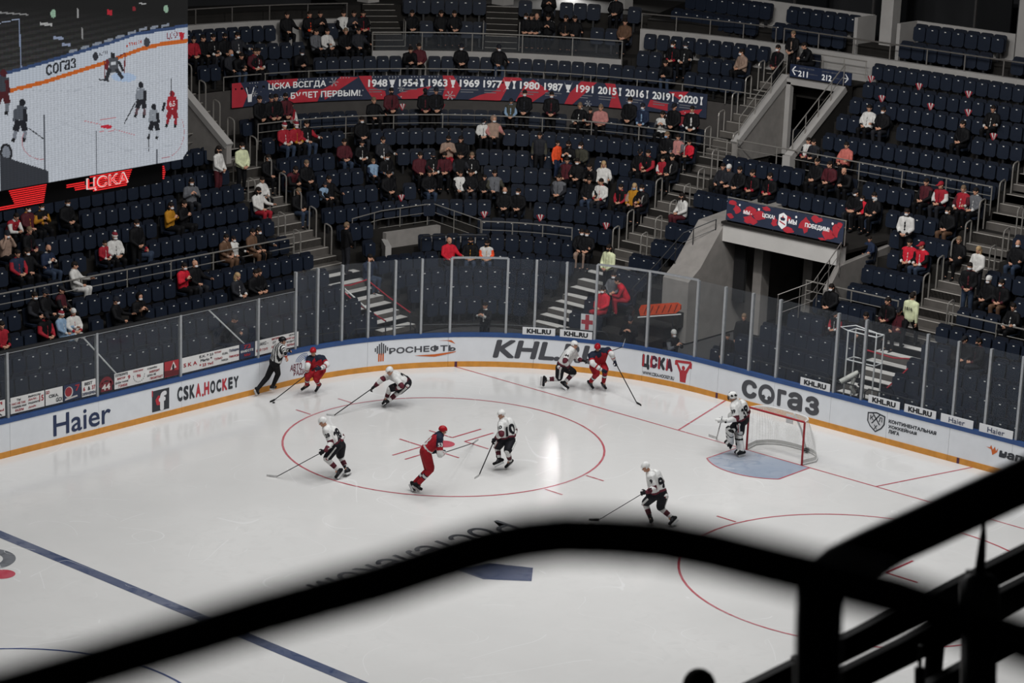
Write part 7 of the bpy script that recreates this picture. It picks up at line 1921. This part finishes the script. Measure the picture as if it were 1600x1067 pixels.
# crease, goal, keeper
ell((188, 124), 20, 7, '#a9bdd8')
for a, b in (((181, 93), (190, 87)), ((190, 87), (189, 118)), ((181, 93), (158, 101)), ((158, 101), (158, 128))): limb(a, b, 1.6, '#6b1f24')
for a, b, w, c in (((171, 95), (173, 118), 15, '#4d5056'), ((171, 88), (171, 96), 7, '#23252b'), ((166, 112), (160, 130), 6, '#2b2d33'), ((176, 112), (186, 126), 6, '#2b2d33'), ((163, 100), (160, 114), 5, '#6d2028'), ((180, 100), (187, 115), 4, '#26282e'), ((148, 129), (165, 131), 2, '#2b2d33'), ((168, 104), (176, 104), 5, '#c3c7cd')): limb(a, b, w, c)
# players
def skater(x, y, s, body, dark, band, lean=0.0):
    ell((x+lean*s, y-32*s), 4*s, 5*s, dark)
    limb((x+lean*s, y-28*s), (x, y-10*s), 13*s, body); limb((x-5*s, y-24*s), (x-7*s, y-8*s), 5*s, body); limb((x+6*s, y-24*s), (x+7*s, y-8*s), 5*s, dark)
    limb((x-2*s, y-10*s), (x-6*s, y+4*s), 8*s, dark); limb((x+3*s, y-10*s), (x+6*s, y+4*s), 8*s, dark)
    limb((x-6*s, y+4*s), (x-8*s, y+14*s), 4.5*s, band); limb((x+6*s, y+4*s), (x+5*s, y+14*s), 4.5*s, band)
    limb((x-8*s, y+13*s), (x-10*s, y+18*s), 4*s, '#17181c'); limb((x+5*s, y+13*s), (x+4*s, y+18*s), 4*s, '#17181c')
skater(215, 167, 1.0, '#7d838c', '#1d1f26', '#5f4a50'); limb((207, 160), (188, 195), 1.6, '#202228')
skater(236, 200, 1.0, '#8a9098', '#1d1f26', '#a7adb5'); limb((228, 210), (227, 238), 1.4, '#202228')
skater(266, 180, 1.05, '#a3222e', '#8a1c28', '#8e1f2b'); txt('63', 261, 271, 166, 165, 8, '#d8d8da'); limb((264, 150), (265, 121), 1.6, '#202228'); limb((254, 160), (250, 174), 4, '#1d1f26')
skater(30, 205, 1.15, '#4d525b', '#1b1d24', '#777c86', 3); limb((42, 205), (66, 222), 1.6, '#202228')
skater(5, 165, 1.2, '#3c4048', '#4a1a20', '#6b7078', 2); skater(-30, 170, 1.2, '#8a1c28', '#1d1f26', '#8a8f98'); skater(-75, 220, 1.25, '#848a93', '#1d1f26', '#777c86')
ell((160, 200), 9, 3, '#c02438')
for a in range(24):
    t0, t1 = a/24*2.2-0.5, (a+1)/24*2.2-0.5
    limb((250+36*math.cos(t0), 205+42*math.sin(t0)), (250+36*math.cos(t1), 205+42*math.sin(t1)), 0.9, '#b08088')
    limb((60-28*math.cos(t0), 225+26*math.sin(t0)), (60-28*math.cos(t1), 225+26*math.sin(t1)), 1.2, '#b4848c')
for a, b in (((125, 192), (152, 197)), ((170, 203), (205, 212)), ((150, 190), (175, 186)), ((148, 208), (172, 206))): limb(a, b, 1.0, '#c08890')
for a, b in (((100, 150), (170, 132)), ((60, 215), (130, 180)), ((190, 150), (275, 118)), ((20, 150), (120, 148)), ((120, 230), (235, 180)), ((160, 240), (280, 225)), ((80, 190), (200, 240))): limb(a, b, 0.7, '#aeb4bd')
for (x, y0, y1) in ((65, 185, 267), (144, 207, 267), (241, 234, 254)): limb((x, y0), (x, y1+20), 2.0, '#5c6068')
ell((9, 242), 9, 14, '#1c1d22'); ell((9, 242), 6, 10, '#7c828c'); P([(0, 246), (70, 268), (70, 300), (0, 300)], '#33363d')
C *= (0.90+0.10*((np.arange(GX)[None, :]//2) % 2))[..., None]*(0.88+0.12*((np.arange(GY)[:, None]) % 2))[..., None]
vs, fs = [], []
uu2 = np.arange(GX+1)/GX*SW; vv2 = np.arange(GY+1)/GY*SH
A = np.array(sp(0, 0, 0.02)); du = np.array(SU)
VV, UU = np.meshgrid(vv2, uu2, indexing='ij')
vs = A+UU[..., None]*du+VV[..., None]*np.array((0, 0, 1.0))
idx = np.arange((GX+1)*(GY+1)).reshape(GY+1, GX+1)
keep = ~((U+Vg*0.9 < 0.13))
F = np.stack([idx[:-1, :-1], idx[:-1, 1:], idx[1:, 1:], idx[1:, :-1]], -1)[keep]
me = bpy.data.meshes.new('screen_panel')
me.from_pydata(vs.reshape(-1, 3).tolist(), [], F.tolist())
ca = me.color_attributes.new('lamps', 'FLOAT_COLOR', 'CORNER')
cc = np.repeat(np.c_[C[keep], np.ones(keep.sum())], 4, 0)
ca.data.foreach_set('color', cc.ravel())
ms_ = bpy.data.materials.new('led_screen'); ms_.use_nodes = True
nt = ms_.node_tree; b = nt.nodes['Principled BSDF']
at = nt.nodes.new('ShaderNodeVertexColor'); at.layer_name = 'lamps'
b.inputs['Base Color'].default_value = (0.02, 0.02, 0.02, 1)
nt.links.new(at.outputs['Color'], b.inputs['Emission Color']); b.inputs['Emission Strength'].default_value = 0.8
me.materials.append(ms_); me.update()
link('screen_panel', me, sb)['label'] = 'glowing picture of the match on the scoreboard'
# lamp band below
def glow(name, h, st=1.0):
    m = bpy.data.materials.new(name); m.use_nodes = True; q = m.node_tree.nodes['Principled BSDF']
    q.inputs['Base Color'].default_value = (0.02, 0.02, 0.02, 1); q.inputs['Emission Color'].default_value = lin(h)+(1,); q.inputs['Emission Strength'].default_value = st
    return m
band = MB()
bo = [(SW, -0.03)]+[(0.56-0.09*math.sin(t), -0.21+0.18*math.cos(t)) for t in [PI*i/8 for i in range(9)]]+[(SW, -0.39)]
band.prism(bo, lambda u, v: sp(u, v, -0.10), lambda u, v: sp(u, v, -1.9)); band.build('lamp_band', hexmat('#0d0d0f', 0.5), sb)
RG_ = glow('red_lamps', '#d02426', 1.3); WG_ = glow('white_lamps', '#d8c4c0', 1.0)
def bx_(x): return (292-x)/68.07
red = MB()
def rs(x0, x1, y, slope=0.175, th=0.010):
    u0, u1 = bx_(x0), bx_(x1)
    zz = lambda u: -(y-247-u*11.89)/87.1
    # y measured at x=0 picture column of that stripe
    red.add([sp(u, v, -0.09) for u, v in ((u0, -y-th), (u1, -y-th), (u1, -y+th), (u0, -y+th))], [(0, 1, 2, 3)])
for i in range(9):
    y = 0.06+i*0.036
    rs(74-i*0.6, 18+i*1.2 if i < 7 else -60, y)
    if i < 8: rs(207-i*1.2, 140+(i % 3)*5, y)
    if i in (2, 3): rs(132, 104, y)
    if i in (4, 5): rs(134, 112+i, y)
    if i < 7: rs(262-abs(i-3)*0.7, 257, y+0.04)
for x0, x1 in ((-10, -120),):
    for i in range(8): rs(x0, x1, 0.06+i*0.036)
red.build('red_stripes', RG_, sb)
tx = MB(); lettering(tx, 'АКСЦ'[::-1], lambda u, v: sp(u, v, -0.085), bx_(201), bx_(134), -0.30, -0.07, 0.0)
tx = MB(); lettering(tx, 'ЦСКА', lambda u, v: sp(bx_(134)-u, v, -0.085), 0.0, bx_(134)-bx_(201), -0.31, -0.07, 0.03); tx.build('lettering', WG_, sb)
rt_ = MB(); lettering(rt_, 'ЦСКА', lambda u, v: sp(bx_(134)-u, v, -0.080), 0.03, bx_(134)-bx_(201)-0.03, -0.29, -0.09, 0.005); rt_.build('lettering', RG_, sb)
for u, k in ((0.8, -0.4), (0.8, -1.8), (5.8, -0.4), (5.8, -1.8)): MB().tube([sp(u, SH, k), sp(u, SH+6, k)], 0.02, 6).build('hanging_cable', M_DSTEEL, sb)
# ------------------------------------------------------------------ things around the glass
# remote camera on a white tube frame behind the right end glass
M_WT = mat('white_tube', '#cfd0d0', 0.4)
rc = empty('camera_stand', (-4.9, -0.5, 0), label='white tube frame with a small white remote camera behind the right end glass', cat='camera stand')
fr_ = [(0.1, -0.48, 0), (0.1, 0.5, 0), (-0.3, -0.48, 0), (-0.3, 0.5, 0)]
for (x, y, z) in fr_: MB().tube([(x, y, 0), (x, y, 2.62)], 0.024, 6).build('upright', M_WT, rc)
for z in (1.75, 2.62):
    for a, b in ((0, 1), (2, 3), (0, 2), (1, 3)): MB().tube([(fr_[a][0], fr_[a][1], z), (fr_[b][0], fr_[b][1], z)], 0.02, 6).build('cross_tube', M_WT, rc)
MB().tube([(0.1, -0.48, 2.62), (0.1, -0.75, 2.68), (0.0, -0.3, 2.8), (-0.2, 0.3, 2.66), (0.1, 0.5, 2.62)], 0.018, 6).build('bent_tube', M_WT, rc)
ms2 = MB()
for i in range(22):
    z = 0.7+i*0.085; ms2.box((0.0+rnd.uniform(-.04, .04), -0.08+rnd.uniform(-.05, .05), z), (0.07, 0.09+rnd.uniform(0, .07), 0.05), Matrix.Rotation(rnd.uniform(0, 3), 3, 'Z'))
ms2.build('cable_bundle', hexmat('#1b1c1f', 0.5), rc)['kind'] = 'stuff'
MB().tube([(-0.05, -0.02, 0), (-0.05, -0.02, 2.5)], 0.03, 6).build('mast', hexmat('#3a3b3e', 0.5), rc)
cmb = MB().tube([(0.42, -0.42, 1.12), (0.16, -0.22, 1.30), (-0.02, -0.1, 1.42)], 0.085, 12, rr=[0.085, 0.085, 0.07]).build('camera_body', hexmat('#c9c8c0', 0.4), rc)
MB().tube([(0.425, -0.425, 1.115), (0.45, -0.445, 1.10)], 0.05, 10).build('lens', hexmat('#17181a', 0.2), cmb)
MB().tube([(0.05, -0.12, 0.75), (0.15, -0.2, 0.95), (0.1, -0.15, 1.25)], 0.06, 8).build('bracket', hexmat('#b4b3ac', 0.5), rc)
# orange rescue stretcher leaning at the tunnel side
stc = empty('stretcher', (-6.35, -9.15, 0.0), 0.25, 'bright orange rescue stretcher standing on edge behind the corner glass', 'stretcher')
M_OR = hexmat('#c2451c', 0.5)
ol = [(-0.68, -0.16), (0.55, -0.16), (0.7, -0.06), (0.7, 0.1), (0.58, 0.2), (-0.66, 0.2), (-0.74, 0.05)]
def stf(y, z, x): return (x, y, 1.22+z+0.22*(y+0.7))
MB().prism(ol, lambda y, z: stf(y, z, 0.03), lambda y, z: stf(y, z*0.9, -0.06)).build('shell', M_OR, stc)
for i in range(6): MB().bar(stf(-0.55+i*0.21, -0.1, 0.05), stf(-0.45+i*0.21, 0.14, 0.05), 0.03, 0.02).build('strap', hexmat('#7c2a14', 0.6), stc)
MB().tube([stf(-0.75, -0.2, 0.06), stf(0.75, -0.2, 0.06)], 0.02, 6).build('edge_tube', M_WT, stc)
for y in (-0.5, 0.45): MB().tube([(0, y, 0), stf(y, -0.16, 0)], 0.025, 6).build('leg', M_DSTEEL, stc)
# broadcast camera and tripod behind the corner glass
tc_ = empty('video_camera', (-4.6, -9.0, 0), 0.5, 'black broadcast camera on a tripod behind the corner glass', 'camera')
for a in (0.3, 2.4, 4.5): MB().tube([(0, 0, 1.3), (0.5*math.cos(a), 0.5*math.sin(a), 0.0)], 0.025, 6).build('tripod_leg', M_DSTEEL, tc_)
MB().box((0, 0, 1.36), (0.16, 0.16, 0.12)).build('head', M_DSTEEL, tc_)
MB().box((0, 0, 1.55), (0.5, 0.2, 0.26)).build('body', hexmat('#131315', 0.5), tc_)
MB().tube([(0.25, 0, 1.55), (0.5, 0, 1.55), (0.62, 0, 1.55)], 0.08, 12, rr=[0.07, 0.08, 0.09]).build('lens', hexmat('#1c1c1f', 0.3), tc_)
MB().box((-0.18, -0.02, 1.72), (0.16, 0.12, 0.09)).build('viewfinder', hexmat('#131315', 0.5), tc_)
# red and white tape across the stair foot
def tape(name, pts, label):
    t = MB().tube(pts, 0.025, 5).build('barrier_tape', hexmat('#9c2230', 0.6)); tag(t, label, 'tape', 'red barrier tapes at the foot of the stairs')
tape('t', [(-0.5, -17.98, 1.40), (-1.1, -17.98, 1.32), (-1.86, -17.95, 1.40)], 'red barrier tape across the left stairs behind the corner glass')
tape('t', [(-0.5, -17.95, 1.38), (-0.6, -17.2, 0.95), (-0.72, -15.95, 0.58)], 'red barrier tape sloping down the left side of the left stairs')
tape('t', [(-1.86, -17.9, 1.36), (-1.95, -17.0, 0.95), (-2.04, -16.1, 0.60)], 'red barrier tape sloping down the right side of the left stairs')
tape('t', [(-7.37, -1.95, 1.36), (-7.42, -1.0, 1.3), (-7.48, -0.2, 1.42)], 'red barrier tape across the stairs at the right edge')
tape('t', [(-7.47, -0.2, 1.42), (-6.8, -0.24, 1.1), (-6.03, -0.29, 0.77)], 'red barrier tape sloping down the stairs at the right edge')
for j, (x, y, z, zt) in enumerate(((-0.5, -17.98, 1.03, 1.42), (-1.86, -17.95, 1.03, 1.42), (-0.72, -15.95, 0.0, 0.6), (-2.04, -16.1, 0.0, 0.62), (-7.48, -0.2, 0.66, 1.44), (-6.03, -0.29, 0.0, 0.79), (-7.37, -1.95, 0.66, 1.38))):
    tag(MB().tube([(x, y, z), (x, y, zt)], 0.022, 6).build('tape_post', M_DSTEEL), 'thin dark post holding red tape at the %s, %s' % ('left stairs' if j < 4 else 'far right stairs', ('upper right', 'upper left', 'lower right', 'lower left', 'upper right', 'lower right', 'upper left')[j]), 'post', 'posts of the red barrier tapes')
# bright inclined handrails between the front rows
def incl(a, b, label):
    a, b = Vector(a), Vector(b)
    e = empty('front_handrail', a, label=label, cat='handrail', group='inclined handrails of the front rows')
    e.location.z = a.z-0.55
    MB().tube([Vector((0, 0, 0.55)), (b-a)+Vector((0, 0, 0.55))], 0.03, 6).build('top_rail', mat('white_handrail', '#d8d8d6', 0.35), e)
    for t in (0.02, 0.98): MB().tube([(b-a)*t+Vector((0, 0, 0.55)), (b-a)*t+Vector((0, 0, -0.35))], 0.02, 6).build('post', M_STEEL, e)
strip(-31.5, 0.41, 2.865, 2.88, 0.045, 0.10).build('edge_highlight', M_ALU, glass)  # thin pale strip imitating the highlights along the black top bar
for s0, s1, lb in ((-7.53, -6.32, 'bright slanting strut behind the side glass above the number 44 poster'), (-2.98, -1.53, 'bright slanting strut behind the side glass above the navy lettered poster')):
    tag(MB().tube([bpz(s0, 2.88, 0.13), bpz(s1, 1.55, 0.13)], 0.024, 8).build('slanting_tube', mat('white_handrail', '#d8d8d6', 0.35)), lb, 'strut', 'slanting struts of the side glass')  # white tube slanting down just behind the pane
incl((-0.62, -17.84, 1.36), (-0.62, -16.5, 0.76), 'bright inclined handrail at the foot of the left stairs')
# folded paper clappers left on seat backs
def clapper(p, rz, i, label):
    e = empty('paper_clapper', p, rz, label, 'clapper', 'paper clappers left on seats')
    for j in range(5):
        a = -0.5+j*0.25
        q = Matrix.Rotation(a, 3, 'Y')
        MB().box(q @ Vector((0, 0.01*j, 0.12)), (0.05, 0.012, 0.24), q).build('fold', hexmat('#8d2531' if j % 2 == 0 else '#c3c1bd'), e)
CLP = [('l2', 'R', -9.1), ('l2', 'R', -7.4), ('l2', 'R', -5.5), ('l3', 'R', -8.4), ('l3', 'R', -6.5), ('l3', 'R', -4.7), ('l4', 'R', -3.3), ('f', 'C', 25), ('e', 'C', 47), ('e', 'C', 63), ('e', 'C', 84), ('g', 'C', 88), ('k', 'C', 33), ('k', 'C', 38)]
for i, (rw, k, v) in enumerate(CLP):
    d, z = ROWZ[rw]
    p, f = bowl((k, v), d)
    best = min((s for s in SEATS if abs(s['p'].z-z) < 0.05), key=lambda s: (s['p']-Vector((p.x, p.y, z))).length)
    q = best['p']-best['f']*0.02
    clapper((q.x, q.y, z+0.85), face_rz(best['f']), i, 'red and white paper clapper on a seat, %s, %s' % (ORD[RIDX[rw]]+' row', 'right block' if k == 'R' else 'corner block') + (', %s from the left' % ORD[sum(1 for c in CLP[:i] if c[0] == rw and c[1] == k)]))
# white row markers between the seats behind the side glass
for i, (x, y, z) in enumerate(((11.79, -17.75, 1.06), (11.64, -17.0, 0.70), (6.66, -18.0, 1.10), (2.43, -18.0, 1.10), (0.78, -17.72, 1.06), (-6.72, 0.84, 0.70), (-6.62, 1.56, 0.70), (-8.05, 2.12, 1.46))):
    mk_ = MB().box((0, 0, 0), (0.02, 0.16, 0.2)).box((0.0, 0.11, -0.06), (0.02, 0.08, 0.08))
    MB_ = mk_.build('row_marker', mat('paper_d0cfcd', '#d0cfcd', 0.8), None, loc=(x, y, z), rz=0 if x > -2 else PI/2)
    tag(MB_, 'small white row marker plate between navy seats, %s counted from the left' % ORD[i], 'marker', 'white row markers')
# ------------------------------------------------------------------ the near stand, in front of the photographer
M_NEAR = mat('near_black_steel', '#141415', 0.4, 0.3, 0.1, 8.0)
M_NEAR2 = mat('near_satin_steel', '#55534f', 0.3, 0.8, 0.1, 8.0)
near = empty('near_terrace', label='dark concrete steps of the near stand below the railings', kind='structure')
FHV = Vector((-0.7523, -0.6588, 0)); SDV = Vector((FHV.y, -FHV.x, 0))
for (a, b, zt) in ((0.4, 3.6, 18.55), (3.6, 7.0, 16.6), (7.0, 10.5, 15.0), (10.5, 13.4, 14.0), (13.4, 17.5, 12.5)):
    q = Matrix.Rotation(math.atan2(FHV.y, FHV.x), 3, 'Z')
    c = Vector((CAMP.x, CAMP.y, 0))+FHV*((a+b)/2)
    MB().box((c.x, c.y, zt-0.6), (b-a, 16, 1.2), q).build('terrace_step', M_CONC, near)
FG1 = [(51.498, 34.55, 19.456), (51.471, 34.576, 19.467), (51.427, 34.618, 19.487), (51.383, 34.66, 19.507), (51.339, 34.702, 19.527), (51.294, 34.744, 19.548), (51.251, 34.786, 19.567), (51.207, 34.829, 19.586), (51.162, 34.871, 19.608), (51.135, 34.896, 19.62), (51.11, 34.922, 19.629), (51.084, 34.948, 19.634), (51.056, 34.981, 19.635), (51.024, 35.018, 19.633), (50.992, 35.057, 19.626), (50.958, 35.101, 19.615), (50.92, 35.15, 19.603), (50.881, 35.199, 19.589), (50.844, 35.249, 19.571), (50.807, 35.299, 19.552), (50.77, 35.35, 19.532)]
hr = empty('bent_handrail', FG1[0], label='thick black bent handrail sweeping blurred across the bottom of the view', cat='handrail')
o = Vector(FG1[0])
ext0 = Vector(FG1[0])+(Vector(FG1[0])-Vector(FG1[2]))*3.0; ext1 = Vector(FG1[-1])+(Vector(FG1[-1])-Vector(FG1[-3]))*3.0
pts = [ext0]+[Vector(p) for p in FG1]+[ext1]
MB().tube([p-o for p in pts], 0.0255, 14).build('rail', M_NEAR, hr, True)
for p in (ext0, ext1): MB().tube([p-o, Vector((p.x, p.y, 18.55))-o], 0.02, 10).build('post', M_NEAR, hr, True)
FG2 = [(46.663, 33.158, 18.294), (46.747, 33.085, 18.236), (46.957, 32.903, 18.100), (47.081, 32.793, 18.021), (47.150, 32.734, 17.974), (47.183, 32.710, 17.939), (47.202, 32.707, 17.893), (47.221, 32.724, 17.803), (47.251, 32.755, 17.645), (47.267, 32.774, 17.550)]
h2 = empty('hoop_railing', FG2[0], label='broad black railing bent down into a post at the lower right', cat='railing')
o = Vector(FG2[0])
P = [Vector(p) for p in FG2]
P = [P[0]+(P[0]-P[1])*14]+P
P2 = P+[Vector((P[-1].x, P[-1].y, 15.0))]
MB().tube([p-o for p in P2], 0.069, 14).build('rail', M_NEAR, h2, True)
q = P[0]; MB().tube([q-o, Vector((q.x, q.y, 15.0))-o], 0.069, 12).build('post', M_NEAR, h2, True)
# lower balustrade: three bars, posts, tapered spindles
BARS = [[(41.382, 28.251, 14.305), (40.837, 28.714, 14.695), (40.476, 29.024, 14.940), (39.784, 29.623, 15.403)], [(41.421, 28.294, 14.095), (40.876, 28.758, 14.482), (40.527, 29.054, 14.727), (39.819, 29.664, 15.205)], [(40.661, 29.058, 14.348), (40.357, 29.304, 14.590), (39.867, 29.719, 14.938)]]
bl_ = empty('balustrade', BARS[0][0], label='row of sloping black bars with posts behind the hoop railing', cat='railing')
o = Vector(BARS[0][0])
for k, (bar, wd) in enumerate(zip(BARS, (0.150, 0.165, 0.10))):
    a, b = Vector(bar[0]), Vector(bar[-1])
    d = (b-a)
    a2, b2 = a-d*(0.05 if k < 2 else 0), b+d*0.8
    e = MB().bar(a2-o, b2-o, 0.08, wd).build('bar', M_NEAR, bl_)
for p, zb in (((41.002, 28.541, 14.622), 12.5), ((40.364, 29.126, 15.055), 12.5), ((39.664, 29.743, 15.488), 12.5)):
    MB().tube([Vector(p)-o, Vector((p[0], p[1], zb))-o], 0.06, 10).build('post', M_NEAR, bl_)
s1 = empty('spindle', (42.565, 30.641, 15.909), label='thin tapered black spindle on a thick base right of the hoop railing', cat='spindle')
o = Vector((42.565, 30.641, 15.909))
W_ = lambda L: [Vector(p)-o for p in L]
MB().tube(W_([(42.457, 30.562, 16.427), (42.477, 30.575, 16.333), (42.509, 30.592, 16.206), (42.527, 30.604, 16.127)]), 0.012, 10, rr=[0.006, 0.018, 0.026, 0.03]).build('rod', M_NEAR, s1, True)
MB().tube(W_([(42.524, 30.600, 16.153), (42.534, 30.610, 16.123), (42.566, 30.650, 15.909)]), 0.06, 12, rr=[0.06, 0.1, 0.107]).build('base', M_NEAR, s1, True)
MB().tube(W_([(42.553, 30.633, 15.985), (42.647, 30.734, 15.482), (42.64, 30.71, 14.0)]), 0.092, 12).build('pillar', M_NEAR, s1, True)
MB().tube(W_([(42.435, 30.488, 16.123), (42.443, 30.504, 15.970)]), 0.018, 8).build('clip', M_NEAR2, s1)
s2 = empty('spindle', (42.230, 30.138, 15.193), label='short spindle with a square base at the bottom right edge', cat='spindle')
o = Vector((42.230, 30.138, 15.193))
MB().tube(W_([(42.162, 30.080, 15.504), (42.187, 30.104, 15.376)]), 0.012, 8).build('rod', M_NEAR2, s2)
MB().tube(W_([(42.184, 30.101, 15.389), (42.219, 30.141, 15.196), (42.22, 30.14, 14.0)]), 0.03, 8).build('base', M_NEAR, s2)
# spectator of the near stand, only the top of the head in view
spectator(Vector((43.717+0.1, 29.743+0.1, 15.565-1.24)), math.atan2(FHV.y, FHV.x)-PI/2, 'A0', 1.0, 'kkkk', 'h', '-', 'dark-haired person of the near stand, head top at the bottom edge of view')
nb = MB().box((43.75, 29.77, 14.2), (0.5, 0.5, 0.4), Matrix.Rotation(math.atan2(FHV.y, FHV.x), 3, 'Z')).build('near_seat_base', M_SEAT, near)
# lit passage lamp high on the back wall, mirrored in the ice
p, f = bowl(('C', 55.7), 20.8)
ll = area('passage_lamp', (p.x, p.y, 9.6), 0.4, 1.7, 170, 150)
ll.rotation_euler = (PI/2, 0, face_rz(f))
